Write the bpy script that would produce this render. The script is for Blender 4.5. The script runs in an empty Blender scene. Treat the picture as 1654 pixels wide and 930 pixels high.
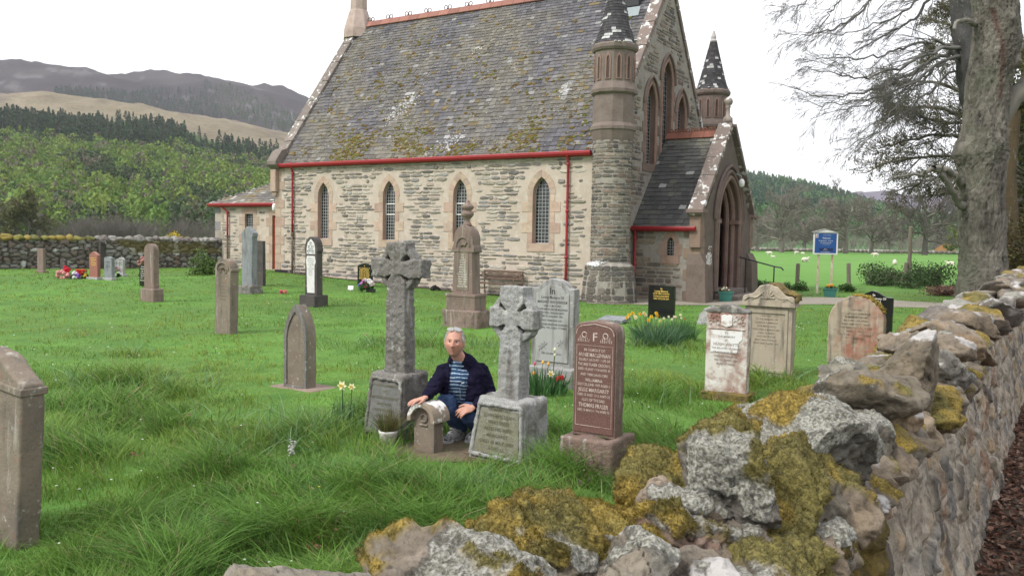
import bpy, math, random
import numpy as np
from mathutils import Vector, Matrix
from mathutils.geometry import tessellate_polygon
SC = bpy.context.scene
COL = SC.collection
random.seed(7)
# ---------------------------------------------------------------- camera
FPX, EYE = 1371.0, 1.7
PITCH, ROLL = math.radians(3.38), math.radians(1.07)
fw = np.array([0, math.cos(PITCH), -math.sin(PITCH)])
u0 = np.array([0, math.sin(PITCH), math.cos(PITCH)])
x0 = np.array([1.0, 0, 0])
cr = math.cos(ROLL) * x0 + math.sin(ROLL) * u0
cu = -math.sin(ROLL) * x0 + math.cos(ROLL) * u0
cam_d = bpy.data.cameras.new('camera')
cam = bpy.data.objects.new('camera', cam_d)
COL.objects.link(cam)
cam.matrix_world = Matrix(((cr[0], cu[0], -fw[0], 0), (cr[1], cu[1], -fw[1], 0), (cr[2], cu[2], -fw[2], EYE), (0, 0, 0, 1)))
cam_d.sensor_width = 36
cam_d.lens = FPX / 1654 * 36
cam_d.clip_start = 0.05
cam_d.clip_end = 9000
SC.camera = cam
# ---------------------------------------------------------------- world, sun, exposure
SUN_AZ, SUN_EL = math.radians(238), math.radians(48)      # compass style, from +Y clockwise
W = bpy.data.worlds.new('World'); SC.world = W; W.use_nodes = True
nt = W.node_tree; nt.nodes.clear()
sky = nt.nodes.new('ShaderNodeTexSky'); sky.sky_type = 'NISHITA'; sky.sun_disc = False
sky.sun_elevation = SUN_EL; sky.sun_rotation = SUN_AZ
tc = nt.nodes.new('ShaderNodeTexCoord')
mp = nt.nodes.new('ShaderNodeMapping'); mp.inputs['Scale'].default_value = (1, 1, 3)
nz = nt.nodes.new('ShaderNodeTexNoise'); nz.inputs['Scale'].default_value = 2.2; nz.inputs['Detail'].default_value = 6
rp = nt.nodes.new('ShaderNodeValToRGB')
rp.color_ramp.elements[0].position = .3; rp.color_ramp.elements[0].color = (7.4, 7.5, 7.9, 1)
rp.color_ramp.elements[1].position = .65; rp.color_ramp.elements[1].color = (9.6, 9.6, 9.8, 1)
mx = nt.nodes.new('ShaderNodeMix'); mx.data_type = 'RGBA'; mx.inputs[0].default_value = .93
bg = nt.nodes.new('ShaderNodeBackground'); bg.inputs['Strength'].default_value = 0.1
out = nt.nodes.new('ShaderNodeOutputWorld')
L = nt.links.new
L(tc.outputs['Generated'], mp.inputs[0]); L(mp.outputs[0], nz.inputs['Vector']); L(nz.outputs[0], rp.inputs[0])
L(sky.outputs[0], mx.inputs[6]); L(rp.outputs[0], mx.inputs[7]); L(mx.outputs[2], bg.inputs[0]); L(bg.outputs[0], out.inputs[0])
sd = bpy.data.lights.new('sun', 'SUN'); sd.energy = 2.0; sd.angle = math.radians(14); sd.color = (1, .96, .9)
so = bpy.data.objects.new('sun', sd); COL.objects.link(so)
sdir = Vector((math.sin(SUN_AZ) * math.cos(SUN_EL), math.cos(SUN_AZ) * math.cos(SUN_EL), math.sin(SUN_EL)))
so.rotation_euler = sdir.to_track_quat('Z', 'Y').to_euler()
so.location = (-20, -20, 40)
vs = SC.view_settings
vs.view_transform = 'Standard'; vs.look = 'None'; vs.gamma = 1; vs.use_curve_mapping = False
vs.exposure = 0.92
# ---------------------------------------------------------------- helpers
def sm(t):
    t = np.clip(t, 0, 1); return t * t * (3 - 2 * t)
def gh(x, y):                                     # height of the graveyard ground
    return .32 * sm(-np.asarray(x, float) / 9) * sm((np.asarray(y, float) - 13) / 15)
CAM = np.array([0, 0, EYE])
def ray(x, y): return (x - 827) / FPX * cr - (y - 465) / FPX * cu + fw
def gz(x, y, z=0.0):
    d = ray(x, y); return CAM + d * (z - EYE) / d[2]
def gg(x, y):
    z = 0.0
    for _ in range(8):
        P = gz(x, y, z); z = float(gh(P[0], P[1]))
    return gz(x, y, z)
def at(x, y, Y):
    d = ray(x, y); return CAM + d * Y / d[1]
AV = math.radians(32.2)
V_ = np.array([math.sin(AV), math.cos(AV), 0.0])          # into depth
S_ = np.array([math.cos(AV), -math.sin(AV), 0.0])         # along the church, to the right
def _h(ix, iy, iz, s):
    n = (ix.astype(np.int64) * 374761393 + iy.astype(np.int64) * 668265263 + iz.astype(np.int64) * 2147483647 + s * 974711) & 0xffffffff
    n = ((n ^ (n >> 13)) * 1274126177) & 0xffffffff
    n = ((n ^ (n >> 16)) * 2246822519) & 0xffffffff
    return ((n ^ (n >> 15)) & 0xffffff) / float(0xffffff) * 2 - 1
def noise(P, s=0):
    P = np.asarray(P, float); i = np.floor(P).astype(np.int64); f = P - i; f = f * f * (3 - 2 * f)
    r = 0
    for a in (0, 1):
        for b in (0, 1):
            for c in (0, 1):
                w = (f[:, 0] if a else 1 - f[:, 0]) * (f[:, 1] if b else 1 - f[:, 1]) * (f[:, 2] if c else 1 - f[:, 2])
                r = r + w * _h(i[:, 0] + a, i[:, 1] + b, i[:, 2] + c, s)
    return r
from mathutils import noise as _mn
def fb1(p, o=4, s=0):
    return _mn.fractal(Vector((p[0] + s * 17.3, p[1] - s * 5.1, p[2] + s * 3.3)), 1.0, 2.0, o)
def fbm(P, o=4, s=0, g=.5):
    P = np.asarray(P, float); r = 0; a = 1
    for k in range(o):
        r = r + a * noise(P * (2 ** k) + k * 7.3, s + k); a *= g
    return r
def col3(*c): return np.array(c, float)
def tag(o, label=None, cat=None, group=None, kind=None):
    if label: o['label'] = label
    if cat: o['category'] = cat
    if group: o['group'] = group
    if kind: o['kind'] = kind
    return o
def empty(name, loc=(0, 0, 0), rz=0, rot=None):
    o = bpy.data.objects.new(name, None); COL.objects.link(o)
    o.location = loc; o.rotation_euler = rot if rot else (0, 0, rz); o.empty_display_size = .1
    return o
def mesh_np(name, V, F, mat, parent=None, C=None, smooth=False, mi=None):
    """F: array (n,k) or list of faces; C: per-vertex rgb"""
    me = bpy.data.meshes.new(name)
    V = np.asarray(V, np.float32).reshape(-1, 3)
    if isinstance(F, np.ndarray):
        Fs = [F]
    else:
        Fs = F
    if isinstance(Fs, list) and len(Fs) and isinstance(Fs[0], np.ndarray) and Fs[0].ndim == 2:
        lt = np.concatenate([np.full(len(f), f.shape[1], np.int32) for f in Fs])
        vi = np.concatenate([f.ravel() for f in Fs]).astype(np.int32)
    else:
        lt = np.array([len(f) for f in Fs], np.int32)
        vi = np.array([i for f in Fs for i in f], np.int32)
    ls = np.concatenate([[0], np.cumsum(lt)[:-1]]).astype(np.int32)
    me.vertices.add(len(V)); me.vertices.foreach_set('co', V.ravel())
    me.loops.add(len(vi)); me.loops.foreach_set('vertex_index', vi)
    me.polygons.add(len(lt)); me.polygons.foreach_set('loop_start', ls)
    me.update(calc_edges=True)
    if mi is not None: me.polygons.foreach_set('material_index', np.asarray(mi, np.int32))
    if smooth: me.polygons.foreach_set('use_smooth', np.ones(len(lt), bool))
    else: me.polygons.foreach_set('use_smooth', np.zeros(len(lt), bool))
    if C is not None:
        ca = me.color_attributes.new('Col', 'FLOAT_COLOR', 'POINT')
        c = np.ones((len(V), 4), np.float32); c[:, :3] = C
        ca.data.foreach_set('color', c.ravel())
    for m in (mat if isinstance(mat, (list, tuple)) else [mat]): me.materials.append(m)
    me.validate()
    o = bpy.data.objects.new(name, me); COL.objects.link(o)
    if parent: o.parent = parent
    return o
class MB:
    def __init__(s): s.V = []; s.F = []; s.C = []; s.M = []
    def add(s, v, f, c=(1, 1, 1), m=0):
        b = len(s.V); s.V.extend([tuple(p) for p in v]); s.C.extend([tuple(c)] * len(v))
        for q in f: s.F.append(tuple(i + b for i in q)); s.M.append(m)
    def box(s, a0, a1, b0, b1, c0, c1, c=(1, 1, 1), m=0, R=None, O=None):
        v = [(x, y, z) for z in (c0, c1) for y in (b0, b1) for x in (a0, a1)]
        if R is not None: v = [tuple(R @ Vector(p) + Vector(O or (0, 0, 0))) for p in v]
        s.add(v, [(0, 2, 3, 1), (4, 5, 7, 6), (0, 1, 5, 4), (2, 6, 7, 3), (0, 4, 6, 2), (1, 3, 7, 5)], c, m)
    def prism(s, pts, y0, y1, c=(1, 1, 1), m=0, mp=None):       # pts in (x,z), extruded in y
        n = len(pts); mp = mp or (lambda x, y, z: (x, y, z))
        v = [mp(p[0], y0, p[1]) for p in pts] + [mp(p[0], y1, p[1]) for p in pts]
        t = tessellate_polygon([[Vector((p[0], p[1], 0)) for p in pts]])
        f = []
        for a in t:
            P = [pts[i] for i in a]
            ar = (P[1][0] - P[0][0]) * (P[2][1] - P[0][1]) - (P[2][0] - P[0][0]) * (P[1][1] - P[0][1])
            if ar < 0: a = (a[0], a[2], a[1])
            f.append(tuple(a)); f.append((a[2] + n, a[1] + n, a[0] + n))
        A = sum(pts[i][0] * pts[(i + 1) % n][1] - pts[(i + 1) % n][0] * pts[i][1] for i in range(n))
        for i in range(n):
            j = (i + 1) % n
            f.append((i, i + n, j + n, j) if A > 0 else (i, j, j + n, i + n))
        s.add(v, f, c, m)
    def lathe(s, prof, seg=16, cx=0, cy=0, c=(1, 1, 1), m=0, ph=0):     # prof (r,z) bottom to top
        v = []; n = len(prof)
        for r, z in prof:
            for k in range(seg):
                a = 2 * math.pi * k / seg + ph; v.append((cx + r * math.cos(a), cy + r * math.sin(a), z))
        f = [(i * seg + k, i * seg + (k + 1) % seg, (i + 1) * seg + (k + 1) % seg, (i + 1) * seg + k) for i in range(n - 1) for k in range(seg)]
        f.append(tuple(range(seg))[::-1]); f.append(tuple((n - 1) * seg + k for k in range(seg)))
        s.add(v, f, c, m)
    def tube(s, pts, rad, seg=8, c=(1, 1, 1), m=0, cap=True):
        V, F = tube_np(np.array(pts, float), np.array(rad if hasattr(rad, '__len__') else [rad] * len(pts), float), seg)
        F = [tuple(q) for q in F]
        if cap:
            F.append(tuple(range(seg))[::-1]); F.append(tuple(len(V) - seg + k for k in range(seg)))
        s.add(V, F, c, m)
    def build(s, name, mat, parent=None, smooth=False, bevel=0, seg=2, label=None):
        o = mesh_np(name, s.V, s.F, mat, parent, np.array(s.C).reshape(-1, 3), smooth, s.M)
        if bevel:
            b = o.modifiers.new('b', 'BEVEL'); b.width = bevel; b.segments = seg; b.limit_method = 'ANGLE'; b.angle_limit = math.radians(35)
        if label: o['label'] = label
        return o
def tube_np(P, R, seg=8):
    n = len(P); T = np.zeros_like(P); T[1:-1] = P[2:] - P[:-2]; T[0] = P[1] - P[0]; T[-1] = P[-1] - P[-2]
    T /= np.linalg.norm(T, axis=1)[:, None] + 1e-12
    ref = np.array([0, 0, 1.0]) if abs(T[0][2]) < .9 else np.array([1.0, 0, 0])
    a = np.arange(seg) * 2 * np.pi / seg; V = []
    N = np.cross(T[0], ref); N /= np.linalg.norm(N)
    for i in range(n):
        N = N - T[i] * (N @ T[i]); N /= np.linalg.norm(N) + 1e-12
        B = np.cross(T[i], N)
        V.append(P[i] + R[i] * (np.cos(a)[:, None] * N + np.sin(a)[:, None] * B))
    V = np.concatenate(V)
    k = np.arange(seg); F = []
    for i in range(n - 1):
        F.append(np.stack([i * seg + k, i * seg + (k + 1) % seg, (i + 1) * seg + (k + 1) % seg, (i + 1) * seg + k], 1))
    return V, np.concatenate(F)
def ico(sub):
    bm_ = __import__('bmesh').new(); __import__('bmesh').ops.create_icosphere(bm_, subdivisions=sub, radius=1)
    V = np.array([v.co[:] for v in bm_.verts]); F = np.array([[v.index for v in f.verts] for f in bm_.faces]); bm_.free(); return V, F
ICO = {k: ico(k) for k in (1, 2, 3, 4, 5, 6)}
# ---------------------------------------------------------------- materials
def mat(name, col=(.5, .5, .5), rough=.85, metal=0, use_col=False, n1=None, n2=None, bump=0, bscale=30, spec=.3, attr_mix=1.0, coords='Object', stretch=None, bdist=.01, trans=0, streak=None):
    """n1/n2: lists of (scale, colour, ramp_lo, ramp_hi, detail) blended over the base in order"""
    m = bpy.data.materials.new(name); m.use_nodes = True; t = m.node_tree; N = t.nodes; l = t.links.new
    b = N['Principled BSDF']; b.inputs['Roughness'].default_value = rough; b.inputs['Metallic'].default_value = metal
    b.inputs['Specular IOR Level'].default_value = spec
    tcn = N.new('ShaderNodeTexCoord'); vec = tcn.outputs[coords]
    if stretch:
        mpn = N.new('ShaderNodeMapping'); mpn.inputs['Scale'].default_value = stretch; l(vec, mpn.inputs[0]); vec = mpn.outputs[0]
    if use_col:
        a = N.new('ShaderNodeVertexColor'); a.layer_name = 'Col'; cur = a.outputs[0]
        if col != (1, 1, 1):
            mm = N.new('ShaderNodeMix'); mm.data_type = 'RGBA'; mm.blend_type = 'MULTIPLY'; mm.inputs[0].default_value = 1
            l(cur, mm.inputs[6]); mm.inputs[7].default_value = (*col, 1); cur = mm.outputs[2]
    else:
        r = N.new('ShaderNodeRGB'); r.outputs[0].default_value = (*col, 1); cur = r.outputs[0]
    for i, q in enumerate(list(n1 or []) + list(n2 or [])):
        sc, c, lo, hi, de = q[:5]
        n = N.new('ShaderNodeTexNoise'); n.inputs['Scale'].default_value = sc; n.inputs['Detail'].default_value = de; n.noise_dimensions = '4D'; n.inputs['W'].default_value = i * 3.7 + len(name)
        n.inputs['Roughness'].default_value = .62
        l(vec, n.inputs['Vector'])
        r = N.new('ShaderNodeMapRange'); r.inputs[1].default_value = lo; r.inputs[2].default_value = hi; l(n.outputs[0], r.inputs[0])
        mm = N.new('ShaderNodeMix'); mm.data_type = 'RGBA'; l(r.outputs[0], mm.inputs[0]); l(cur, mm.inputs[6]); 
        if len(q) > 5: mm.blend_type = q[5]
        mm.inputs[7].default_value = (*c, 1); cur = mm.outputs[2]
    for (cs, lo_, hi_) in (streak or []):
        m2 = N.new('ShaderNodeMapping'); m2.inputs['Scale'].default_value = (13, 13, 1.6); l(tcn.outputs[coords], m2.inputs[0]); n = N.new('ShaderNodeTexNoise'); n.inputs['Scale'].default_value = 1; n.inputs['Detail'].default_value = 6; n.noise_dimensions = '4D'; n.inputs['W'].default_value = lo_ * 9; l(m2.outputs[0], n.inputs['Vector'])
        r = N.new('ShaderNodeMapRange'); r.inputs[1].default_value = lo_; r.inputs[2].default_value = hi_; l(n.outputs[0], r.inputs[0]); mm = N.new('ShaderNodeMix'); mm.data_type = 'RGBA'; l(r.outputs[0], mm.inputs[0]); l(cur, mm.inputs[6]); mm.inputs[7].default_value = (*cs, 1); cur = mm.outputs[2]
    l(cur, b.inputs['Base Color'])
    if bump:
        n = N.new('ShaderNodeTexNoise'); n.inputs['Scale'].default_value = bscale; n.inputs['Detail'].default_value = 8; n.inputs['Roughness'].default_value = .65
        l(vec, n.inputs['Vector']); bp = N.new('ShaderNodeBump'); bp.inputs['Strength'].default_value = bump; bp.inputs['Distance'].default_value = bdist
        l(n.outputs[0], bp.inputs['Height']); l(bp.outputs[0], b.inputs['Normal'])
    if trans:
        ts = N.new('ShaderNodeBsdfTranslucent'); l(cur, ts.inputs[0]); ms = N.new('ShaderNodeMixShader'); ms.inputs[0].default_value = trans
        l(b.outputs[0], ms.inputs[1]); l(ts.outputs[0], ms.inputs[2]); l(ms.outputs[0], N['Material Output'].inputs[0])
    return m
def scaled(c, k): return tuple(x * k for x in c)
GRASSC = (.085, .20, .028)
M = {}
M['ground'] = mat('grass_ground', (.085, .165, .03), .95, n1=[(.35, (.11, .25, .035), .4, .65, 4), (2.2, (.05, .14, .02), .45, .7, 5), (9, (.15, .24, .06), .55, .8, 5), (40, (.03, .08, .012), .5, .75, 3)], bump=.6, bscale=60, bdist=.03)
M['field'] = mat('field_grass', (.09, .21, .03), .95, n1=[(.05, (.105, .23, .038), .4, .65, 5), (.6, (.075, .19, .028), .5, .75, 5), (6, (.15, .26, .06), .6, .85, 4)], bump=.4, bscale=20, bdist=.05)
M['gravel'] = mat('gravel', (.30, .27, .22), .95, n1=[(60, (.16, .14, .12), .45, .65, 3), (1.5, (.20, .21, .12), .5, .7, 5), (120, (.42, .40, .37), .58, .7, 2)], bump=.8, bscale=150, bdist=.01)
M['soil'] = mat('soil', (.075, .05, .035), .95, n1=[(8, (.12, .085, .055), .45, .7, 5), (40, (.035, .025, .018), .5, .7, 4)], bump=.8, bscale=40, bdist=.03)
M['blade'] = mat('grass_blade', (1, 1, 1), .6, use_col=True, spec=.25, trans=.35)
M['leafy'] = mat('leaf_green', (1, 1, 1), .6, use_col=True, spec=.2, trans=.25)
M['mortar'] = mat('lime_mortar', (.47, .40, .335), .95, n1=[(1.2, (.385, .32, .26), .45, .7, 5), (6, (.53, .465, .40), .5, .7, 5), (25, (.36, .32, .26), .55, .75, 4)], bump=.7, bscale=35, bdist=.02)
M['mortar_g'] = mat('grey_mortar', (.27, .25, .22), .95, n1=[(2, (.34, .31, .26), .45, .7, 5), (12, (.19, .17, .15), .5, .7, 5)], bump=.7, bscale=35, bdist=.02)
M['rubble'] = mat('rubble_stone', (1, 1, 1), .9, use_col=True, n1=[(14, (.55, .55, .55), .45, .75, 5, 'MULTIPLY'), (40, (.45, .42, .36), .60, .85, 4)], bump=.8, bscale=28, bdist=.02)
M['sand'] = mat('pink_sandstone', (1, 1, 1), .9, use_col=True, n1=[(3, (.75, .72, .70), .45, .7, 5, 'MULTIPLY'), (20, (.8, .8, .8), .45, .7, 5, 'MULTIPLY')], bump=.35, bscale=40, bdist=.01)
M['slate'] = mat('roof_slate', (1, 1, 1), .75, use_col=True, n1=[(30, (.7, .7, .7), .45, .7, 4, 'MULTIPLY')], bump=.4, bscale=60, bdist=.01, spec=.3)
M['moss'] = mat('moss', (1, 1, 1), 1, use_col=True, n1=[(60, (.5, .5, .5), .4, .7, 4, 'MULTIPLY')], bump=1, bscale=160, bdist=.01, spec=.05)
M['red'] = mat('red_paint', (.28, .012, .018), .42, n1=[(5, (.20, .012, .016), .5, .75, 4), (60, (.10, .02, .02), .68, .8, 4)], bump=.1, bscale=80, spec=.5)
M['rust'] = mat('rust_pipe', (.16, .11, .08), .9, n1=[(12, (.07, .05, .04), .4, .7, 5)], bump=.4, bscale=60)
M['clay'] = mat('clay_ridge', (.22, .09, .065), .9, n1=[(4, (.16, .075, .05), .45, .7, 4), (10, (.18, .14, .06), .6, .75, 5)], bump=.4, bscale=40)
M['glass'] = mat('dark_glass', (.012, .014, .016), .12, n1=[(3, (.03, .034, .036), .4, .7, 3)], spec=.6)
M['lead'] = mat('lead_lattice', (.33, .34, .34), .6, spec=.4)
M['whitep'] = mat('white_paint', (.72, .72, .70), .5, n1=[(8, (.6, .6, .57), .5, .8, 4)], spec=.4)
M['door'] = mat('door_red_brown', (.30, .055, .022), .55, n1=[(3, (.24, .045, .02), .4, .7, 5)], stretch=(8, 8, .5), bump=.15)
M['black'] = mat('black_metal', (.015, .015, .016), .5, spec=.4)
M['lamp'] = mat('lamp_glass', (.78, .78, .76), .25, spec=.5)
# ================================================================ ground and setting
T_N = np.array([math.sin(math.radians(33)), math.cos(math.radians(33)), 0.0])   # near wall direction
Q_N = np.array([-T_N[1], T_N[0], 0.0])                                          # to its left (graveyard side)
def wq(x, y): return x * Q_N[0] + y * Q_N[1]
def wt(x, y): return x * T_N[0] + y * T_N[1]
def grid(xs, ys, zf):
    X, Y = np.meshgrid(xs, ys); Z = zf(X, Y); nx = len(xs); ny = len(ys)
    V = np.stack([X.ravel(), Y.ravel(), Z.ravel()], 1)
    i = np.arange(nx - 1)[None, :] + np.arange(ny - 1)[:, None] * nx; i = i.ravel()
    return V, np.stack([i, i + 1, i + nx + 1, i + nx], 1)
def gnd(X, Y):
    z = gh(X, Y)
    P = np.stack([X.ravel(), Y.ravel(), np.zeros(X.size)], 1)
    r = np.hypot(X, Y)
    z = z + (fbm(P * .55, 3, 3) * .025).reshape(X.shape) * sm((60 - r) / 30) * sm((wq(X, Y) - .2) / 1.5)
    z = z - 0.0 * r
    return z
def gp(x, y):
    return float(gnd(np.array([[x]], float), np.array([[y]], float))[0, 0])
ax = np.concatenate([np.linspace(-4200, -400, 12)[:-1], np.linspace(-400, -40, 20)[:-1], np.arange(-40, 40, .5), np.linspace(40, 400, 20), np.linspace(400, 4200, 12)[1:]])
ay = np.concatenate([np.linspace(-1500, -20, 8)[:-1], np.arange(-20, 60, .5), np.linspace(60, 400, 20), np.linspace(400, 4200, 12)[1:]])
Vg, Fg = grid(ax, ay, gnd)
tag(mesh_np('ground', Vg, Fg, M['ground'], smooth=True), kind='structure')
# green fields beyond the graveyard
def sheet(name, xs, ys, m, lift, inside, zf=gnd):
    V, F = grid(xs, ys, lambda X, Y: zf(X, Y) + lift)
    c = V[F].mean(1); F = F[inside(c[:, 0], c[:, 1])]
    u_, inv = np.unique(F, return_inverse=True)
    return tag(mesh_np(name, V[u_], inv.reshape(F.shape), m, smooth=True), kind='structure')
xs = np.concatenate([np.arange(-160, -30, 6), np.arange(-30, 40, 1.), np.arange(40, 230, 6)]); ys = np.concatenate([np.arange(24, 60, 1.), np.arange(60, 166, 5)])
LW0, LW1 = gg(-120, 436), gg(372, 432)                # far boundary wall, left
def side(x, y, A, B): return (B[0] - A[0]) * (y - A[1]) - (B[1] - A[1]) * (x - A[0])
F0, F1 = gg(1210, 468), gg(1462, 460)                 # fence line
sheet('field', xs, ys, M['field'], .006, lambda x, y: ((side(x, y, LW0, LW1) > 1) & (x < -3)) | ((side(x, y, F0, F1) > 0) & (x > 2)))
# gravel path from the porch to the right, curved strip
def strip(name, pts, m, lift, zf=gnd, n=10, kind='structure'):
    pts = np.array(pts, float); V = []; 
    k = len(pts)
    for i in range(k):
        a, b = pts[i][:2], pts[i][2:]
        for j in range(n + 1):
            t = j / n; x, y = a * (1 - t) + b * t
            V.append((x, y, float(zf(np.array([[x]]), np.array([[y]]))[0, 0]) + lift))
    idx = np.array([[i * (n + 1) + j, i * (n + 1) + j + 1, (i + 1) * (n + 1) + j + 1, (i + 1) * (n + 1) + j] for i in range(k - 1) for j in range(n)])
    return tag(mesh_np(name, V, idx, m, smooth=True), kind=kind)
def resamp(a, n):
    a = np.array(a, float); d = np.concatenate([[0], np.cumsum(np.linalg.norm(np.diff(a[:, :2], axis=0), axis=1))]); t = np.linspace(0, d[-1], n)
    return np.stack([np.interp(t, d, a[:, k]) for k in range(a.shape[1])], 1)
lo = resamp([gg(945, 490)[:2], gg(1030, 491)[:2], gg(1140, 493)[:2], gg(1330, 493)[:2], gg(1480, 496)[:2], gg(1560, 500)[:2]], 60)
hi = resamp([gg(945, 483)[:2], gg(1030, 482)[:2], gg(1140, 481)[:2], gg(1250, 481)[:2], gg(1330, 480)[:2], gg(1480, 488)[:2], gg(1570, 490)[:2]], 60)
rj = np.random.RandomState(3)
jit = lambda n: (noise(np.stack([np.arange(n) * .45, np.zeros(n), np.zeros(n)], 1), 9) * .18)[:, None] * np.array([[.5, .8]])
lo = lo + jit(60); hi = hi + jit(60)[::-1]
strip('path', np.concatenate([lo, hi], 1), M['gravel'], .012)
pathpoly = np.concatenate([lo, hi[::-1]])
# lane outside the near wall: soil under dead leaves
def outz(X, Y):
    q = wq(X, Y); P = np.stack([X.ravel() * .8, Y.ravel() * .8, 0 * X.ravel()], 1)
    return .16 + .10 * sm((-q - .3) / 3) + (fbm(P, 3, 5) * .03).reshape(X.shape)
a0 = []; 
for t in np.linspace(-3, 45, 70):
    p = T_N * t + Q_N * .45; q = T_N * t - Q_N * 14; a0.append((p[0], p[1], q[0], q[1]))
o_ = strip('lane', a0, M['soil'], 0, outz, 30)
# ---------------------------------------------------------------- hills
def az(px): return math.atan2(ray(px, 380)[0], ray(px, 380)[1])
def el(px, py):
    d = ray(px, py); return d[2] / math.hypot(d[0], d[1])
def hillsheet(name, pxs, rows, matl, colf, nseg=160, rsub=14, amp=1.0, seed=0):
    """rows: list of (r, [(px,py)...]) skyline controls; None = z 0"""
    A = np.linspace(az(pxs[0]), az(pxs[1]), nseg); V = []; tt = []
    ctrl = []
    for r, sk in rows:
        if sk is None: ctrl.append((r, np.zeros(nseg) - .5)); continue
        a_ = [az(p[0]) for p in sk]; e_ = [el(*p) for p in sk]
        ctrl.append((r, np.interp(A, a_, e_) * r + EYE))
    R = []; Z = []
    for i in range(len(ctrl) - 1):
        for k in range(rsub):
            t = k / rsub; R.append(ctrl[i][0] * (1 - t) + ctrl[i + 1][0] * t); Z.append(ctrl[i][1] * (1 - t) + ctrl[i + 1][1] * t)
    R.append(ctrl[-1][0]); Z.append(ctrl[-1][1])
    R = np.array(R); Z = np.array(Z)
    X = R[:, None] * np.sin(A)[None]; Y = R[:, None] * np.cos(A)[None]
    P = np.stack([X.ravel(), Y.ravel(), 0 * X.ravel()], 1)
    nse = (fbm(P / 90, 5, seed) * .006 * amp).reshape(X.shape) * R[:, None] * sm((R[:, None] - R[0]) / 150)
    nse = nse + (fbm(P / 14, 3, seed + 5) * .0018 * amp).reshape(X.shape) * R[:, None] * sm((R[:, None] - R[0]) / 150)
    Z = Z + nse
    V = np.stack([X.ravel(), Y.ravel(), Z.ravel()], 1); ny, nx = X.shape
    i = (np.arange(nx - 1)[None, :] + np.arange(ny - 1)[:, None] * nx).ravel()
    F = np.stack([i, i + 1, i + nx + 1, i + nx], 1)
    C = colf(V, np.repeat(R, nx))
    o = mesh_np(name, V, F, matl, C=C, smooth=True); tag(o, kind='structure')
    def zat(a, r):
        ia = np.clip((a - A[0]) / (A[1] - A[0]), 0, nx - 1.001); ir = np.interp(r, R, np.arange(ny)); 
        i0 = ia.astype(int); j0 = np.minimum(ir.astype(int), ny - 2); fa = ia - i0; fr = ir - j0
        return (Z[j0, i0] * (1 - fa) + Z[j0, i0 + 1] * fa) * (1 - fr) + (Z[j0 + 1, i0] * (1 - fa) + Z[j0 + 1, i0 + 1] * fa) * fr
    return zat
M['hill'] = mat('hill_land', (1, 1, 1), 1, use_col=True, coords='Object', n1=[(.08, (.7, .7, .7), .45, .7, 8, 'MULTIPLY'), (.35, (.55, .55, .55), .5, .68, 6, 'MULTIPLY')], spec=.05)
def colA(V, r):
    n = fbm(V / 60, 5, 1); n2 = fbm(V / 18, 4, 8); n3 = fbm(V / 160, 3, 5)
    tan = col3(.20, .168, .112) + n[:, None] * col3(.05, .045, .03) + n2[:, None] * .02
    moor = col3(.046, .038, .042) + n[:, None] * col3(.02, .018, .016)
    rock = sm((n2 + n * .5 - .50) / .15)[:, None]
    moor = moor * (1 - rock) + col3(.115, .105, .11) * rock
    green = col3(.06, .10, .03) + n[:, None] * .02
    brn = sm((n2 * .6 + n * .6 - .35) / .3)[:, None]
    tan = tan * (1 - brn * .6) + col3(.10, .075, .06) * brn * .6
    w1 = sm((r - 560) / 90)[:, None]; w2 = sm((r - 1010) / 80)[:, None]
    return np.clip((green * (1 - w1) + tan * w1) * (1 - w2) + moor * w2, .01, 1)
skyA_wood = [(-700, 185), (0, 190), (100, 192), (200, 196), (290, 207), (340, 228), (450, 245), (700, 300), (900, 350)]
skyA_tan = [(-700, 140), (-200, 148), (0, 152), (80, 155), (120, 157), (200, 170), (300, 181), (380, 190), (440, 203), (480, 217), (700, 270), (900, 330)]
skyA_moor = [(-700, 60), (-300, 80), (-60, 96), (0, 97), (60, 102), (140, 108), (180, 119), (260, 123), (330, 125), (400, 135), (450, 143), (500, 157), (700, 210), (900, 290), (1000, 330)]
dip = [(p[0], p[1] + 26) for p in skyA_tan]
zA = hillsheet('hills', (-700, 930), [(165, None), (230, [(-700, 350), (900, 372)]), (620, skyA_wood), (960, skyA_tan), (1120, dip), (1650, skyA_moor), (2100, [(p[0], p[1] + 60) for p in skyA_moor])], M['hill'], colA, 220, 16)
def colB(V, r):
    n = fbm(V / 70, 4, 2); n2 = fbm(V / 20, 4, 3)
    g = col3(.075, .155, .06) + n[:, None] * col3(.012, .02, .01) + n2[:, None] * .008
    br = col3(.10, .085, .05) + n[:, None] * .02
    w = sm((r - 900 + n * 120) / 120)[:, None]
    return np.clip(g * (1 - w) + br * w, .01, 1)
skyB = [(700, 300), (900, 270), (1100, 272), (1205, 284), (1250, 292), (1300, 302), (1345, 318), (1380, 330), (1430, 345), (1480, 362), (1560, 380), (1700, 392), (2000, 396)]
zB = hillsheet('hills', (800, 2000), [(230, None), (330, [(700, 372), (1210, 378), (1500, 388), (2000, 400)]), (1000, skyB), (1400, [(p[0], p[1] + 40) for p in skyB])], M['hill'], colB, 160, 16, .5, 3)
def colC(V, r):
    n = fbm(V / 200, 5, 4)
    return np.clip(col3(.07, .052, .085) + n[:, None] * col3(.03, .02, .03), .01, 1)
skyC = [(900, 330), (1200, 322), (1300, 320), (1350, 315), (1420, 311), (1460, 312), (1500, 317), (1560, 313), (1654, 305), (1900, 290), (2100, 300)]
hillsheet('hills', (900, 2100), [(1500, [(900, 396), (2100, 400)]), (3000, skyC), (3600, [(p[0], p[1] + 40) for p in skyC])], M['hill'], colC, 120, 12, .4, 6)
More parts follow.
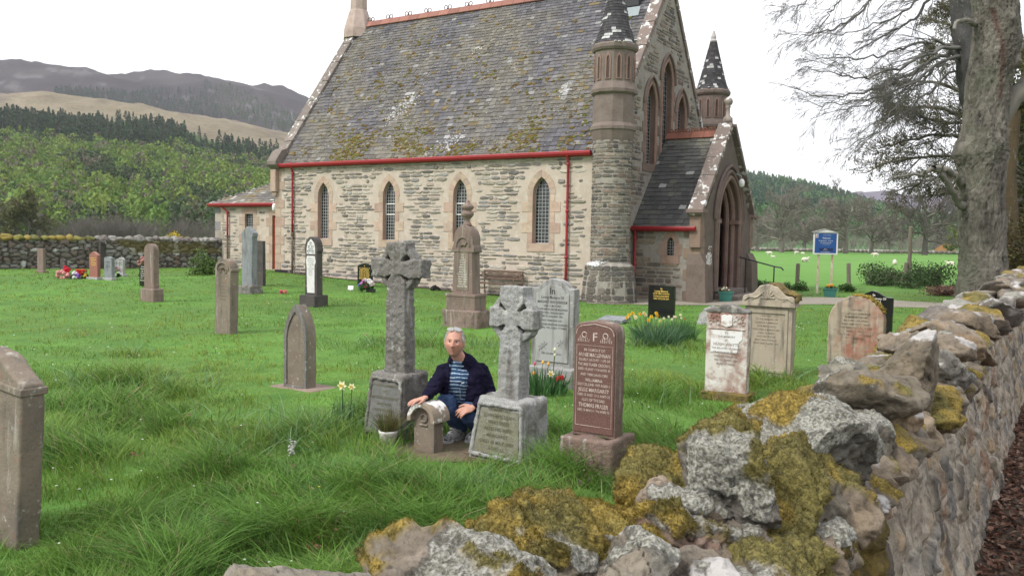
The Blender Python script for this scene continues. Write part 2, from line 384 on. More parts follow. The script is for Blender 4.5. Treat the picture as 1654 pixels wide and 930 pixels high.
# ---------------------------------------------------------------- far woods (stuff)
def crown(kind, n, rs):
    """leaf-cluster faces for one tree of height 1"""
    V = []; C = []
    for _ in range(n):
        if kind == 'pine':
            z = rs.uniform(.12, 1); rad = .24 * (1.05 - z) ** .8 * rs.uniform(.5, 1)
        else:
            z = rs.uniform(.1, 1); rad = .33 * math.sqrt(max(0, 1 - ((z - .55) / .47) ** 2)) * rs.uniform(.55, 1.05)
        a = rs.uniform(0, 6.283); c = np.array([rad * math.cos(a), rad * math.sin(a), z])
        s = rs.uniform(.035, .07) if kind == 'pine' else rs.uniform(.035, .075)
        nn = np.array([math.cos(a), math.sin(a), rs.uniform(-.2, .9)]) + rs.normal(0, .4, 3); nn /= np.linalg.norm(nn)
        t = np.cross(nn, rs.normal(0, 1, 3)); t /= np.linalg.norm(t); b = np.cross(nn, t)
        V.append([c + t * s, c + b * s * .7, c - t * s, c - b * s * .7]); k = rs.uniform(.7, 1.3); C.append([k] * 4)
    return np.array(V).reshape(-1, 3), np.array(C).reshape(-1)
rs = np.random.RandomState(5)
PROT = {k: [crown(k, 95, rs) for _ in range(5)] for k in ('pine', 'birch')}
def wood(name, spots, label, cat):
    """spots: (x,y,z,h,kind,col)"""
    Vs = []; Cs = []
    for x, y, z, h, kd, c in spots:
        v, k = PROT[kd][rs.randint(5)]; a = rs.uniform(0, 6.28); ca, sa = math.cos(a), math.sin(a); w = h * rs.uniform(.8, 1.2)
        Vs.append(np.stack([(v[:, 0] * ca - v[:, 1] * sa) * w + x, (v[:, 0] * sa + v[:, 1] * ca) * w + y, v[:, 2] * h + z], 1)); Cs.append(k[:, None] * np.array(c)[None])
    V = np.concatenate(Vs); n = len(V) // 4; F = np.arange(n * 4).reshape(-1, 4)
    return tag(mesh_np(name, V, F, M['leafy'], C=np.clip(np.concatenate(Cs), .005, 1)), label, cat, kind='stuff')
sp = []
for i in range(7500):
    a = rs.uniform(az(-330), az(620)); r = math.sqrt(rs.uniform(178 ** 2, 560 ** 2)); x, y = r * math.sin(a), r * math.cos(a)
    n = fb1((x / 70, y / 70, 0), 3, 21); n2 = fb1((x / 30, y / 30, 0), 2, 33)
    if r > 500 and n2 > .3: continue
    dark = r + n * 90 > 430
    if a > az(300) and r > 430 and rs.rand() < .7: continue
    if dark: c = (.034 + rs.uniform(-.006, .01), .058 + rs.uniform(-.01, .015), .032); kd = 'pine'; h = rs.uniform(6, 10)
    else:
        g = rs.uniform(0, 1); kd = 'birch' if rs.rand() < .8 else 'pine'; h = rs.uniform(5, 9)
        c = np.array((.095, .18, .04)) * (1 - g) + np.array((.19, .25, .05)) * g
        if n2 < -.3: c = np.array((.05, .08, .035))
        if rs.rand() < .16: c = np.array((.13, .115, .085))
    sp.append((x, y, float(zA(np.array([a]), np.array([r]))[0]) - .5, h, kd, c))
wood('woodland', sp, 'mixed green birch and dark conifer woodland covering the lower hillside', 'woodland')
sp = []
for i in range(1100):                                  # conifer belt on the moor, upper left
    px = rs.uniform(90, 500); a = az(px); r = rs.uniform(1180, 1440) ; 
    e = .9 * math.sin((px - 90) / 410 * math.pi); r = 1200 + rs.uniform(0, 1) * (90 + 130 * max(0, math.sin((px - 100) / 130)) + (px > 330) * 90)
    x, y = r * math.sin(a), r * math.cos(a)
    sp.append((x, y, float(zA(np.array([a]), np.array([r]))[0]) - 1, rs.uniform(7, 12), 'pine', (.025, .05, .034) if px < 350 else (.035 + rs.uniform(0, .02), .075, .035)))
wood('plantation', sp, 'dark conifer plantation on the moor below the bare ridge', 'woodland')
sp = []
for i in range(4500):
    a = rs.uniform(az(1150), az(1620)); r = math.sqrt(rs.uniform(300 ** 2, 960 ** 2)); x, y = r * math.sin(a), r * math.cos(a)
    n = fb1((x / 90, y / 90, 0), 3, 41)
    c = (.045, .095, .055) if n < -.1 else (.09, .175, .065)
    if r > 860 and n < .1: continue
    sp.append((x, y, float(zB(np.array([a]), np.array([r]))[0]) - .5, rs.uniform(7, 12), 'pine', np.array(c) * rs.uniform(.85, 1.15)))
wood('forest', sp, 'green conifer forest on the hill right of the church', 'woodland')
# ================================================================ church
CO = np.array([1.58, 23.94, 0.0])
church = empty('church', tuple(CO), -AV)
tag(church, 'grey rubble stone church with slate roof, red gutters, corner turrets and a porch', 'church')
def lancet(cx, w, z0, zs, za, n=9):
    """outline, counter-clockwise from bottom left"""
    h = za - zs; c = (h * h - w * w / 4) / w; R = c + w / 2
    a1 = math.atan2(h, c)
    right = [(cx - c + R * math.cos(a), zs + R * math.sin(a)) for a in np.linspace(0, a1, n)]
    left = [(2 * cx - p[0], p[1]) for p in right[:-1]][::-1]
    return [(cx - w / 2, z0), (cx + w / 2, z0)] + right + left
def inpoly(p, poly):
    x, y = p; c = False; n = len(poly)
    for i in range(n):
        x1, y1 = poly[i]; x2, y2 = poly[(i + 1) % n]
        if (y1 > y) != (y2 > y) and x < (x2 - x1) * (y - y1) / (y2 - y1) + x1: c = not c
    return c
def wall_holes(mb, outline, holes, mp, depth, c=(1, 1, 1), mwall=0, mrev=0, crev=(1, 1, 1), back=False):
    """mp(a,z,d) -> xyz ; d measured into the wall"""
    loops = [outline] + holes
    pts = [p for l_ in loops for p in l_]
    t = tessellate_polygon([[Vector((p[0], p[1], 0)) for p in l_] for l_ in loops])
    mb.add([mp(p[0], p[1], 0) for p in pts], [tuple(a) for a in t], c, mwall)
    for h in holes:
        n = len(h); mb.add([mp(p[0], p[1], 0) for p in h] + [mp(p[0], p[1], depth) for p in h], [(i, (i + 1) % n, (i + 1) % n + n, i + n) for i in range(n)], crev, mrev)
def masonry(mb, a0, a1, z0f, z1f, mp, blocked, seed, hr=(.09, .17), lr=(.18, .5), pal=None, keep=.8, gap=.02, proud=(.006, .018), jit=.02, m=0, rough_shape=.3, zlo=None):
    r = np.random.RandomState(seed); zmin, zmax = z0f, z1f
    z = zmin
    while z < zmax - .03:
        h = r.uniform(*hr); h = min(h, zmax - z)
        a = a0 + r.uniform(-.2, 0)
        while a < a1:
            l = r.uniform(*lr); b = a + l
            aa, bb = max(a, a0), min(b, a1)
            if bb - aa > .07:
                g = gap * r.uniform(.6, 1.5); x_0, x_1 = aa + g / 2, bb - g / 2; z_0, z_1 = z + g / 2, z + h - g / 2
                sh = r.uniform(0, .28) if r.rand() < rough_shape else 0
                z_0 += h * sh * .5; z_1 -= h * sh * r.uniform(.2, .8)
                ok = r.rand() < keep
                for t in np.linspace(x_0, x_1, 4):
                    for q in (z_0, (z_0 + z_1) / 2, z_1):
                        if blocked(t, q): ok = False
                if ok and x_1 - x_0 > .05 and z_1 - z_0 > .025:
                    cx, cz = (x_0 + x_1) / 2, (z_0 + z_1) / 2; hx, hz = (x_1 - x_0) / 2, (z_1 - z_0) / 2
                    P = []
                    for (ux, uz) in ((-1, -.55), (-.8, -1), (-.25, -1), (.3, -1), (.82, -1), (1, -.5), (1, .5), (.8, 1), (.2, 1), (-.3, 1), (-.84, 1), (-1, .5)):
                        jx = r.normal(0, 1) * jit; jz = r.normal(0, 1) * jit * .6
                        P.append((cx + ux * hx + jx, cz + uz * hz * (1 - (rough_shape * .35 if abs(ux) > .7 else 0)) + jz))
                    n = len(P); d = r.uniform(*proud); k = .82
                    v = [mp(p[0], p[1], .01) for p in P] + [mp(p[0], p[1], -d * .6) for p in P] + [mp(cx + (p[0] - cx) * k, cz + (p[1] - cz) * k * .9, -d * r.uniform(.85, 1.25)) for p in P] + [mp(cx, cz, -d * 1.1)]
                    f = []
                    for i in range(n):
                        j = (i + 1) % n
                        f += [(i, j, j + n, i + n), (i + n, j + n, j + 2 * n, i + 2 * n), (i + 2 * n, j + 2 * n, 3 * n)]
                    c = np.array(pal[r.randint(len(pal))]) * r.uniform(.75, 1.25)
                    mb.add(v, f, c, m)
            a = b
        z += h
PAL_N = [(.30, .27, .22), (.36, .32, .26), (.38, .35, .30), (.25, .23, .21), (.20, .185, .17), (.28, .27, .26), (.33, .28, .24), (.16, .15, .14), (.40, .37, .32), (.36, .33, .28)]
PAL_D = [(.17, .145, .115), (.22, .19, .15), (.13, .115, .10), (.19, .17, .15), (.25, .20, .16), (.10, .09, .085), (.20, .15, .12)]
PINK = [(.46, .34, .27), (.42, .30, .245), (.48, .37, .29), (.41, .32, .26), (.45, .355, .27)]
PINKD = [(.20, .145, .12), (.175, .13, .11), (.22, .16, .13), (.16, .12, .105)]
rp_ = np.random.RandomState(11)
NL, NR, EA, WD, RZ = -11.85, 1.15, 4.12, 8.2, 9.75        # nave left, right, eaves, width, ridge
HW = WD / 2; SLP = (RZ - EA) / HW
WINS = [(-9.52, .50), (-6.61, .50), (-3.80, .50), (-.93, .56)]
# --- south wall
holes = [lancet(cx, w, 1.55, 2.95, 3.45) for cx, w in WINS]
wb = MB(); mpS = lambda a, z, d: (a, d, z)
wall_holes(wb, [(NL, -.3), (NR, -.3), (NR, EA), (NL, EA)], holes, mpS, .24, mrev=1, crev=(.44, .29, .23))
# west (left) gable, seen edge on; east gable; north wall
gl = [(0, -.3), (WD, -.3), (WD, EA), (HW, RZ - .08), (0, EA)]
wb.add([(NL, p[0], p[1]) for p in gl], [(0, 1, 2, 3, 4)])
wb.add([(NL, WD, -.3), (NR, WD, -.3), (NR, WD, EA), (NL, WD, EA)], [(0, 1, 2, 3)])
GW = [(2.85, .74, 4.0, 5.75, 6.4), (4.07, .80, 4.0, 6.6, 7.3), (5.3, .74, 4.0, 5.75, 6.4)]
gholes = [lancet(*g) for g in GW]
mpE = lambda a, z, d: (NR - d, a, z)
wall_holes(wb, [(0, -.3), (WD, -.3), (WD, EA), (HW, RZ - .05), (0, EA)], gholes, mpE, .3, mwall=2, mrev=3, crev=(.19, .13, .11))
wb.build('wall', [M['mortar'], M['sand'], M['mortar_g'], M['sand']], church)
# south stones: blocked near window surrounds
def surround_block(cx, w):
    o = lancet(cx, w + .62, 1.30, 2.95, 3.78)
    return o
sb = [surround_block(*q) for q in WINS]
def blkS(a, z):
    for (cx, w), o in zip(WINS, sb):
        if abs(a - cx) > .75 or z > 3.9: continue
        if inpoly((a, z), o): return True
        k = int((z - 1.30) / .30)
        if 1.30 < z < 3.0 and abs(a - cx) < w / 2 + (.42 if k % 2 else .27): return True
    if a < NL + .45 and int((z + .3) / .32) % 2: return True
    if a < NL + .28: return True
    if a > NR - .62: return True
    return False
ms = MB()
masonry(ms, NL, NR, -.2, EA - .06, mpS, blkS, 3, hr=(.075, .15), lr=(.14, .52), pal=PAL_N, keep=.86, gap=.024, jit=.010, rough_shape=.75, proud=(.010, .034))
ms.build('rubble_face', M['rubble'], church)
# pink dressings
def dressing(mbx, cx, w, z0, zs, za, mp, pal, seed, wid=(.17, .36), q=.30, top=.20, d=.012, jamb_to=None, sill=True):
    r = np.random.RandomState(seed)
    ih = lancet(cx, w, z0, zs, za, 9); 
    h = za - zs; c = (h * h - w * w / 4) / w; R = c + w / 2; a1 = math.atan2(h, c)
    def pc(): return np.array(pal[r.randint(len(pal))]) * r.uniform(.92, 1.08)
    def blk(P, col, dd):
        n = len(P); mx_ = sum(p[0] for p in P) / n; mz = sum(p[1] for p in P) / n
        P = [(mx_ + (p[0] - mx_) * .988, mz + (p[1] - mz) * .985) for p in P]
        v = [mp(p[0], p[1], .005) for p in P] + [mp(p[0], p[1], -dd) for p in P]
        A = sum(P[i][0] * P[(i + 1) % n][1] - P[(i + 1) % n][0] * P[i][1] for i in range(n))
        f = [(i, (i + 1) % n, (i + 1) % n + n, i + n) for i in range(n)] + [tuple(range(n, 2 * n))]
        mbx.add(v, f, col)
    nv = 4
    Ro = R + top
    for s_ in (1, -1):
        ang = np.linspace(0, a1, nv + 1)
        for i in range(nv):
            P = []
            for a in np.linspace(ang[i], ang[i + 1], 4): P.append((R * math.cos(a) - c, zs + R * math.sin(a)))
            for a in np.linspace(ang[i + 1], ang[i], 4):
                xx = Ro * math.cos(a) - c; P.append((max(xx, 0.0) , zs + Ro * math.sin(a)))
            if i == nv - 1: P = [p for p in P] ; P[4] = (0, zs + math.sqrt(Ro * Ro - c * c))
            blk([(cx + s_ * p[0], p[1]) for p in P], pc(), d + .002 * (i % 2))
        z = z0 - (.22 if sill else 0); k = 0
        if sill: z = z0
        while z < zs - .02:
            hh = min(q, zs - z); ww = wid[1] if k % 2 else wid[0]
            if zs - z - hh < .1: hh = zs - z
            blk([(cx + s_ * w / 2, z), (cx + s_ * (w / 2 + ww), z), (cx + s_ * (w / 2 + ww), z + hh), (cx + s_ * w / 2, z + hh)], pc(), d + .002 * (k % 2)); z += hh; k += 1
    if sill:
        blk([(cx - w / 2 - .18, z0 - .24), (cx + w / 2 + .18, z0 - .24), (cx + w / 2 + .18, z0), (cx - w / 2 - .18, z0)], pc(), d + .012)
def lattice(parent, cx, w, z0, zs, za, mp, d, nx=5, nz=18, bars=False, wd=.007):
    win = MB(); P = lancet(cx, w, z0, zs, za, 9)
    n = len(P); win.add([mp(p[0], p[1], d) for p in P], [tuple(range(n))])
    g = win.build('window', M['glass'], parent)
    lb = MB(); h = za - zs; c = (h * h - w * w / 4) / w; R = c + w / 2
    def zt(x): return zs + math.sqrt(max(0, R * R - (abs(x - cx) + c) ** 2))
    def bar(a0, a1, b0, b1, m=0, t=.012):
        v = [mp(a, z, dd) for dd in (d - .004, d - .004 - t) for (a, z) in ((a0, b0), (a1, b0), (a1, b1), (a0, b1))]
        lb.add(v, [(0, 1, 2, 3), (7, 6, 5, 4), (0, 4, 5, 1), (1, 5, 6, 2), (2, 6, 7, 3), (3, 7, 4, 0)], (1, 1, 1), m)
    for i in range(1, nx):
        x = cx - w / 2 + w * i / nx; bar(x - wd, x + wd, z0, zt(x))
    for j in range(1, nz):
        z = z0 + (za - z0) * j / nz
        half = w / 2 if z < zs else max(0, math.sqrt(R * R - (z - zs) ** 2) - c)
        if half > .03: bar(cx - half, cx + half, z - wd, z + wd, 0, .016)
    if bars:
        for z in (2.38, 2.72): bar(cx - w / 2, cx + w / 2, z - .016, z + .016, 1, .03)
        bar(cx - w / 2, cx - w / 2 + .022, 2.38, 2.72, 1, .03); bar(cx + w / 2 - .022, cx + w / 2, 2.38, 2.72, 1, .03)
    lb.build('lattice', [M['lead'], M['whitep']], g)
    fr = MB(); o = lancet(cx, w, z0, zs, za, 9); i_ = lancet(cx, w - .05, z0 + .025, zs, za - .03, 9); n = len(o)
    v = [mp(p[0], p[1], d - .02) for p in o] + [mp(p[0], p[1], d - .02) for p in i_]
    fr.add(v, [(i, (i + 1) % n, (i + 1) % n + n, i + n) for i in range(n)]); fr.build('window_frame', M['lead'], g)
for k, (cx, w) in enumerate(WINS):
    dr = MB(); dressing(dr, cx, w, 1.55, 2.95, 3.45, mpS, PINK, 20 + k); dr.build('window_surround', M['sand'], church, bevel=.006)
    lattice(church, cx, w, 1.55, 2.95, 3.45, mpS, .17, bars=k in (1, 2))
# corner quoins left
cq = MB(); z = -.3; k = 0
while z < EA - .1:
    h = min(.32, EA - .04 - z); w = .45 if k % 2 else .28; cq.box(NL - .012, NL + w, -.014, .35 if k % 2 else .5, z + .006, z + h - .006, np.array(PINK[rp_.randint(5)]) * rp_.uniform(.85, 1)); z += .32; k += 1
cq.build('quoin', M['sand'], church, bevel=.008)
# --- slates
def slates(mb, P0, ds, du, Lf, H, row, wid, colf, seed, th=.012, skip=None):
    """Lf(t)->(a0,a1) extent along ds at up distance t"""
    r = np.random.RandomState(seed); P0, ds, du = map(lambda q: np.array(q, float), (P0, ds, du)); n = np.cross(ds, du)
    if n[2] < 0: n = -n
    k = 0; t = 0
    while t < H:
        rw = row * (1 - .25 * t / H); a0, a1 = Lf(t); a = a0 - (k % 2) * wid / 2
        while a < a1:
            w_ = wid * r.uniform(.8, 1.2); b = a + w_; x0_, x1_ = max(a, a0), min(b, a1)
            if x1_ - x0_ > .04:
                g = .004; top = min(t + rw * 1.25, H + .03); l0 = th * r.uniform(1.2, 2.4); l1 = l0 * r.uniform(.8, 1.2); dd = r.uniform(-.012, .012)
                A = P0 + ds * (x0_ + g) + du * (t + dd); B = P0 + ds * (x1_ - g) + du * (t + dd + r.uniform(-.006, .006)); Cc = P0 + ds * (x1_ - g) + du * top; D = P0 + ds * (x0_ + g) + du * top
                mid = P0 + ds * (a + b) / 2 + du * t
                c = colf(mid, (x0_ + x1_) / 2, t, r)
                mb.add([A + n * l0, B + n * l1, Cc + n * .003, D + n * .003, A - n * .003, B - n * .003], [(0, 1, 2, 3), (4, 5, 1, 0), (4, 0, 3), (1, 5, 2)], c)
            a = b
        t += rw; k += 1
def roofcol(mid, a, t, r):
    p = np.array([mid]); n1 = fb1(p[0] * .55, 4, 14); n2 = fb1(p[0] * 2.6, 3, 15)
    c = np.array([.098, .094, .104]) * r.uniform(.62, 1.4)
    wgt = np.clip(.30 + n1 * .9 + .26 * (1 - t / 7) - .28 * max(0, (a + 3.5) / 4) + n2 * .35, 0, .85)
    lich = np.array([.165, .150, .120]) * r.uniform(.6, 1.25)
    c = c * (1 - wgt) + lich * wgt
    if r.rand() < .03 + .08 * max(0, n2): c = np.array([.21, .205, .20]) * r.uniform(.7, 1.2)
    if t > .3 and r.rand() < max(0, n1) * .10 + .02: c = np.array([.155, .12, .06]) * r.uniform(.7, 1.1)
    # two white crust patches
    for (ca, ct, ra, rt) in ((-7.3, 2.35, .45, .8), (-4.4, .75, .35, .45), (-1.0, 2.6, .2, .35)):
        q = ((a - ca - (t - ct) * .25) / ra) ** 2 + ((t - ct) / rt) ** 2
        if q < 1 and r.rand() < .25: c = np.array([.36, .355, .35]) * r.uniform(.8, 1.1)
    return c
RU = np.array([0, HW, RZ - EA]); RLN = np.linalg.norm(RU); RU = RU / RLN
rf = MB()
E0 = np.array([0, -.10, EA - .08])
# decking under the slates, both slopes
rf.add([(NL + .05, -.10, EA - .11), (NR - .2, -.10, EA - .11), (NR - .2, HW, RZ - .02), (NL + .05, HW, RZ - .02)], [(0, 1, 2, 3)], (.08, .08, .085))
rf.add([(NL + .05, WD + .1, EA - .11), (NR - .2, WD + .1, EA - .11), (NR - .2, HW, RZ - .02), (NL + .05, HW, RZ - .02)], [(3, 2, 1, 0)], (.08, .08, .085))
slates(rf, E0, (1, 0, 0), RU, lambda t: (NL + .3, NR - .3), RLN + .1, .175, .20, roofcol, 5)
NU = RU * np.array([1, -1, 1])
slates(rf, (0, WD + .1, EA - .08), (1, 0, 0), NU, lambda t: (NL + .3, NR - .3), RLN + .1, .35, .45, roofcol, 6)
roof = rf.build('roof', M['slate'], church)
# moss cushions on the slates
mo = MB(); rm = np.random.RandomState(8); nn_ = np.cross((1, 0, 0), RU); v1, f1 = ICO[1]
cnt = 0
for i in range(26000):
    a = rm.uniform(NL + .6, NR - .5); t = RLN * rm.rand() ** 1.3
    p = E0 + np.array([a, 0, 0]) + RU * t
    n1 = fb1(np.array(p) * .8, 4, 31); n2 = fb1(np.array(p) * 3, 2, 32)
    dens = .85 * math.exp(-((t - .65) / .7) ** 2) * (1 if -9.5 < a < .2 else .3) + .16 * math.exp(-((t - 3.6) / 2.0) ** 2)
    dens *= max(0, .45 + n1 * 1.7 + n2 * .6)
    if -10.6 < a < -.6 and t < .12: dens += .25
    if rm.rand() > dens * .55: continue
    s = rm.uniform(.022, .06); vv = v1 * np.array([s * rm.uniform(1, 1.9), s, s * .45]) + rm.normal(0, s * .12, v1.shape)
    X = np.array([1.0, 0, 0]); vv = vv[:, :1] * X + vv[:, 1:2] * RU + vv[:, 2:3] * nn_ * 1.0
    c = np.array([.15, .10, .030]) if rm.rand() < .6 else np.array([.14, .14, .04])
    if rm.rand() < .25: c = np.array([.22, .20, .15])
    mo.add(vv + p + nn_ * .018, f1, c * rm.uniform(.7, 1.2)); cnt += 1
for i in range(9000):
    if i < 300:
        ca, ct, ra, rt = [(-7.3, 2.35, .28, .5), (-4.4, .75, .22, .28), (-1.0, 2.6, .12, .22), (-5.2, 4.9, .1, .2)][rm.choice(4, p=[.5, .3, .12, .08])]; t = ct + rm.normal() * rt * .7; a = ca + rm.normal() * ra + (t - ct) * .3; c = np.array([.50, .49, .48]); s = rm.uniform(.012, .03)
    else:
        a = rm.uniform(NL + .5, NR - .5); t = RLN * rm.rand(); p_ = E0 + np.array([a, 0, 0]) + RU * t
        if rm.rand() > .30 + .9 * fb1(p_ * .6, 3, 14) - .06 * max(0, a + 3): continue
        c = np.array([(.24, .22, .165), (.30, .29, .25), (.18, .165, .12), (.36, .35, .33)][rm.randint(4)]); s = rm.uniform(.010, .024)
    if not .05 < t < RLN - .1: continue
    p = E0 + np.array([a, 0, 0]) + RU * t; vv = v1 * np.array([s * rm.uniform(1, 2.2), s, s * .35]); vv = vv[:, :1] * np.array([1., 0, 0]) + vv[:, 1:2] * RU + vv[:, 2:3] * nn_
    mo.add(vv + p + nn_ * .02, f1, c * rm.uniform(.7, 1.2))
tag(mo.build('moss', M['moss'], roof), kind='stuff')
# ridge tiles with looped crests
rd = MB(); x = NL + .4; k = 0
prof = [(-.17, -.16), (-.14, -.19), (0, .02), (.14, -.19), (.17, -.16), (0, .07)]
while x < NR - .3:
    L_ = .46; c = np.array([.27, .125, .10]) * rp_.uniform(.8, 1.15)
    v = [(x + e, HW + p[0], RZ + .12 + p[1]) for e in (0, L_ - .012) for p in prof]
    rd.add(v, [(0, 1, 7, 6), (1, 2, 8, 7), (2, 3, 9, 8), (3, 4, 10, 9), (4, 5, 11, 10), (5, 0, 6, 11), (0, 5, 4, 3, 2, 1), (6, 7, 8, 9, 10, 11)], c)
    x += L_; k += 1
rdo = rd.build('ridge', mat('ridge_tile', (1, 1, 1), .9, use_col=True, n1=[(6, (.20, .17, .06), .58, .75, 4)], bump=.3), church)
x = NL + .75; k = 0
while x < NR - .5:
    cr_ = MB()
    for dx in (-.085, .085):
        pts = [(x + dx + .072 * math.sin(a), HW, RZ + .255 - .072 * math.cos(a)) for a in np.linspace(.35, 5.93, 14)]
        cr_.tube(pts, .016, 5)
    cr_.tube([(x, HW, RZ + .17), (x, HW, RZ + .27)], .016, 5)
    cr_.build('ridge_crest', M['rust'], rdo); x += .92
# gutter + fascia + pipes
def gutter(parent, a0, a1, y, z, h=.13, d=.13):
    g = MB(); g.box(a0, a1, y - .0, y + .05, z - .10, z + .02)                       # fascia
    P = [(0, 0), (-d * .9, .0), (-d, -.02), (-d, -h * .55), (-d * .75, -h), (-d * .2, -h), (0, -h * .8)]
    n = len(P); v = [(a, y + p[0], z + .045 + p[1]) for a in (a0 - .03, a1 + .03) for p in P]
    g.add(v, [(i, (i + 1) % n, (i + 1) % n + n, i + n) for i in range(n)] + [tuple(range(n))[::-1], tuple(range(n, 2 * n))])
    return g.build('gutter', M['red'], parent)
gutter(church, NL - .05, .66, -.075, EA - .03)
def pipe(parent, a, y, z0, z1, swan=.16, m='red', zb=None, side=0):
    g = MB(); pts = [(a - side, y - swan, z1 + .05), (a - side, y - swan, z1 - .06), (a, y - .075, z1 - .30), (a, y - .075, z0)]
    P = []
    for i in range(len(pts) - 1):
        for t in np.linspace(0, 1, 5)[:-1]: P.append(np.array(pts[i]) * (1 - t) + np.array(pts[i + 1]) * t)
    P.append(np.array(pts[-1])); g.tube(P, .036, 10)
    z = z0 + .02
    zz = z1 - .34
    while zz > z0 + .3:
        g.lathe([(.036, zz - .04), (.05, zz - .035), (.05, zz + .03), (.036, zz + .035)], 10, a, y - .075); zz -= 1.3
    o = g.build('downpipe', M[m], parent, smooth=True)
    return o
p1 = pipe(church, -10.93, 0, 1.70, EA)
g = MB(); g.tube([(-10.93, -.075, 1.72), (-10.93, -.075, -.1)], .036, 10); g.lathe([(.036, 1.62), (.052, 1.64), (.052, 1.74), (.036, 1.75)], 10, -10.93, -.075); g.build('downpipe', M['rust'], church, smooth=True, label='bare rusty lower length of pipe')
pipe(church, -.04, 0, .0, EA)
# --- skews (gable copings)
def skew(parent, a0, a1, sgn, zoff, seed, col, name='skew_coping', yb=0.0, zb=EA, yt=HW, zt=RZ, hv=.16, seg=7, whit=.1):
    b = MB(); r = np.random.RandomState(seed)
    for s_ in ((0, 1) if sgn == 0 else (0,)):
        y_b, y_t = (yb, yt) if s_ == 0 else (2 * yt - yb, yt)
        for i in range(seg):
            t0, t1 = i / seg, (i + 1) / seg - .004
            A = np.array([y_b + (y_t - y_b) * t0, zb + (zt - zb) * t0]); B = np.array([y_b + (y_t - y_b) * t1, zb + (zt - zb) * t1])
            nrm = np.array([-(zt - zb), abs(yt - yb)]); nrm = nrm / np.linalg.norm(nrm)
            if s_: nrm[0] = -nrm[0]
            lo_, hi_ = zoff, zoff + hv
            q = [(A + nrm * lo_), (B + nrm * lo_), (B + nrm * hi_), (A + nrm * hi_)]
            v = [(a0, p[0], p[1]) for p in q] + [(a1, p[0], p[1]) for p in q]
            b.add(v, [(0, 1, 2, 3), (7, 6, 5, 4), (0, 4, 5, 1), (1, 5, 6, 2), (2, 6, 7, 3), (3, 7, 4, 0)], np.array(col) * r.uniform(.85, 1.15))
    return b.build(name, M['skewm'], parent, bevel=.01)
M['skewm'] = mat('coping_stone', (1, 1, 1), .95, use_col=True, n1=[(4, (.16, .135, .12), .48, .66, 5), (5, (.62, .62, .60), .55, .60, 6), (14, (.55, .54, .52), .63, .70, 4)], bump=.5, bscale=40)
skew(church, NL - .12, NL + .30, 0, -.02, 1, (.20, .17, .15))
skew(church, NR - .34, NR + .06, 0, -.02, 2, (.20, .155, .135))
kb = MB()                                                           # kneeler, left corner
kb.add([(NL - .14 + e, y, z) for e in (0, .46) for y, z in ((-.30, EA - .02), (-.30, EA + .10), (-.02, EA + .50), (.25, EA + .6), (.25, EA - .1), (-.12, EA - .16))], [(0, 1, 2, 3, 4, 5), (11, 10, 9, 8, 7, 6)] + [(i, i + 6, (i + 1) % 6 + 6, (i + 1) % 6) for i in range(6)], (.20, .17, .15))
kb.box(NL - .10, NL + .16, -.16, .1, EA - .95, EA - .17, (.42, .31, .25)); kb.box(NL - .08, NL + .12, -.10, .1, EA - 1.08, EA - .95, (.40, .29, .24))
kb.build('skew_block', M['sand'], church, bevel=.015)
# --- chimney on the left gable
cb = MB(); cx, cy = -11.75, HW
cb.lathe([(.62, RZ - .45), (.60, RZ - .1), (.50, RZ + .25), (.37, RZ + .62), (.345, RZ + .65), (.335, RZ + 1.15), (.33, RZ + 1.55)], 8, cx, cy, (.42, .33, .29), ph=math.pi / 8)
cb.lathe([(.33, RZ + 1.5), (.42, RZ + 1.56), (.44, RZ + 1.66), (.36, RZ + 1.72), (.34, RZ + 2.3), (.40, RZ + 2.34), (.40, RZ + 2.5), (.2, RZ + 2.52)], 8, cx, cy, (.30, .25, .23), ph=math.pi / 8)
cb.build('chimney', M['sand'], church, bevel=.012)
vb = MB(); vb.box(NR - 1.15, NR - .72, HW - .75, HW - .25, RZ - .85, RZ - .25, (.05, .05, .055)); vb.add([(NR - 1.25, HW - .98, RZ - 1.22), (NR - .62, HW - .98, RZ - 1.22), (NR - .66, HW - .74, RZ - .88), (NR - 1.2, HW - .74, RZ - .88)], [(0, 1, 2, 3)], (.27, .31, .32))
vb.build('roof_vent', M['slate'], roof)
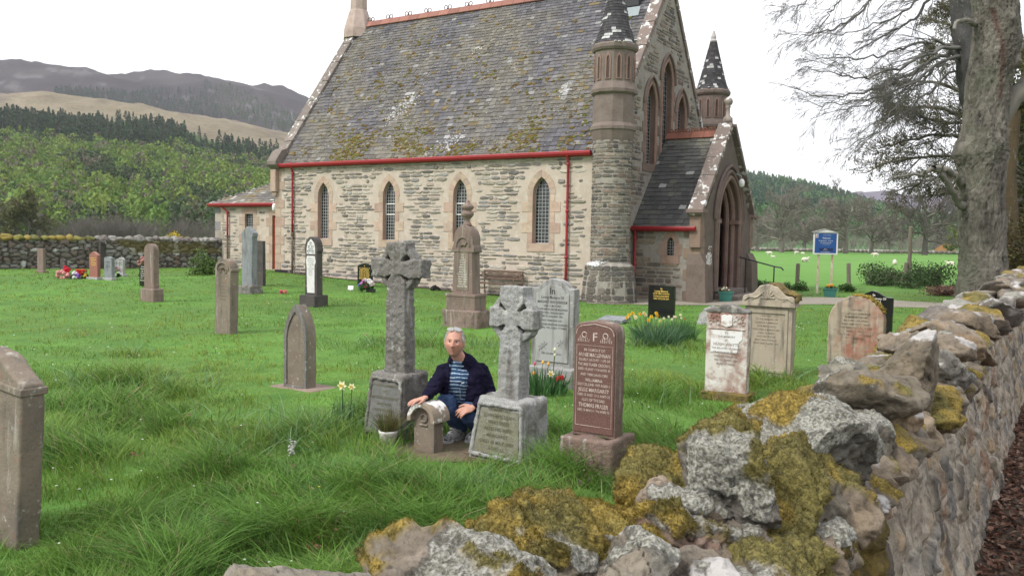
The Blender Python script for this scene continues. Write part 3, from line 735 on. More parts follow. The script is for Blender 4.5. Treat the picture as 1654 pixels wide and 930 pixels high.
# --- turrets
def turret(cx, cy, full, seed):
    t = MB(); r8 = math.pi / 8
    seg = 24
    # rubble drum
    t.lathe([(.53, .9), (.53, 4.45)], seg, cx, cy, (1, 1, 1), 0)
    t.lathe([(.80, -.3), (.74, .45), (.66, .98), (.54, 1.08)], 12, cx, cy, (1, 1, 1), 0)
    # corbelled, octagonal dressed stone stages
    t.lathe([(.53, 4.32), (.56, 4.42), (.60, 4.62), (.63, 4.66), (.63, 4.74), (.565, 4.84), (.555, 5.58), (.63, 5.64), (.64, 5.72), (.575, 5.88), (.56, 5.92), (.56, 6.74), (.60, 6.76), (.635, 6.82), (.64, 6.90), (.60, 6.95), (.3, 7.0)], 12, cx, cy, (.19, .152, .132), 1, r8)
    o = t.build('turret', [M['mortar_g'], M['sand']], church)
    # stones round the drum
    st = MB()
    def mpD(a, z, d):
        an = a / .53; rr = .53 - d
        if z < 1.05: rr = .80 + (.66 - .80) * (z + .3) / 1.3 - d
        return (cx + rr * math.cos(an), cy + rr * math.sin(an), z)
    masonry(st, -math.pi * .53 * 1.1, .53 * math.pi * .45, 1.1, 4.35, mpD, lambda a, z: False, seed, hr=(.07, .14), lr=(.12, .36), pal=PAL_D, keep=.93, gap=.02, jit=.005, rough_shape=.35)
    masonry(st, -math.pi * .53 * 1.1, .53 * math.pi * .45, -.2, 1.0, mpD, lambda a, z: False, seed + 1, hr=(.13, .2), lr=(.15, .35), pal=[(.12, .105, .09), (.15, .13, .11), (.10, .09, .085)], keep=.97, gap=.012, jit=.004, rough_shape=.2)
    st.build('rubble_face', M['rubble'], o)
    # blind lancets round the belfry stage
    nb = MB()
    for k in range(12):
        a = 2 * math.pi * k / 12 + r8 + math.pi / 12
        ap = .56 * math.cos(math.pi / 12)
        def mpn(x, y, z, a=a, ap=ap): return (cx + math.cos(a) * (ap + y) - math.sin(a) * x, cy + math.sin(a) * (ap + y) + math.cos(a) * x, z)
        P = lancet(0, .15, 5.97, 6.5, 6.66, 5)
        Pi = lancet(0, .085, 5.99, 6.48, 6.60, 5)
        n = len(P)
        v = [mpn(p[0], .004, p[1]) for p in P] + [mpn(p[0], .026, p[1]) for p in P] + [mpn(p[0], .026, p[1]) for p in Pi] + [mpn(p[0], .002, p[1]) for p in Pi]
        nb.add(v, [(i + b * n, (i + 1) % n + b * n, (i + 1) % n + (b + 1) * n, i + (b + 1) * n) for b in range(3) for i in range(n)], (.27, .18, .145))
        nb.add([mpn(p[0], .003, p[1]) for p in Pi], [tuple(range(n))], (.10, .07, .06))
    nb.build('blind_arcade', M['sand'], o)
    # slated spire
    sp_ = MB(); sp_.lathe([(.585, 6.93), (.50, 7.1), (.41, 7.4), (.30, 7.85), (.115, 8.62), (.10, 8.66)], 12, cx, cy, (.055, .052, .056), 0, r8)
    rr = np.random.RandomState(seed)
    H0, H1 = 6.96, 8.6; z = H0
    while z < H1:
        t_ = (z - H0) / (H1 - H0); R_ = .585 * (1 - t_) ** 1.0 + .11 * t_ ; R_ = np.interp(z, [6.93, 7.1, 7.4, 7.85, 8.62], [.585, .50, .41, .30, .115]); z2 = z + .085; R2 = np.interp(z2, [6.93, 7.1, 7.4, 7.85, 8.62], [.585, .50, .41, .30, .115])
        nseg = max(8, int(2 * math.pi * R_ / .12))
        for k in range(nseg):
            a0_ = 2 * math.pi * (k + .5 * (int(z * 100) % 2)) / nseg; a1_ = a0_ + 2 * math.pi / nseg * .95
            c = np.array([.05, .047, .05]) * rr.uniform(.7, 1.5)
            if rr.rand() < .16: c = np.array([.50, .50, .49]) * rr.uniform(.7, 1)
            sp_.add([(cx + (R_ + .022) * math.cos(a0_), cy + (R_ + .022) * math.sin(a0_), z), (cx + (R_ + .022) * math.cos(a1_), cy + (R_ + .022) * math.sin(a1_), z), (cx + (R2 + .006) * math.cos(a1_), cy + (R2 + .006) * math.sin(a1_), z2), (cx + (R2 + .006) * math.cos(a0_), cy + (R2 + .006) * math.sin(a0_), z2)], [(0, 1, 2, 3)], c)
        z += .08
    sp_.lathe([(.12, 8.6), (.135, 8.66), (.09, 8.72), (.10, 8.8), (.03, 9.02)], 10, cx, cy, (.42, .40, .38))
    s_ = sp_.build('spire', M['slate'], o)
    lb = MB()
    for k in range(26):
        a = rr.uniform(0, 6.28); zz = rr.uniform(6.93, 7.05); R_ = .61
        if rr.rand() < .4: continue
        s = rr.uniform(.025, .06); lb.add(v1 * np.array([s, s, s * .5]) + np.array([cx + R_ * math.cos(a), cy + R_ * math.sin(a), zz]), f1, (.60, .59, .57))
    lb.build('lichen', M['sand'], s_)
turret(1.22, .12, True, 71)
turret(1.22, WD - .22, False, 75)
wc = MB(); rr = np.random.RandomState(3)
for k in range(260):
    an = -1.9 + rr.normal() * .22; zz = 1.04 + rr.normal() * .022 * (1 + (an > -1.9)); R_ = np.interp(zz, [.98, 1.08], [.67, .55]) + .012; s = rr.uniform(.012, .03); wc.add(v1 * np.array([s, s, s * .5]) + np.array([1.22 + R_ * math.cos(an), .12 + R_ * math.sin(an), zz]), f1, (.66, .66, .65))
for k in range(200):
    s = rr.uniform(.01, .03); y = 1.95 + rr.normal() * .09; z = 1.15 + rr.normal() * .14; wc.add(v1 * np.array([s * .5, s, s]) + np.array([3.22 + .19, y, z]) + np.array([-.0, 0, 0]), f1, (.6, .59, .57))
wc.build('lichen', M['sand'], church)
# --- east gable stones and dressings
def blkE(a, z):
    if z > EA + (min(a, WD - a)) * SLP - .25: return True
    for (cx, w, z0, zs, za) in GW:
        if abs(a - cx) < w / 2 + .26 and z0 - .2 < z < za + .28: return True
    if a > 1.75 and a < WD - 1.75 and z < 2.2 + 1.19 * min(a - 1.75, WD - 1.75 - a) + .1: return True
    return False
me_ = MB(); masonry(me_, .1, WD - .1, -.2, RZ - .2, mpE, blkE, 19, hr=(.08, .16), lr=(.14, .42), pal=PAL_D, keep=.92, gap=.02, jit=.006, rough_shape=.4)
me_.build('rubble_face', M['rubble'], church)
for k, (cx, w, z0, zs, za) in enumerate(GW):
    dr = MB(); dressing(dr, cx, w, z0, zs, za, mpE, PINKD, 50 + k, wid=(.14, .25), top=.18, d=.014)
    # moulded hood
    h = za - zs + .2; ww = w + .42; c = (h * h - ww * ww / 4) / ww; R = c + ww / 2; a1 = math.atan2(h, c)
    for s_ in (1, -1):
        pts = [mpE(cx + s_ * (R * math.cos(a) - c), zs + R * math.sin(a), -.04) for a in np.linspace(0, a1, 10)]
        dr.tube(pts, .04, 6, (.20, .15, .13))
        dr.tube([mpE(cx + s_ * (w / 2 + .015), z, -.0) for z in (z0, zs)], .045, 8, (.30, .19, .15))
        h2 = za - zs; c2 = (h2 * h2 - w * w / 4) / w; R2 = c2 + w / 2; a2 = math.atan2(h2, c2)
        dr.tube([mpE(cx + s_ * (R2 * math.cos(a) - c2 + .01), zs + R2 * math.sin(a), -.0) for a in np.linspace(0, a2, 10)], .045, 8, (.27, .18, .14))
    dr.build('window_surround', M['sand'], church)
    lattice(church, cx, w, z0, zs, za, mpE, .2, nx=5, nz=22, wd=.005)
# --- porch
PA, PB, PY0, PY1, PE = 1.15, 3.22, 1.75, 6.45, 2.12
PHW = (PY1 - PY0) / 2; PYC = (PY0 + PY1) / 2; PRZ = 4.88
porch = MB()
pwin = lancet(2.33, .20, 1.28, 1.62, 1.80, 5)
mpP = lambda a, z, d: (a, PY0 + d, z)
wall_holes(porch, [(PA, -.3), (PB, -.3), (PB, PE), (PA, PE)], [pwin], mpP, .12, mrev=1, crev=(.19, .13, .11))
porch.add([(PA, PY1, -.3), (PB, PY1, -.3), (PB, PY1, PE), (PA, PY1, PE)], [(3, 2, 1, 0)])
AR = lancet(PYC, 2.0, .28, 2.35, 3.62, 12)
mpF = lambda a, z, d: (PB - d, a, z)
wall_holes(porch, [(PY0, -.3), (PY1, -.3), (PY1, PE + .1), (PYC, PRZ + .1), (PY0, PE + .1)], [AR], mpF, .5, c=(.15, .12, .102), mwall=1, mrev=1, crev=(.20, .14, .12))
# interior: back wall with door, floor
porch.box(PA + .05, PB - .5, PY0 + .3, PY1 - .3, .2, .28, (.16, .12, .10), 1)
po = porch.build('porch', [M['mortar_g'], M['sand']], church)
ib = MB(); ib.box(PB - .78, PB - .70, PYC - .72, PYC + .72, .28, 2.6, (.20, .035, .018)); ib.box(PB - .80, PB - .69, PYC - .86, PYC - .72, .28, 2.75, (.26, .17, .13), 1); ib.box(PB - .80, PB - .69, PYC + .72, PYC + .86, .28, 2.75, (.26, .17, .13), 1)
for s_ in (1, -1):
    P_ = [(PYC + s_ * .86, .28), (PYC + s_ * 2.1, .28), (PYC + s_ * 2.1, PE), (PYC, PRZ - .25), (PYC, 2.75), (PYC + s_ * .86, 2.75)]
    ib.add([(PB - .75, p[0], p[1]) for p in P_], [(0, 1, 2, 3, 4, 5)], (.13, .10, .09), 1)
ib.build('porch_door', [M['door'], M['sand']], po)
pm = MB()
def blkP(a, z):
    if 1.15 < z < 1.95 and 1.93 < a < 2.72: return True
    if a > PB - .32 or (a > PB - .55 and int((z + .3) / .3) % 2): return True
    return False
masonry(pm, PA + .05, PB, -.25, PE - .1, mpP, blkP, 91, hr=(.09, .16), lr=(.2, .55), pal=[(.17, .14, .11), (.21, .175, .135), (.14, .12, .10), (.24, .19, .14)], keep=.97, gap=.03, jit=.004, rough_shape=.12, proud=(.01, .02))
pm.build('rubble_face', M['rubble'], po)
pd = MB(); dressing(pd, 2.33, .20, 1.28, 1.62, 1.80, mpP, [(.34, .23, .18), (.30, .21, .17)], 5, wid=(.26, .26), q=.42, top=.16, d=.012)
z = -.3; k = 0
while z < PE - .02:
    h = min(.3, PE - z); w = .5 if k % 2 else .3
    pd.box(PB - w, PB + .008, PY0 - .016, PY0 + .3, z + .005, z + h - .005, np.array([(.26, .20, .15), (.22, .17, .13), (.29, .22, .16)][k % 3]) * rp_.uniform(.85, 1.1)); z += .3; k += 1
pd.build('quoin', M['sand'], po, bevel=.006)
w_ = MB(); w_.add([mpP(p[0], p[1], .08) for p in pwin], [tuple(range(len(pwin)))]); wp = w_.build('window', M['glass'], po)
lbb = MB()
for i in (1, 2): lbb.box(2.23 + i * .067 - .004, 2.23 + i * .067 + .004, PY0 + .06, PY0 + .075, 1.28, 1.72)
for j in range(1, 6): lbb.box(2.235, 2.425, PY0 + .058, PY0 + .07, 1.28 + j * .08 - .004, 1.28 + j * .08 + .004)
lbb.build('lattice', M['lead'], wp)
# porch roof
def pcol(mid, a, t, r):
    n = fb1(np.array(mid) * 1.8, 3, 77)
    c = np.array([.072, .072, .070]) * r.uniform(.75, 1.25)
    wg = np.clip(n * 1.2, 0, .8); c = c * (1 - wg) + np.array([.15, .145, .11]) * wg
    if r.rand() < .03: c = np.array([.3, .3, .29])
    return c
PU = np.array([0, PHW, PRZ - PE]); PL = np.linalg.norm(PU); PU /= PL
pr_ = MB()
for sgn in (1, -1):
    U_ = PU * np.array([1, sgn, 1]); y_ = PY0 - .12 if sgn > 0 else PY1 + .12; q = (PY0 - .12, PYC) if sgn > 0 else (PY1 + .12, PYC)
    pr_.add([(PA, q[0], PE - .12), (PB - .2, q[0], PE - .12), (PB - .2, q[1], PRZ - .03), (PA, q[1], PRZ - .03)], [(0, 1, 2, 3)], (.05, .05, .05))
    slates(pr_, (0, y_, PE - .10), (1, 0, 0), U_, lambda t: (PA + .01, PB - .22), PL + .12, .19, .21, pcol, 8 + sgn)
prf = pr_.build('porch_roof', M['slate'], po)
pr2 = MB(); x = PA + .02
while x < PB - .3:
    v = [(x + e, PYC + p[0] * .8, PRZ + .12 + p[1] * .9) for e in (0, .40) for p in prof]
    pr2.add(v, [(0, 1, 7, 6), (1, 2, 8, 7), (2, 3, 9, 8), (3, 4, 10, 9), (4, 5, 11, 10), (5, 0, 6, 11), (0, 5, 4, 3, 2, 1), (6, 7, 8, 9, 10, 11)], (.21, .10, .075)); x += .41
for i, x in enumerate(np.arange(PA + .12, PB - .3, .27)):
    for dx in (-.055, .055):
        pr2.tube([(x + dx + .045 * math.sin(a), PYC, PRZ + .225 - .045 * math.cos(a)) for a in np.linspace(.3, 6.0, 10)], .02, 5, (.26, .07, .05))
pr2.build('ridge', M['clay'], prf)
gutter(po, PA + .03, PB - .14, PY0 - .10, PE - .06, h=.12)
pp = MB(); pp.tube([(PA + .12, PY0 - .17, PE - .05), (PA + .12, PY0 - .1, PE - .22), (PA + .12, PY0 - .08, PE - .4), (PA + .12, PY0 - .08, 1.05), (PA + .14, PY0 - .10, .95), (PA + .14, PY0 - .10, .06)], .04, 10)
for zz in (1.75, 1.0, .3): pp.lathe([(.04, zz - .04), (.055, zz - .035), (.055, zz + .03), (.04, zz + .035)], 10, PA + .125, PY0 - .085)
pp.build('downpipe', M['red'], po, smooth=True)
# porch gable copings, kneelers, buttresses, finial
skew(po, PB - .34, PB + .10, 0, .10, 12, (.20, .16, .14), yb=PY0 - .10, zb=PE + .22, yt=PYC, zt=PRZ + .22, hv=.13, seg=5)
for s_ in (1, -1):
    kn = MB()
    yk = PYC - s_ * (PHW + .02)
    kn.box(PB - .36, PB + .14, min(yk - s_ * .26, yk + s_ * .2), max(yk - s_ * .26, yk + s_ * .2), PE + .36, PE + .47, (.20, .15, .13))
    kn.box(PB - .30, PB + .02, min(yk - s_ * .10, yk + s_ * .2), max(yk - s_ * .10, yk + s_ * .2), PE - .6, PE + .36, (.24, .17, .13))
    ya, yb_ = sorted((yk - s_ * .14, yk + s_ * .5))
    # battered buttress foot
    kn.add([(PB - .34, ya, -.3), (PB + .26, ya, -.3), (PB + .26, yb_, -.3), (PB - .34, yb_, -.3), (PB - .34, ya, 1.05), (PB + .20, ya, 1.05), (PB + .20, yb_, 1.05), (PB - .34, yb_, 1.05), (PB - .34, ya + .06, 1.35), (PB + .03, ya + .06, 1.35), (PB + .03, yb_, 1.35), (PB - .34, yb_, 1.35)],
           [(0, 1, 5, 4), (1, 2, 6, 5), (2, 3, 7, 6), (3, 0, 4, 7), (4, 5, 9, 8), (5, 6, 10, 9), (6, 7, 11, 10), (7, 4, 8, 11), (8, 9, 10, 11)], (.165, .13, .108))
    kn.build('buttress', M['sand'], po, bevel=.012)
am = MB()                                                        # arch orders
for k, (ex, dd, rad, cc) in enumerate(((.02, -.02, .07, (.21, .15, .125)), (.20, -.03, .06, (.19, .14, .12)), (.36, -.05, .05, (.17, .13, .115)), (-.10, .16, .08, (.22, .15, .125)), (-.18, .32, .08, (.20, .14, .12)))):
    w = 2.0 + 2 * ex; h = 1.27 + ex; c = (h * h - w * w / 4) / w; R = c + w / 2; a1 = math.atan2(h, c)
    for s_ in (1, -1):
        pts = [mpF(PYC + s_ * (R * math.cos(a) - c), 2.35 + R * math.sin(a), dd) for a in np.linspace(0, a1, 14)]
        if k != 2: pts = [mpF(PYC + s_ * w / 2, z, dd) for z in (.25, 1.3)] + pts
        am.tube(pts, rad, 8, cc)
for s_ in (1, -1):
    a_, b_ = sorted((PYC + s_ * .80, PYC + s_ * 1.22)); am.box(PB - .42, PB + .07, a_, b_, 2.24, 2.36, (.22, .15, .12))
am.build('arch_moulding', M['sand'], po)
fi = MB(); fi.lathe([(.15, PRZ + .35), (.14, PRZ + .52), (.06, PRZ + .60), (.055, PRZ + .82), (.09, PRZ + .86), (.05, PRZ + .88), (.11, PRZ + .93), (.135, PRZ + 1.0), (.12, PRZ + 1.08), (.05, PRZ + 1.14), (.01, PRZ + 1.15)], 14, PB - .12, PYC, (.30, .25, .22))
fi.build('finial', M['skewm'], po, smooth=True)
lm = MB(); yl = PYC + .28; zl = 3.55
lm.tube([(PB + .0, yl, zl + .12), (PB + .14, yl, zl + .20), (PB + .26, yl, zl + .14), (PB + .28, yl, zl + .04)], .016, 8, m=1); lm.lathe([(.03, zl - .20), (.085, zl - .16), (.09, zl - .04), (.06, zl + .03), (.03, zl + .05)], 14, PB + .28, yl)
lm.build('lamp', [M['lamp'], M['lead']], po, smooth=True)
stp = MB(); stp.box(PB + .02, PB + .75, PYC - 1.15, PYC + 1.15, -.2, .15, (.20, .17, .15)); stp.box(PB - .45, PB + .35, PYC - .98, PYC + .98, .15, .285, (.20, .17, .15)); stp.build('step', M['sand'], po, bevel=.015)
# --- annex (vestry) at the left end
AX0, AX1, AY0, AY1, AE = -16.35, NL, 1.0, 6.4, 2.80
an = MB(); awin = [(-14.62, 1.22), (-14.18, 1.22), (-14.18, 2.42), (-14.62, 2.42)]
ad = [(-13.12, .36), (-12.30, .36), (-12.30, 2.36), (-13.12, 2.36)]
mpA = lambda a, z, d: (a, AY0 + d, z)
wall_holes(an, [(AX0, -.2), (AX1, -.2), (AX1, AE), (AX0, AE)], [awin, ad], mpA, .16, mrev=1, crev=(.40, .27, .21))
an.add([(AX0, AY0, -.2), (AX0, AY1, -.2), (AX0, AY1, AE), (AX0, AY0, AE)], [(0, 1, 2, 3)]); an.add([(AX0, AY1, -.2), (AX1, AY1, -.2), (AX1, AY1, AE), (AX0, AY1, AE)], [(0, 1, 2, 3)])
ao = an.build('annex', [M['mortar'], M['sand']], church)
def blkA(a, z):
    if abs(a + 14.40) < .55 and 1.0 < z < 2.75: return True
    if -13.5 < a < -11.95 and z < 2.75: return True
    if a < AX0 + .3: return True
    return False
aw = MB(); masonry(aw, AX0, AX1, .1, AE - .05, mpA, blkA, 33, hr=(.08, .16), lr=(.15, .5), pal=PAL_N, keep=.72, gap=.03, jit=.008, rough_shape=.7); aw.build('rubble_face', M['rubble'], ao)
aq = MB()
for k, z in enumerate(np.arange(-.2, AE - .1, .33)):
    aq.box(AX0 - .012, AX0 + (.5 if k % 2 else .3), AY0 - .014, AY0 + .3, z + .008, min(z + .325, AE), np.array([(.27, .26, .27), (.36, .32, .27)][k % 2]) * rp_.uniform(.85, 1.15))
def frame(cx, w, z0, z1, ws=(.18, .34)):
    k = 0; z = z0
    while z < z1 - .02:
        h = min(.33, z1 - z); ww = ws[k % 2]
        for s_ in (1, -1):
            a_, b_ = sorted((cx + s_ * w / 2, cx + s_ * (w / 2 + ww))); b_ = min(b_, AX1 - .02); aq.box(a_, b_, AY0 - .013, AY0 + .01, z + .004, z + h - .004, np.array(PINK[rp_.randint(5)]) * rp_.uniform(.85, 1.05))
        z += h; k += 1
    aq.box(cx - w / 2 - .2, min(cx + w / 2 + .2, AX1 - .02), AY0 - .014, AY0 + .01, z1, z1 + .24, PINK[1])
frame(-14.40, .44, 1.0, 2.42); frame(-12.71, .82, .3, 2.36)
aq.box(-14.85, -13.95, AY0 - .03, AY0 + .01, 1.04, 1.22, PINK[0]); aq.build('quoin', M['sand'], ao, bevel=.006)
ag = MB(); ag.add([mpA(p[0], p[1], .10) for p in awin], [(0, 1, 2, 3)]); g_ = ag.build('window', M['glass'], ao)
al = MB()
for i in range(1, 5): al.box(-14.62 + i * .088 - .005, -14.62 + i * .088 + .005, AY0 + .082, AY0 + .095, 1.22, 2.42)
for j in range(1, 13): al.box(-14.62, -14.18, AY0 + .080, AY0 + .093, 1.22 + j * .092 - .005, 1.22 + j * .092 + .005)
al.build('lattice', M['lead'], g_)
dd = MB(); dd.box(-13.06, -12.36, AY0 + .09, AY0 + .14, .36, 2.02)
for i in range(6): dd.box(-13.06 + i * .118, -13.06 + i * .118 + .104, AY0 + .075, AY0 + .092, .42, 1.98)
dd.box(-13.12, -13.05, AY0 + .06, AY0 + .13, .36, 2.36); dd.box(-12.37, -12.30, AY0 + .06, AY0 + .13, .36, 2.36); dd.box(-13.05, -12.37, AY0 + .06, AY0 + .13, 2.02, 2.08); dd.box(-13.05, -12.37, AY0 + .10, AY0 + .13, 2.08, 2.36)
do = dd.build('door', M['door'], ao); hh = MB(); hh.lathe([(.0, 1.16), (.02, 1.17), (.025, 1.19), (.02, 1.21), (0, 1.22)], 8, -12.98, AY0 + .04); hh.tube([(-12.98, AY0 + .04, 1.19), (-12.98, AY0 + .08, 1.19)], .01, 6); hh.build('door_handle', M['black'], do)
# annex hipped roof
AR0 = np.array([AX0 - .15, AY0 - .15, AE - .02]); HIPX, HIPY, HIPZ = -11.95, 3.7, 4.62
ar = MB()
A_, B_, C_, D_ = (AX0 - .15, AY0 - .15, AE), (AX1, AY0 - .15, AE), (HIPX, HIPY, HIPZ), (AX0 - .15, AY1 + .15, AE)
ar.add([A_, B_, C_], [(0, 1, 2)], (.1, .1, .1)); ar.add([A_, C_, D_], [(0, 1, 2)], (.1, .1, .1)); ar.add([D_, C_, (AX1, AY1 + .15, AE)], [(0, 1, 2)], (.1, .1, .1))
AUv = np.array([0, HIPY - AY0 + .15, HIPZ - AE]); AUl = np.linalg.norm(AUv); AUv /= AUl
def acol(mid, a, t, r):
    n = fb1(np.array(mid) * 1.2, 3, 17); c = np.array([.13, .12, .12]) * r.uniform(.7, 1.3); w = np.clip(.6 + n, 0, 1); c = c * (1 - w) + np.array([.22, .20, .15]) * r.uniform(.7, 1.2) * w
    if r.rand() < .07: c = np.array([.36, .35, .33])
    if r.rand() < .06: c = np.array([.18, .12, .05])
    return c
slates(ar, (0, AY0 - .17, AE + .01), (1, 0, 0), AUv, lambda t: (AX0 - .15 + (HIPX - AX0 + .15) * t / AUl, AX1), AUl, .15, .19, acol, 55)
W2 = np.array([HIPX - AX0 + .15, 0, HIPZ - AE]); W2l = np.linalg.norm(W2); W2 /= W2l
slates(ar, (AX0 - .15, 0, AE + .01), (0, 1, 0), W2, lambda t: (AY0 - .15 + (HIPY - AY0 + .15) * t / W2l, AY1 + .15 - (AY1 + .15 - HIPY) * t / W2l), W2l, .15, .19, acol, 56)
ar.build('annex_roof', M['slate'], ao)
gutter(ao, AX0 - .16, AX1 - .02, AY0 - .13, AE - .02, h=.12)
pipe(ao, -15.55, AY0, 1.55, AE - .0, swan=.18, side=.28)
g = MB(); g.tube([(-15.55, AY0 - .075, 1.57), (-15.55, AY0 - .075, .1)], .036, 10); g.lathe([(.036, 1.5), (.05, 1.52), (.05, 1.58), (.036, 1.6)], 10, -15.55, AY0 - .075); g.build('downpipe', M['rust'], ao, smooth=True, label='bare rusty lower length of pipe')
lm = MB(); xl, yl, zl = -12.55, AY0 - .42, AE - .05
lm.tube([(-11.9, -.02, AE + .10), (-12.3, yl, AE + .12), (xl, yl, AE + .12), (xl, yl, AE + .02)], .014, 8, m=1); lm.tube([(xl, yl, AE + .12), (xl - .2, yl, AE + .12)], .02, 8, m=0); lm.lathe([(.03, zl - .26), (.085, zl - .22), (.09, zl - .06), (.06, zl + .02), (.03, zl + .04)], 14, xl, yl)
lm.build('lamp', [M['lamp'], M['lead']], ao, smooth=True)
# black plinth vents at the foot of the wall, left bay and turret
vt = MB(); vt.box(-11.1, -10.95 - .1, -.03, .0, .05, .30); vt.box(-11.85, -11.05, -.03, -.002, .08, .42); vt.box(-10.85, -9.9, -.03, -.002, .08, .36); vt.build('plinth_slate', M['black'], church)
vt = MB(); vt.box(NR + .02, NR + .04, .93, 1.05, .02, .5); vt.build('vent', M['black'], church)
# bare earth strip along the foot of the wall
sg = lambda s, v, z=0: CO + S_ * s + V_ * v + np.array([0, 0, z])
# ================================================================ gravestones
def ring(mb, outer, inner, y0, y1, c=(1, 1, 1), m=0):
    n = len(outer); v = [(p[0], y1, p[1]) for p in outer] + [(p[0], y0, p[1]) for p in outer] + [(p[0], y0, p[1]) for p in inner] + [(p[0], y1, p[1]) for p in inner]
    mb.add(v, [(i + b * n, (i + 1) % n + b * n, (i + 1) % n + (b + 1) * n, i + (b + 1) * n) for b in range(3) for i in range(n)], c, m)
def arch(w, h, rise, n=14):                      # segment / round top
    if rise <= 0: return [(-w / 2, 0), (w / 2, 0), (w / 2, h), (-w / 2, h)]
    R = (w * w / 4 + rise * rise) / (2 * rise); a = math.asin(min(1, w / 2 / R)) if rise <= w / 2 else math.pi / 2
    cz = h - R
    return [(-w / 2, 0), (w / 2, 0)] + [(R * math.sin(t), cz + R * math.cos(t)) for t in np.linspace(a, -a, n)]
def shoulders(w, hs, h, aw, n=12):               # arch rising between flat shoulders
    r = h - hs; R = (aw * aw / 4 + r * r) / (2 * r); a = math.asin(min(1, aw / 2 / R)); cz = h - R
    return [(-w / 2, 0), (w / 2, 0), (w / 2, hs)] + [(R * math.sin(t), cz + R * math.cos(t)) for t in np.linspace(a, -a, n)] + [(-w / 2, hs)]
def shrink(P, k, cz=None):
    xs = [p[0] for p in P]; zs = [p[1] for p in P]; cx = 0; w = max(xs) - min(xs); h = max(zs) - min(zs); mz = min(zs) + h / 2
    return [(p[0] * (1 - 2 * k / w), mz + (p[1] - mz) * (1 - 2 * k / h)) for p in P]
def bake(o, mods):
    for k, a in mods:
        m = o.modifiers.new(k, k)
        for p, v in a.items(): setattr(m, p, v)
    bpy.context.view_layer.update(); dg = bpy.context.evaluated_depsgraph_get()
    me = bpy.data.meshes.new_from_object(o.evaluated_get(dg)); o.modifiers.clear(); old = o.data; o.data = me; me.name = old.name
    if not len(me.materials):
        for mm in old.materials: me.materials.append(mm)
    return o
def getv(me):
    V = np.zeros(len(me.vertices) * 3, np.float32); me.vertices.foreach_get('co', V); N = np.zeros(len(me.vertices) * 3, np.float32); me.vertices.foreach_get('normal', N)
    return V.reshape(-1, 3).astype(float), N.reshape(-1, 3).astype(float)
def rough(o, vox, amp, freq, seed=0, fine=.35, keepfront=None, bevel=0):
    mods = []
    if bevel: mods.append(('BEVEL', dict(width=bevel, segments=2)))
    mods.append(('REMESH', dict(mode='VOXEL', voxel_size=vox)))
    bake(o, mods); me = o.data; V, N = getv(me)
    d = fbm(V * freq, 4, seed) * amp
    if keepfront is not None: d = d * np.where(keepfront(V), .25, 1)
    V += N * d[:, None]; me.vertices.foreach_set('co', V.astype(np.float32).ravel())
    me.polygons.foreach_set('use_smooth', np.ones(len(me.polygons), bool)); me.update()
    return o
def letters(parent, lines, cx, yf, mt, name='inscription', thick=.0012):
    """lines: (text, cap height, centre z, max width)"""
    Vs, Fs, b = [], [], 0
    tos = []
    for q in lines:
        cu_ = bpy.data.curves.new('t', 'FONT'); cu_.body = q[0]; cu_.size = 1; cu_.align_x = 'CENTER'; cu_.resolution_u = 2; cu_.offset = .012
        to = bpy.data.objects.new('t', cu_); COL.objects.link(to); tos.append(to)
    bpy.context.view_layer.update(); dg = bpy.context.evaluated_depsgraph_get()
    for q, to in zip(lines, tos):
        t, h, z, mw = q[:4]; xo = q[4] if len(q) > 4 else 0
        me = bpy.data.meshes.new_from_object(to.evaluated_get(dg))
        v = np.zeros(len(me.vertices) * 3, np.float32); me.vertices.foreach_get('co', v); v = v.reshape(-1, 3)
        if len(v):
            w = (v[:, 0].max() - v[:, 0].min()); sz = h / .7; sx = min(sz, mw / w)
            Vs.append(np.stack([cx + xo + v[:, 0] * sx, np.full(len(v), yf - thick), z - h / 2 + v[:, 1] * sz], 1))
            Fs += [tuple(i + b for i in p.vertices) for p in me.polygons]; b += len(v)
        bpy.data.meshes.remove(me)
    for to in tos:
        c_ = to.data; bpy.data.objects.remove(to); bpy.data.curves.remove(c_)
    return mesh_np(name, np.concatenate(Vs), Fs, mt, parent)
def gname(name, label, P, w, cat='gravestone', group=None, tilt=(0, 0), rz=0):
    o = empty(name, tuple(np.array(P) - S_ * w / 2), 0, rot=(math.radians(tilt[0]), math.radians(tilt[1]), -AV + math.radians(rz)))
    return tag(o, label, cat, group)
LICH = [(9, (.42, .42, .38), .60, .68, 6), (30, (.55, .55, .50), .66, .72, 4)]
STK = [((.10, .09, .08), .52, .72), ((.36, .35, .31), .60, .74)]
M['granite'] = mat('grey_granite', (.30, .30, .29), .9, n1=[(160, (.13, .13, .13), .5, .62, 2), (230, (.5, .5, .49), .56, .66, 2), (5, (.22, .22, .19), .48, .7, 5), (16, (.44, .44, .40), .60, .68, 5)], streak=STK, bump=.7, bscale=50, bdist=.012)
M['granite_d'] = mat('dark_granite', (.19, .18, .165), .92, n1=[(120, (.09, .085, .08), .5, .62, 2), (4, (.13, .12, .10), .45, .7, 5), (14, (.36, .36, .33), .58, .68, 5), (6, (.5, .5, .47), .66, .70, 5)], streak=STK, bump=.8, bscale=45, bdist=.015)
M['granite_s'] = mat('smooth_grey_granite', (.34, .345, .33), .7, n1=[(200, (.24, .24, .24), .5, .65, 2), (6, (.27, .28, .25), .5, .75, 4)], streak=STK[:1], bump=.15, bscale=120)
M['panel'] = mat('mossy_panel', (.19, .185, .13), .95, n1=[(120, (.10, .10, .08), .5, .65, 2), (9, (.27, .27, .25), .5, .72, 5), (30, (.13, .12, .06), .5, .75, 4)], bump=.5, bscale=60)
M['panel_d'] = mat('worn_panel', (.15, .15, .14), .95, n1=[(120, (.08, .08, .08), .5, .65, 2), (7, (.20, .20, .18), .5, .75, 5)], bump=.5, bscale=60)
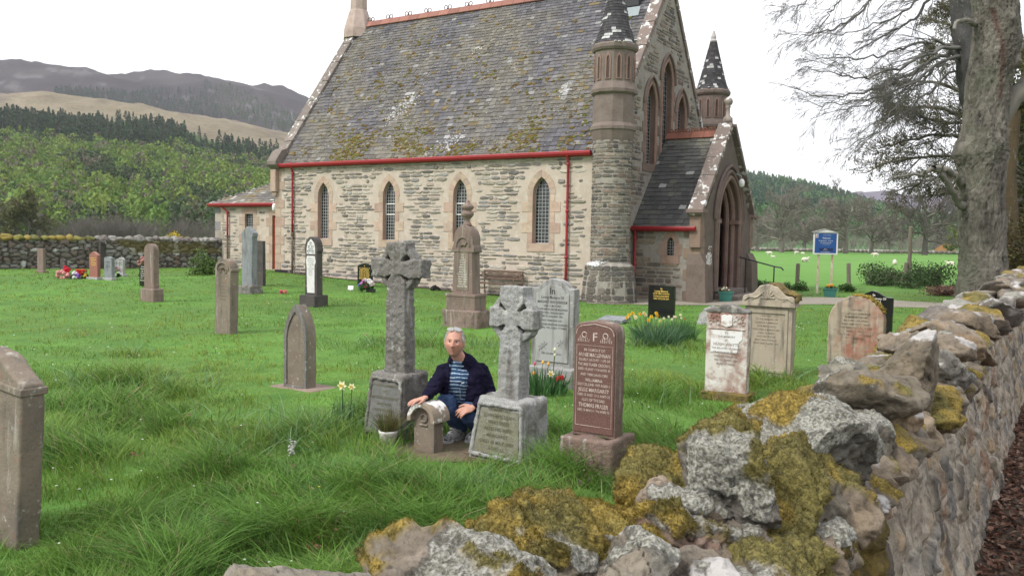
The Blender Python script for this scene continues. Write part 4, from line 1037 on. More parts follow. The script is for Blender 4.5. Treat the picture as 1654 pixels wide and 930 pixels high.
M['pinkg'] = mat('pink_granite', (.115, .055, .045), .55, n1=[(170, (.19, .11, .09), .5, .62, 2), (240, (.07, .04, .035), .55, .66, 2), (3, (.15, .07, .055), .5, .75, 4)], bump=.12, bscale=150, spec=.4)
M['pinkr'] = mat('rough_pink_granite', (.17, .12, .10), .92, n1=[(130, (.30, .21, .175), .5, .62, 2), (200, (.10, .06, .05), .55, .66, 2), (3, (.16, .11, .085), .45, .7, 5), (4, (.09, .12, .035), .60, .72, 5)], streak=STK, bump=.8, bscale=45, bdist=.015)
M['brownst'] = mat('weathered_sandstone', (.205, .168, .13), .95, n1=[(3, (.14, .115, .095), .45, .7, 5), (7, (.25, .14, .10), .58, .72, 5), (22, (.36, .36, .32), .60, .68, 5), (60, (.12, .10, .08), .55, .75, 3)], streak=STK, bump=.6, bscale=50, bdist=.01)
M['palest'] = mat('pale_sandstone', (.36, .31, .24), .95, n1=[(3, (.28, .24, .18), .45, .7, 5), (5, (.40, .26, .18), .60, .75, 5), (14, (.22, .19, .14), .60, .75, 5), (30, (.44, .42, .36), .6, .72, 4)], streak=STK[:1], bump=.4, bscale=60, bdist=.008)
M['redst'] = mat('red_sandstone', (.20, .15, .125), .95, n1=[(3, (.18, .125, .105), .45, .7, 5), (18, (.38, .34, .30), .62, .70, 5), (50, (.14, .09, .07), .55, .75, 3)], streak=STK, bump=.5, bscale=50)
M['redgr'] = mat('red_granite', (.26, .10, .075), .5, n1=[(120, (.36, .20, .15), .5, .65, 2), (160, (.10, .05, .04), .55, .7, 2)], spec=.4)
M['polish'] = mat('polished_black', (.010, .010, .011), .12, n1=[(200, (.02, .02, .022), .5, .7, 2)], spec=.6)
M['darkst'] = mat('sooty_stone', (.075, .066, .062), .9, n1=[(4, (.045, .04, .04), .45, .7, 5), (12, (.22, .19, .16), .60, .72, 5), (40, (.13, .12, .11), .6, .75, 3)], streak=STK[:1], bump=.5, bscale=50)
M['marble'] = mat('weathered_white', (.62, .61, .60), .7, n1=[(10, (.5, .49, .48), .5, .7, 4)], bump=.15, bscale=60)
M['marbst'] = mat('stained_marble', (.56, .53, .49), .85, n1=[(4, (.26, .15, .12), .46, .60, 7), (16, (.34, .25, .21), .50, .66, 6), (7, (.62, .61, .58), .60, .68, 5)], bump=.4, bscale=60)
M['greyst'] = mat('blue_grey_stone', (.22, .235, .245), .8, n1=[(6, (.16, .17, .175), .45, .7, 5), (25, (.42, .42, .40), .62, .70, 5)], streak=STK[:1], bump=.3, bscale=60)
M['slabst'] = mat('worn_slab', (.25, .19, .155), .95, n1=[(4, (.18, .14, .11), .45, .7, 5), (12, (.12, .12, .05), .6, .75, 5)], bump=.6, bscale=40)
M['gold'] = mat('gold_letter', (.75, .50, .10), .45, spec=.5)
M['wlet'] = mat('white_letter', (.66, .62, .56), .7)
M['plet'] = mat('painted_pale_letter', (.50, .42, .37), .8, n1=[(25, (.30, .18, .15), .5, .62, 4)])
M['blet'] = mat('lead_letter', (.035, .035, .035), .6)
M['flet'] = mat('faint_letter', (.13, .105, .08), .95)
M['glet'] = mat('grey_letter', (.20, .18, .17), .9)
def stone(P, w, d, prof, mt, name, label, tilt=(0, 0), rz=0, bev=.008, part='slab', group=None, vox=None, amp=.006, z0=0, seed=0, y0=0, g=None, buried=.08):
    g = g or gname(name, label, P, w, tilt=tilt, rz=rz, group=group)
    b = MB(); pr = [(p[0], p[1] + z0 - (buried if p[1] <= 0 else 0)) for p in prof]; b.prism(pr, y0, y0 + d)
    o = b.build(part, mt, g, bevel=0 if vox else bev)
    if vox: rough(o, vox, amp, 9, seed, bevel=bev)
    return g, o
def PP(px, py): return gg(px, py)
# A: big leaning stone, far left foreground
P = PP(27, 889)
prA = [(-.33, 0), (.33, 0), (.33, .92), (.26, .94), (.10, 1.03), (-.10, 1.05), (-.28, .95), (-.33, .92)]
gA, o = stone(P, .66, .125, prA, M['brownst'], 'gravestone', 'tall brown sandstone headstone leaning at the left edge of the foreground grass', tilt=(0, 5.0), bev=.012, vox=.012, amp=.004)
letters(gA, [('MEMORY OF', .03, .78, .42), ('JOHN', .035, .70, .2), ('WHO DIED AT', .026, .64, .36), ('AND HIS WIFE', .026, .58, .4), ('ISABELLA', .03, .51, .34), ('WHO DIED', .026, .44, .3)], -.02, -.004, M['flet'])
b = MB(); b.box(-.335, .338, -.012, .135, .86, .90); b.build('moulding', M['brownst'], gA, bevel=.006)
# B: arched brown sandstone
P = PP(371, 541)
prB = [(-.19, 0), (.19, 0), (.19, 1.05), (.215, 1.06), (.215, 1.10)] + [(.19 * math.cos(a), 1.10 + .16 * math.sin(a)) for a in np.linspace(0, math.pi, 12)] + [(-.215, 1.10), (-.215, 1.06), (-.19, 1.05)]
gB, o = stone(P, .38, .17, prB, M['brownst'], 'gravestone', 'slim brown sandstone headstone with rounded cap and moulded shoulders, alone on the lawn', tilt=(0, 1), bev=.006)
b = MB(); b.tube([(.135 * math.cos(a), -.004, 1.08 + .115 * math.sin(a)) for a in np.linspace(0, math.pi, 14)], .018, 6); b.lathe([(.02, 1.09), (.045, 1.11), (.02, 1.13)], 8, 0, -.006)
for t in (-.07, .07): b.tube([(t + .035 * math.cos(a), -.003, 1.06 + .035 * math.sin(a)) for a in np.linspace(0, 6, 10)], .010, 5)
b.build('carving', M['brownst'], gB)
letters(gB, [('IHS', .06, .95, .14)] + [(t, .022, .86 - i * .055, .3) for i, t in enumerate(('ERECTED BY', 'IN MEMORY OF', 'HIS WIFE', 'WHO DIED', 'AND THEIR SON', 'WHO DIED'))], 0, 0, M['flet'])
# C: pointed lichen-edged headstone on flat slab
P = PP(503, 636)
gC = gname('gravestone', 'small pointed sandstone headstone with pale lichen edge on a flat kerb slab', P, .65)
b = MB(); b.prism([(-.33, -.05), (.33, -.05), (.33, .02), (-.33, .02)], 0, .42); rough(b.build('base', M['slabst'], gC), .015, .006, 6, bevel=.01)
prC = lancet(-.02, .34, .0, .55, .93, 10); b = MB(); b.prism(prC, .10, .245); rough(b.build('slab', M['brownst'], gC), .010, .004, 12, 3, bevel=.008)
b = MB(); ring(b, lancet(-.02, .345, .0, .55, .935, 10), lancet(-.02, .26, .04, .53, .85, 10), .086, .12); b.build('border', M['granite_d'], gC, bevel=.004)
# D, F: Celtic crosses
def celtic(P, pw, pd, ph, topk, sh, sw0, sw1, sd, arm, ringr, label, mt, pmt, lets, seed, rz=0, armz=.70, tilt=(0, 0)):
    g = gname('celtic_cross', label, P, pw, rz=rz, tilt=tilt)
    b = MB(); k = topk
    v = [(-pw / 2, 0, -.06), (pw / 2, 0, -.06), (pw / 2, pd, -.06), (-pw / 2, pd, -.06), (-pw / 2 * k, .05, ph), (pw / 2 * k, .05, ph), (pw / 2 * k, pd * .95, ph), (-pw / 2 * k, pd * .95, ph)]
    b.add(v, [(0, 3, 2, 1), (4, 5, 6, 7), (0, 1, 5, 4), (1, 2, 6, 5), (2, 3, 7, 6), (3, 0, 4, 7)])
    o = b.build('pedestal', mt, g); rough(o, .011, .018, 9, seed, bevel=.025, keepfront=lambda V: V[:, 1] < .04 + .05 * V[:, 2] / ph)
    # border round the sunken panel
    kk = lambda x, z: x * (1 - (1 - k) * z / ph); yf = lambda z: .05 * z / ph
    rb = MB(); a0_, z0_, z1_ = pw / 2 - .035, .035, ph - .045
    pts = [(kk(-a0_, z0_), yf(z0_) - .002, z0_), (kk(a0_, z0_), yf(z0_) - .002, z0_), (kk(a0_, z1_), yf(z1_) - .002, z1_), (kk(-a0_, z1_), yf(z1_) - .002, z1_)]
    for i in range(4): rb.tube([pts[i], pts[(i + 1) % 4]], .019, 8)
    o = rb.build('border', mt, g); rough(o, .009, .006, 25, seed)
    pb = MB(); i_ = .035; pts2 = [(p[0] * .90, p[1] - .006, z0_ + i_ * .6 + (p[2] - z0_) * .87) for p in pts]; pb.add(pts2, [(0, 1, 2, 3)]); pb.build('panel', pmt, g)
    L_ = letters(g, lets, 0, 0, M['flet'] if False else M['panel_l']); vv, _ = getv(L_.data); vv[:, 1] = yf(vv[:, 2]) - .012; L_.data.vertices.foreach_set('co', vv.astype(np.float32).ravel())
    # cross: shaft, arms, head
    yc = pd * .5 + .01; b = MB(); z0 = ph - .02; zc = ph + sh * armz; zt = ph + sh
    def bx(x0, x1, x2, x3, za, zb, d0, d1):
        v = [(x0, yc - d0, za), (x1, yc - d0, za), (x1, yc + d0, za), (x0, yc + d0, za), (x2, yc - d1, zb), (x3, yc - d1, zb), (x3, yc + d1, zb), (x2, yc + d1, zb)]
        b.add(v, [(0, 3, 2, 1), (4, 5, 6, 7), (0, 1, 5, 4), (1, 2, 6, 5), (2, 3, 7, 6), (3, 0, 4, 7)])
    bx(-sw0 / 2, sw0 / 2, -sw1 / 2, sw1 / 2, z0, zc - ringr * .55, sd / 2, sd / 2 * .9)
    n_ = sw1 * .24
    bx(-sw1 / 2, sw1 / 2, -n_, n_, zc - ringr * .56, zc - ringr * .28, sd / 2 * .9, sd / 2 * .9)
    bx(-n_, n_, -n_, n_, zc - ringr * .3, zc + ringr * .3, sd * .46, sd * .46)
    bx(-n_, n_, -sw1 * .56, sw1 * .56, zc + ringr * .28, zc + ringr * .62, sd * .45, sd * .45); bx(-sw1 * .56, sw1 * .56, -sw1 * .56, sw1 * .56, zc + ringr * .6, zt, sd * .45, sd * .45)
    for s_ in (1, -1):
        h1, h2 = n_ * .9, sw1 * .40
        X = [s_ * n_ * .5, s_ * ringr * .62, s_ * arm]
        for (xa, ha), (xb, hb) in (((X[0], h1), (X[1], h2)), ((X[1], h2), (X[2], h2))):
            v = [(xa, yc + e * sd * .45, zc + f * ha) for e, f in ((-1, -1), (1, -1), (1, 1), (-1, 1))] + [(xb, yc + e * sd * .45, zc + f * hb) for e, f in ((-1, -1), (1, -1), (1, 1), (-1, 1))]
            fs = [(0, 3, 2, 1), (4, 5, 6, 7), (0, 1, 5, 4), (1, 2, 6, 5), (2, 3, 7, 6), (3, 0, 4, 7)]
            if s_ < 0: fs = [f[::-1] for f in fs]
            b.add(v, fs)
    # ring
    seg = 40; ro, ri = ringr, ringr * .76
    v = []; 
    for i in range(seg):
        a = 2 * math.pi * i / seg
        for (r_, y_) in ((ro, -.32), (ro, .32), (ri, .32), (ri, -.32)): v.append((r_ * math.cos(a), yc + y_ * sd, zc + r_ * math.sin(a)))
    b.add(v, [(i * 4 + j, i * 4 + (j + 1) % 4, ((i + 1) % seg) * 4 + (j + 1) % 4, ((i + 1) % seg) * 4 + j) for i in range(seg) for j in range(4)])
    o = b.build('cross', mt, g); rough(o, .0078, .007, 26, seed + 3)
    return g
M['panel_l'] = mat('worn_relief_letter', (.12, .115, .075), .95)
gD = celtic(PP(650, 712), .44, .42, .535, .84, 1.11, .235, .19, .15, .275, .205, 'tall weathered grey celtic cross on rough block left of the crouching man', M['granite_d'], M['panel_d'],
       [(t, .022, .44 - i * .052, .3) for i, t in enumerate(('IN LOVING MEMORY', 'OF', 'MY DEAR HUSBAND', 'WHO DIED', 'ALSO HIS WIFE', 'WHO DIED', 'AGED 70'))], 5, armz=.80)
gF = celtic(PP(848, 755), .53, .42, .47, .80, .86, .20, .185, .16, .20, .20, 'shorter pale grey granite celtic cross with worn lettered pedestal right of the crouching man', M['granite'], M['panel'],
       [(t, .026, .40 - i * .05, .34) for i, t in enumerate(('IN MEMORY', 'JOHN MACLEAN', 'WHO DIED', 'ALSO HIS WIFE', 'MARGARET', 'DIED 10 MAY 1909', 'AGED 65'))], 9, armz=.715, tilt=(0, 1.2))
# E: tiny hooded headstone under the man's hand
P = PP(696, 735)
gE = gname('gravestone', 'tiny arched headstone with whitewashed hood under the hand of the man', P, .22)
b = MB(); b.prism(arch(.20, .36, .10), .05, .17); 
o = b.build('slab', M['brownst'], gE, bevel=.006)
b = MB(); pr_o = [(.135 * math.cos(a), .26 + .135 * math.sin(a)) for a in np.linspace(-.12, math.pi + .12, 18)]; pr_i = [(.100 * math.cos(a), .26 + .100 * math.sin(a)) for a in np.linspace(math.pi + .12, -.12, 18)]
b.prism(pr_o + pr_i, 0, .21); M['hood'] = mat('flaking_whitewash', (.26, .21, .16), .9, n1=[(7, (.66, .65, .63), .50, .54, 5)], bump=.3, bscale=60)
b.build('hood', M['hood'], gE, bevel=.006)
b = MB(); b.tube([(.03 * math.cos(a), .046, .27 + .03 * math.sin(a)) for a in np.linspace(0, 6.28, 12)], .010, 6); b.tube([(-.04, .046, .215), (.04, .046, .215)], .010, 6); b.build('carving', M['brownst'], gE)
# G: pink granite with F
P = PP(988, 777)
gG = gname('gravestone', 'polished pink granite headstone carved with a letter F on rough pink base beside the wall', P, .44)
b = MB(); b.prism([(-.23, -.08), (.22, -.08), (.215, .27), (-.22, .27)], 0, .40); rough(b.build('base', M['pinkr'], gG), .012, .014, 8, 4, bevel=.02)
w = .345; prG = [(-w / 2, .26), (w / 2, .26), (w / 2, 1.03)] + [(w / 2 - .07 + .07 * math.cos(a), 1.03 + .065 * math.sin(a)) for a in np.linspace(.2, math.pi / 2, 5)] + [(0, 1.11)] + [(-w / 2 + .07 - .07 * math.cos(a), 1.03 + .065 * math.sin(a)) for a in np.linspace(math.pi / 2, .2, 5)] + [(-w / 2, 1.03)]
b = MB(); b.prism(prG, .13, .27); rough(b.build('slab', M['pinkr'], gG), .009, .004, 20, 2, keepfront=lambda V: V[:, 1] < .14, bevel=.004)
b = MB(); prI = [(p[0] * .93, .29 + (p[1] - .26) * .955) for p in prG]; b.prism(prI, .122, .135); b.build('face', M['pinkg'], gG, bevel=.002)
b = MB(); 
for pts in ([(-.145, .34), (.145, .34), (.145, .93), (-.145, .93), (-.145, .34)],): b.tube([(x, .1215, z) for x, z in pts], .0022, 4)
pts = [(p[0] * .88, p[1] - .022) for p in prG[2:]]; b.tube([(x, .1215, z) for x, z in pts], .003, 4)
for sx in (-1, 1): 
    b.tube([(sx * .085 + .020 * math.cos(a), .1215, 1.005 + .020 * math.sin(a)) for a in np.linspace(0, 6.28, 10)], .004, 4)
    for k in range(7): b.tube([(sx * (.05 + k * .014), .1215, .955), (sx * (.045 + k * .015), .1215, .975 + .012 * (k % 3))], .003, 4)
b.build('carved_border', M['plet'], gG)
letters(gG, [('F', .062, .995, .06), ('IN MEMORY OF', .020, .898, .17), ('ANNIE MACLENNAN', .027, .862, .255), ('DEARLY BELOVED WIFE OF', .018, .826, .25), ('THOMAS FRASER CROCHAIL', .021, .791, .265), ('DIED 15 JANY 1904 AGED 39', .018, .757, .26), ('AND THEIR DAUGHTERS', .018, .718, .22), ('WILLIAMINA', .022, .678, .14), ('DIED 22 JUNE 1897 AGED 5', .018, .644, .26), ('JESSIE MARGARET', .026, .605, .25), ('DIED 12 AUGT 1915 AGED 23', .017, .568, .26), ('ALSO OF THE SAID', .020, .532, .19), ('THOMAS FRASER', .029, .492, .24), ('DIED 16 MARCH 1918 AGED 72', .017, .455, .26)], 0, .122, M['plet'])
b = MB(); b.prism([(-.25, -.05), (.2, -.05), (.2, .03), (-.25, .03)], -.22, .02); tag(rough(b.build('kerb_stone', M['slabst'], None), .015, .015, 6, 8, bevel=.01), 'low broken kerb stone half in grass before the pink granite headstone', 'kerb stone').location = (0, 0, 0)
bpy.data.objects['kerb_stone'].location = tuple(P - S_ * .30); bpy.data.objects['kerb_stone'].rotation_euler = (0, 0, -AV)
# H: pale grey with shouldered arch and black lettering
P = PP(925, 629)
gH = gname('gravestone', 'pale grey granite headstone with arched top and black lettering behind tulips', P, .64)
b = MB(); b.prism([(-.31, -.06), (.31, -.06), (.31, .22), (-.31, .22)], 0, .27); rough(b.build('base', M['granite'], gH), .013, .012, 9, 6, bevel=.015)
prH = shoulders(.56, 1.13, 1.24, .40); prH = [(x, z if z > 0 else .21) for x, z in prH]
b = MB(); b.prism(prH, .07, .20); rough(b.build('slab', M['granite'], gH), .010, .004, 20, 7, keepfront=lambda V: V[:, 1] < .08, bevel=.004)
pin = shoulders(.43, 1.07, 1.17, .36); pin = [(x, z if z > 0 else .28) for x, z in pin]
b = MB(); b.prism(pin, .056, .075); b.build('face', M['granite_s'], gH, bevel=.004)
letters(gH, [('In', .075, 1.10, .10), ('Loving Memory Of', .032, 1.025, .30), ('MARGARET ANN CHISHOLM', .030, .972, .39), ('DIED 12 MAY 1920', .022, .926, .22), ('BELOVED WIFE OF DUNCAN MACLENNAN', .023, .886, .41), ('WEST HILL CRANLOCHART,', .022, .846, .33), ('DIED 31 JANUARY 1927,', .022, .806, .30), ('AND THEIR DEAR SON', .021, .758, .26), ('OF HUGHES BROTHER DUNCAN', .023, .712, .41), ('19 APRIL 1903, AGED 17 YEARS', .021, .674, .38), ('THEY DO AWAIT US ALL', .022, .375, .27)], 0, .056, M['blet'])
b = MB()
for cx_, cz_ in ((-.13, .44), (-.09, .47), (.12, .50)):
    for k in range(5): a = k * 1.1 + .4; b.tube([(cx_, .054, cz_), (cx_ + .03 * math.cos(a), .053, cz_ + .035 * math.sin(a)), (cx_ + .045 * math.cos(a + .4), .054, cz_ + .05 * math.sin(a + .4))], .004, 5)
b.build('carving', M['granite'], gH)
# I: stained white marble
P = PP(1208, 650)
gI = gname('gravestone', 'white marble headstone stained rusty red with a carved shield on mossy plinth', P, .56)
M['mossb'] = mat('mossy_base', (.14, .105, .05), 1, n1=[(6, (.20, .15, .03), .45, .65, 5), (20, (.08, .06, .03), .5, .7, 5)], bump=1, bscale=60, bdist=.02)
b = MB(); b.prism([(-.28, -.08), (.28, -.08), (.27, .07), (-.27, .07)], 0, .26); rough(b.build('base', M['mossb'], gI), .012, .02, 10, 4, bevel=.02)
prI = [(-.23, .05), (.23, .05), (.23, .93), (.20, .95), (.08, .985), (0, 1.005), (-.04, 1.0), (-.10, .975), (-.2, .955), (-.23, .93)]
b = MB(); b.prism(prI, .08, .19); b.build('slab', M['marbst'], gI, bevel=.008)
b = MB(); b.prism([(-.24, .93), (.24, .935), (.235, .96), (.10, 1.0), (0, 1.03), (-.06, 1.015), (-.14, .985), (-.24, .965)], .07, .20); rough(b.build('cap', M['granite_d'], gI), .009, .008, 18, 5, bevel=.01)
M['marbw'] = mat('clean_marble', (.66, .65, .64), .8, n1=[(9, (.45, .36, .32), .54, .66, 5)], bump=.2, bscale=60)
b = MB(); b.prism([(-.06, .80), (0, .775), (.06, .80), (.062, .90), (.03, .915), (0, .905), (-.03, .915), (-.062, .90)], .065, .085); b.build('shield', M['marbw'], gI, bevel=.006)
b = MB()
for sx in (-1, 1):
    for (cx_, cz_, r_) in ((.095, .83, .028), (.14, .86, .026), (.18, .83, .020), (.11, .885, .02), (.17, .89, .018)):
        b.tube([(sx * cx_ + r_ * math.cos(a), .076, cz_ + r_ * math.sin(a)) for a in np.linspace(0, 5.2, 9)], .008, 5)
b.tube([(-.2, .076, .76), (.2, .076, .76)], .008, 5); b.build('carving', M['marbst'], gI)
b = MB(); b.prism([(-.175, .50), (.12, .50), (.14, .62), (.175, .66), (.175, .74), (-.175, .74)], .074, .082); b.build('panel', M['marbw'], gI, bevel=.002)
letters(gI, [('To', .028, .712, .06), ('THE MEMORY', .022, .675, .20), ('OF', .018, .638, .04), ('HUGH WHYTE', .030, .592, .32), ('THE BELOVED HUSBAND', .020, .547, .33), ('OF ANN ROSS FRASER', .020, .505, .32), ('DIED AT CRELEVAN', .020, .463, .28), ('3RD OCTOBER 1881', .020, .421, .27), ('AGED 53 YEARS', .020, .380, .24)], 0, .074, M['glet'])
P = PP(1165, 527)
b = MB(); b.prism([(-.30, -.08), (.3, -.08), (.31, .22), (.2, .35), (0, .40), (-.2, .34), (-.31, .20)], 0, .20)
o = rough(b.build('gravestone', M['granite']), .014, .03, 7, 3, bevel=.03); o.location = tuple(P - S_ * .2); o.rotation_euler = (0, 0, -AV)
tag(o, 'low rounded lichen-crusted stone just behind the stained marble headstone', 'gravestone')
# J: big pale sandstone with scrolled cornice
P = PP(1276, 612)
gJ = gname('gravestone', 'large pale sandstone headstone with carved scrolled top in front of the gravel path', P, .62)
b = MB(); b.box(-.30, .30, .04, .23, -.05, .92); b.build('slab', M['palest'], gJ, bevel=.01)
ogee = [(-.33, .90), (.33, .90), (.33, 1.00), (.30, 1.03), (.24, 1.035), (.20, 1.05), (.155, 1.10), (.11, 1.15), (.04, 1.17), (-.04, 1.17), (-.11, 1.15), (-.155, 1.10), (-.20, 1.05), (-.24, 1.035), (-.30, 1.03), (-.33, 1.00)]
b = MB(); b.prism(ogee, .0, .26); rough(b.build('cornice', M['palest'], gJ), .010, .006, 12, 6, bevel=.008)
b = MB(); b.prism([(p[0], p[1]) for p in [(.02, 1.165), (.20, 1.05), (.34, 1.03), (.345, .96), (.36, .96), (.355, 1.06), (.2, 1.09), (.10, 1.18), (-.02, 1.20)]], .02, .27); rough(b.build('lichen', M['mossb'], gJ), .011, .015, 12, 8, bevel=.01)
b = MB(); b.box(-.34, .34, -.012, .27, .895, .925)
for sx in (-1, 1):
    b.tube([(sx * (.30 - t * .3), -.002, .96 + .02 * math.sin(t * 9) + t * .12) for t in np.linspace(0, .8, 14)], .012, 5)
    b.tube([(sx * .20 + (.03 - .003 * k) * math.cos(k * .8), -.004, .985 + (.03 - .003 * k) * math.sin(k * .8)) for k in range(9)], .008, 5)
for k in range(7): a = math.pi * k / 6; b.tube([(0, -.004, 1.0), (.085 * math.cos(a), -.004, 1.0 + .10 * math.sin(a))], .011, 5)
b.build('carving', M['palest'], gJ)
b = MB(); w_ = .46; ring(b, [(-.25, .05), (.25, .05), (.25, .86), (-.25, .86)], [(-.215, .09), (.215, .09), (.215, .80), (-.215, .80)], .025, .045); b.build('border', M['palest'], gJ, bevel=.006)
letters(gJ, [(t, .021, .77 - i * .044, .34) for i, t in enumerate(('SACRED', 'TO THE MEMORY OF', 'DONALD CAMERON', 'LATE MERCHANT', 'WHO DIED 4 MARCH 1861', 'AGED 72 YEARS', 'ALSO HIS SPOUSE', 'MARY MACDONALD', 'WHO DIED 9 JUNE 1870'))], -.02, .04, M['flet'])
# K: round topped red-stained
P = PP(1425, 594)
gK = gname('gravestone', 'broad round-topped sandstone headstone with red stains and yellow lichen edge', P, .74)
b = MB(); b.prism(arch(.74, .98, .33), 0, .20); 
M['redpale'] = mat('red_stained_sandstone', (.34, .28, .21), .95, n1=[(2.6, (.30, .14, .10), .50, .64, 5), (14, (.24, .19, .15), .52, .7, 5), (30, (.42, .40, .36), .62, .72, 4)], streak=STK, bump=.45, bscale=50)
rough(b.build('slab', M['redpale'], gK), .012, .005, 12, 5, bevel=.015)
b = MB(); R_ = (.37 ** 2 + .33 ** 2) / .66; cz = .98 - R_
pts = [(( R_ + .004) * math.sin(t), .12, cz + (R_ + .004) * math.cos(t)) for t in np.linspace(-.1, 1.15, 24)]
rr = np.random.RandomState(4)
for p in pts:
    for _ in range(16):
        s = rr.uniform(.008, .022); b.add(v1 * np.array([s, s * 1.3, s * .7]) + np.array(p) + np.array([rr.normal(0, .015), rr.uniform(-.11, .07), rr.normal(0, .006)]), f1, np.array([.30, .22, .05]) * rr.uniform(.6, 1.3))
tag(b.build('lichen', M['moss'], gK), kind='stuff')
letters(gK, [(t, .024, .78 - i * .05, .46) for i, t in enumerate(('ERECTED', 'BY DUNCAN CHISHOLM', 'IN MEMORY OF HIS', 'BELOVED CHILDREN', 'WHO DIED IN INFANCY', 'ANN WHO DIED APRIL 1864', 'AGED 12 YEARS', 'ALSO HIS WIFE CATHERINE', 'WHO DIED 1871', 'R.I.P.'))], 0, -.002, M['flet'])
# L: black polished ogee top
P = PP(1440, 546)
w = .70; prL = [(-w / 2, 0), (w / 2, 0), (w / 2, .73), (.27, .735)] + [(.27 - t * .27, .735 + .11 * (1 - math.cos(math.pi * t)) / 2) for t in np.linspace(.1, 1, 8)] + [(-.27 + (1 - t) * .27, .735 + .11 * (1 + math.cos(math.pi * t)) / 2) for t in np.linspace(.1, 1, 8)] + [(-w / 2, .73)]
gL, o = stone(P, w, .09, prL, M['polish'], 'gravestone', 'polished black headstone with curved top and gold lettering behind the round-topped stone', bev=.004)
letters(gL, [('In', .045, .775, .07), ('Loving Memory Of', .042, .71, .42), ('ELIZABETH', .034, .65, .24), ('BELOVED WIFE OF', .03, .59, .3), ('WILLIAM FRASER', .034, .535, .4), ('DIED 3RD JUNE 1996', .03, .48, .38)], .02, -.001, M['wlet'])
# M: black square at the daffodils
P = PP(1088, 516)
gM, o = stone(P, .60, .085, [(-.3, 0), (.3, 0), (.3, .72), (-.3, .73)], M['polish'], 'gravestone', 'square-topped black headstone with gold lettering rising behind daffodils', bev=.004)
letters(gM, [('In', .042, .655, .06), ('Loving Memory', .042, .60, .31), ('OF MY DEAR HUSBAND', .032, .545, .38), ('DONALD JOHN SHAW', .036, .49, .36), ('DIED 14TH JUNE 2004', .032, .435, .35)], 0, -.001, M['gold'])
# N: tall sandstone with urn finial
P = PP(770, 532)
gN = gname('gravestone', 'tall brown sandstone memorial with urn finial on a stepped rough base near the church wall', P, .81)
b = MB(); b.box(-.41, .41, 0, .45, -.08, .33); rough(b.build('base', M['redst'], gN), .018, .02, 7, 4, bevel=.02)
b = MB(); b.box(-.33, .33, .03, .41, .32, .60); b.box(-.345, .345, .015, .425, .58, .635); b.build('plinth', M['redst'], gN, bevel=.01)
prN = [(-.235, .63), (.235, .63), (.205, 1.40), (.25, 1.44), (.25, 1.50), (.22, 1.56)] + [(.22 * math.cos(a), 1.62 + .30 * math.sin(a)) for a in np.linspace(.1, math.pi - .1, 14)] + [(-.22, 1.56), (-.25, 1.50), (-.25, 1.44), (-.205, 1.40)]
b = MB(); b.prism(prN, .09, .35); b.build('shaft', M['redst'], gN, bevel=.008)
b = MB(); b.prism([(-.14, .70), (.14, .70), (.125, 1.42), (-.125, 1.42)], .083, .092); b.build('panel', M['brownst'], gN)
b = MB(); b.tube([(.15 * math.cos(a), .085, 1.52 + .17 * math.sin(a)) for a in np.linspace(0, math.pi, 14)], .018, 6); b.tube([(-.08, .08, 1.57), (-.04, .075, 1.53), (0, .07, 1.56), (.05, .075, 1.54), (.09, .08, 1.60)], .018, 6)
b.box(-.255, .255, .075, .365, 1.42, 1.45); b.build('carving', M['brownst'], gN)
b = MB(); b.lathe([(.09, 1.90), (.08, 1.95), (.045, 1.99), (.05, 2.03), (.10, 2.08), (.125, 2.12), (.115, 2.16), (.07, 2.19), (.10, 2.22), (.13, 2.26), (.10, 2.29), (.05, 2.33), (.035, 2.37), (.01, 2.41)], 16, 0, .22); b.build('finial', M['redst'], gN, smooth=True)
letters(gN, [(t, .024, 1.36 - i * .045, .08 + i * .012) for i, t in enumerate(('TO', 'THE', 'GLORY', 'OF GOD', 'AND IN', 'MEMORY OF', 'A FAITHFUL', 'MINISTER', 'OF THIS GLEN', 'AND PARISH FOR', 'THIRTY YEARS', 'BORN 1840', 'DIED 1902', 'ALSO HIS WIFE'))], 0, .082, M['wlet'])
letters(gN, [('BLESSED ARE THE DEAD', .03, .53, .5), ('WHICH DIE IN THE LORD', .03, .48, .52), ('REV. XIV. 13.', .03, .43, .35)], 0, .03, M['flet'])
# O: sooty stone with white panel
P = PP(508, 498)
gO = gname('gravestone', 'sooty black headstone with long white inscribed panel before the left church windows', P, .44)
b = MB(); b.box(-.26, .22, 0, .42, -.06, .28); b.build('base', M['darkst'], gO, bevel=.012)
prO = [(-.19, .27), (.19, .27), (.175, 1.24), (.205, 1.27), (.205, 1.33)] + [(.19 * math.cos(a), 1.35 + .24 * math.sin(a)) for a in np.linspace(0, math.pi, 14)] + [(-.205, 1.33), (-.205, 1.27), (-.175, 1.24)]
b = MB(); b.prism(prO, .10, .28); b.build('slab', M['darkst'], gO, bevel=.008)
b = MB(); b.prism([(-.11, .33), (.12, .33), (.115, .95), (.15, 1.02), (.12, 1.16), (-.12, 1.16), (-.15, 1.05), (-.13, .9)], .094, .104); b.prism([(-.13, 1.20), (.13, 1.20), (.13, 1.33), (.10, 1.45), (0, 1.54), (-.10, 1.45), (-.13, 1.33)], .094, .104); b.build('white_panel', M['marble'], gO, bevel=.004)
b = MB(); 
for cx_, cz_ in ((0, 1.44), (-.05, 1.36), (.05, 1.36), (0, 1.29), (-.07, 1.26), (.07, 1.26)): b.tube([(cx_ + .028 * math.cos(a), .092, cz_ + .03 * math.sin(a)) for a in np.linspace(0, 5.5, 9)], .008, 5)
b.build('carving', M['greyst'], gO)
letters(gO, [(t, .020, 1.10 - i * .046, .20) for i, t in enumerate(('IN MEMORY OF', 'JAMES MACRAE', 'WHO DIED', '12TH MAY 1889', 'AGED 62', 'ALSO HIS WIFE', 'ISABELLA', 'DIED 1901', 'AGED 70'))], 0, .093, M['glet'])
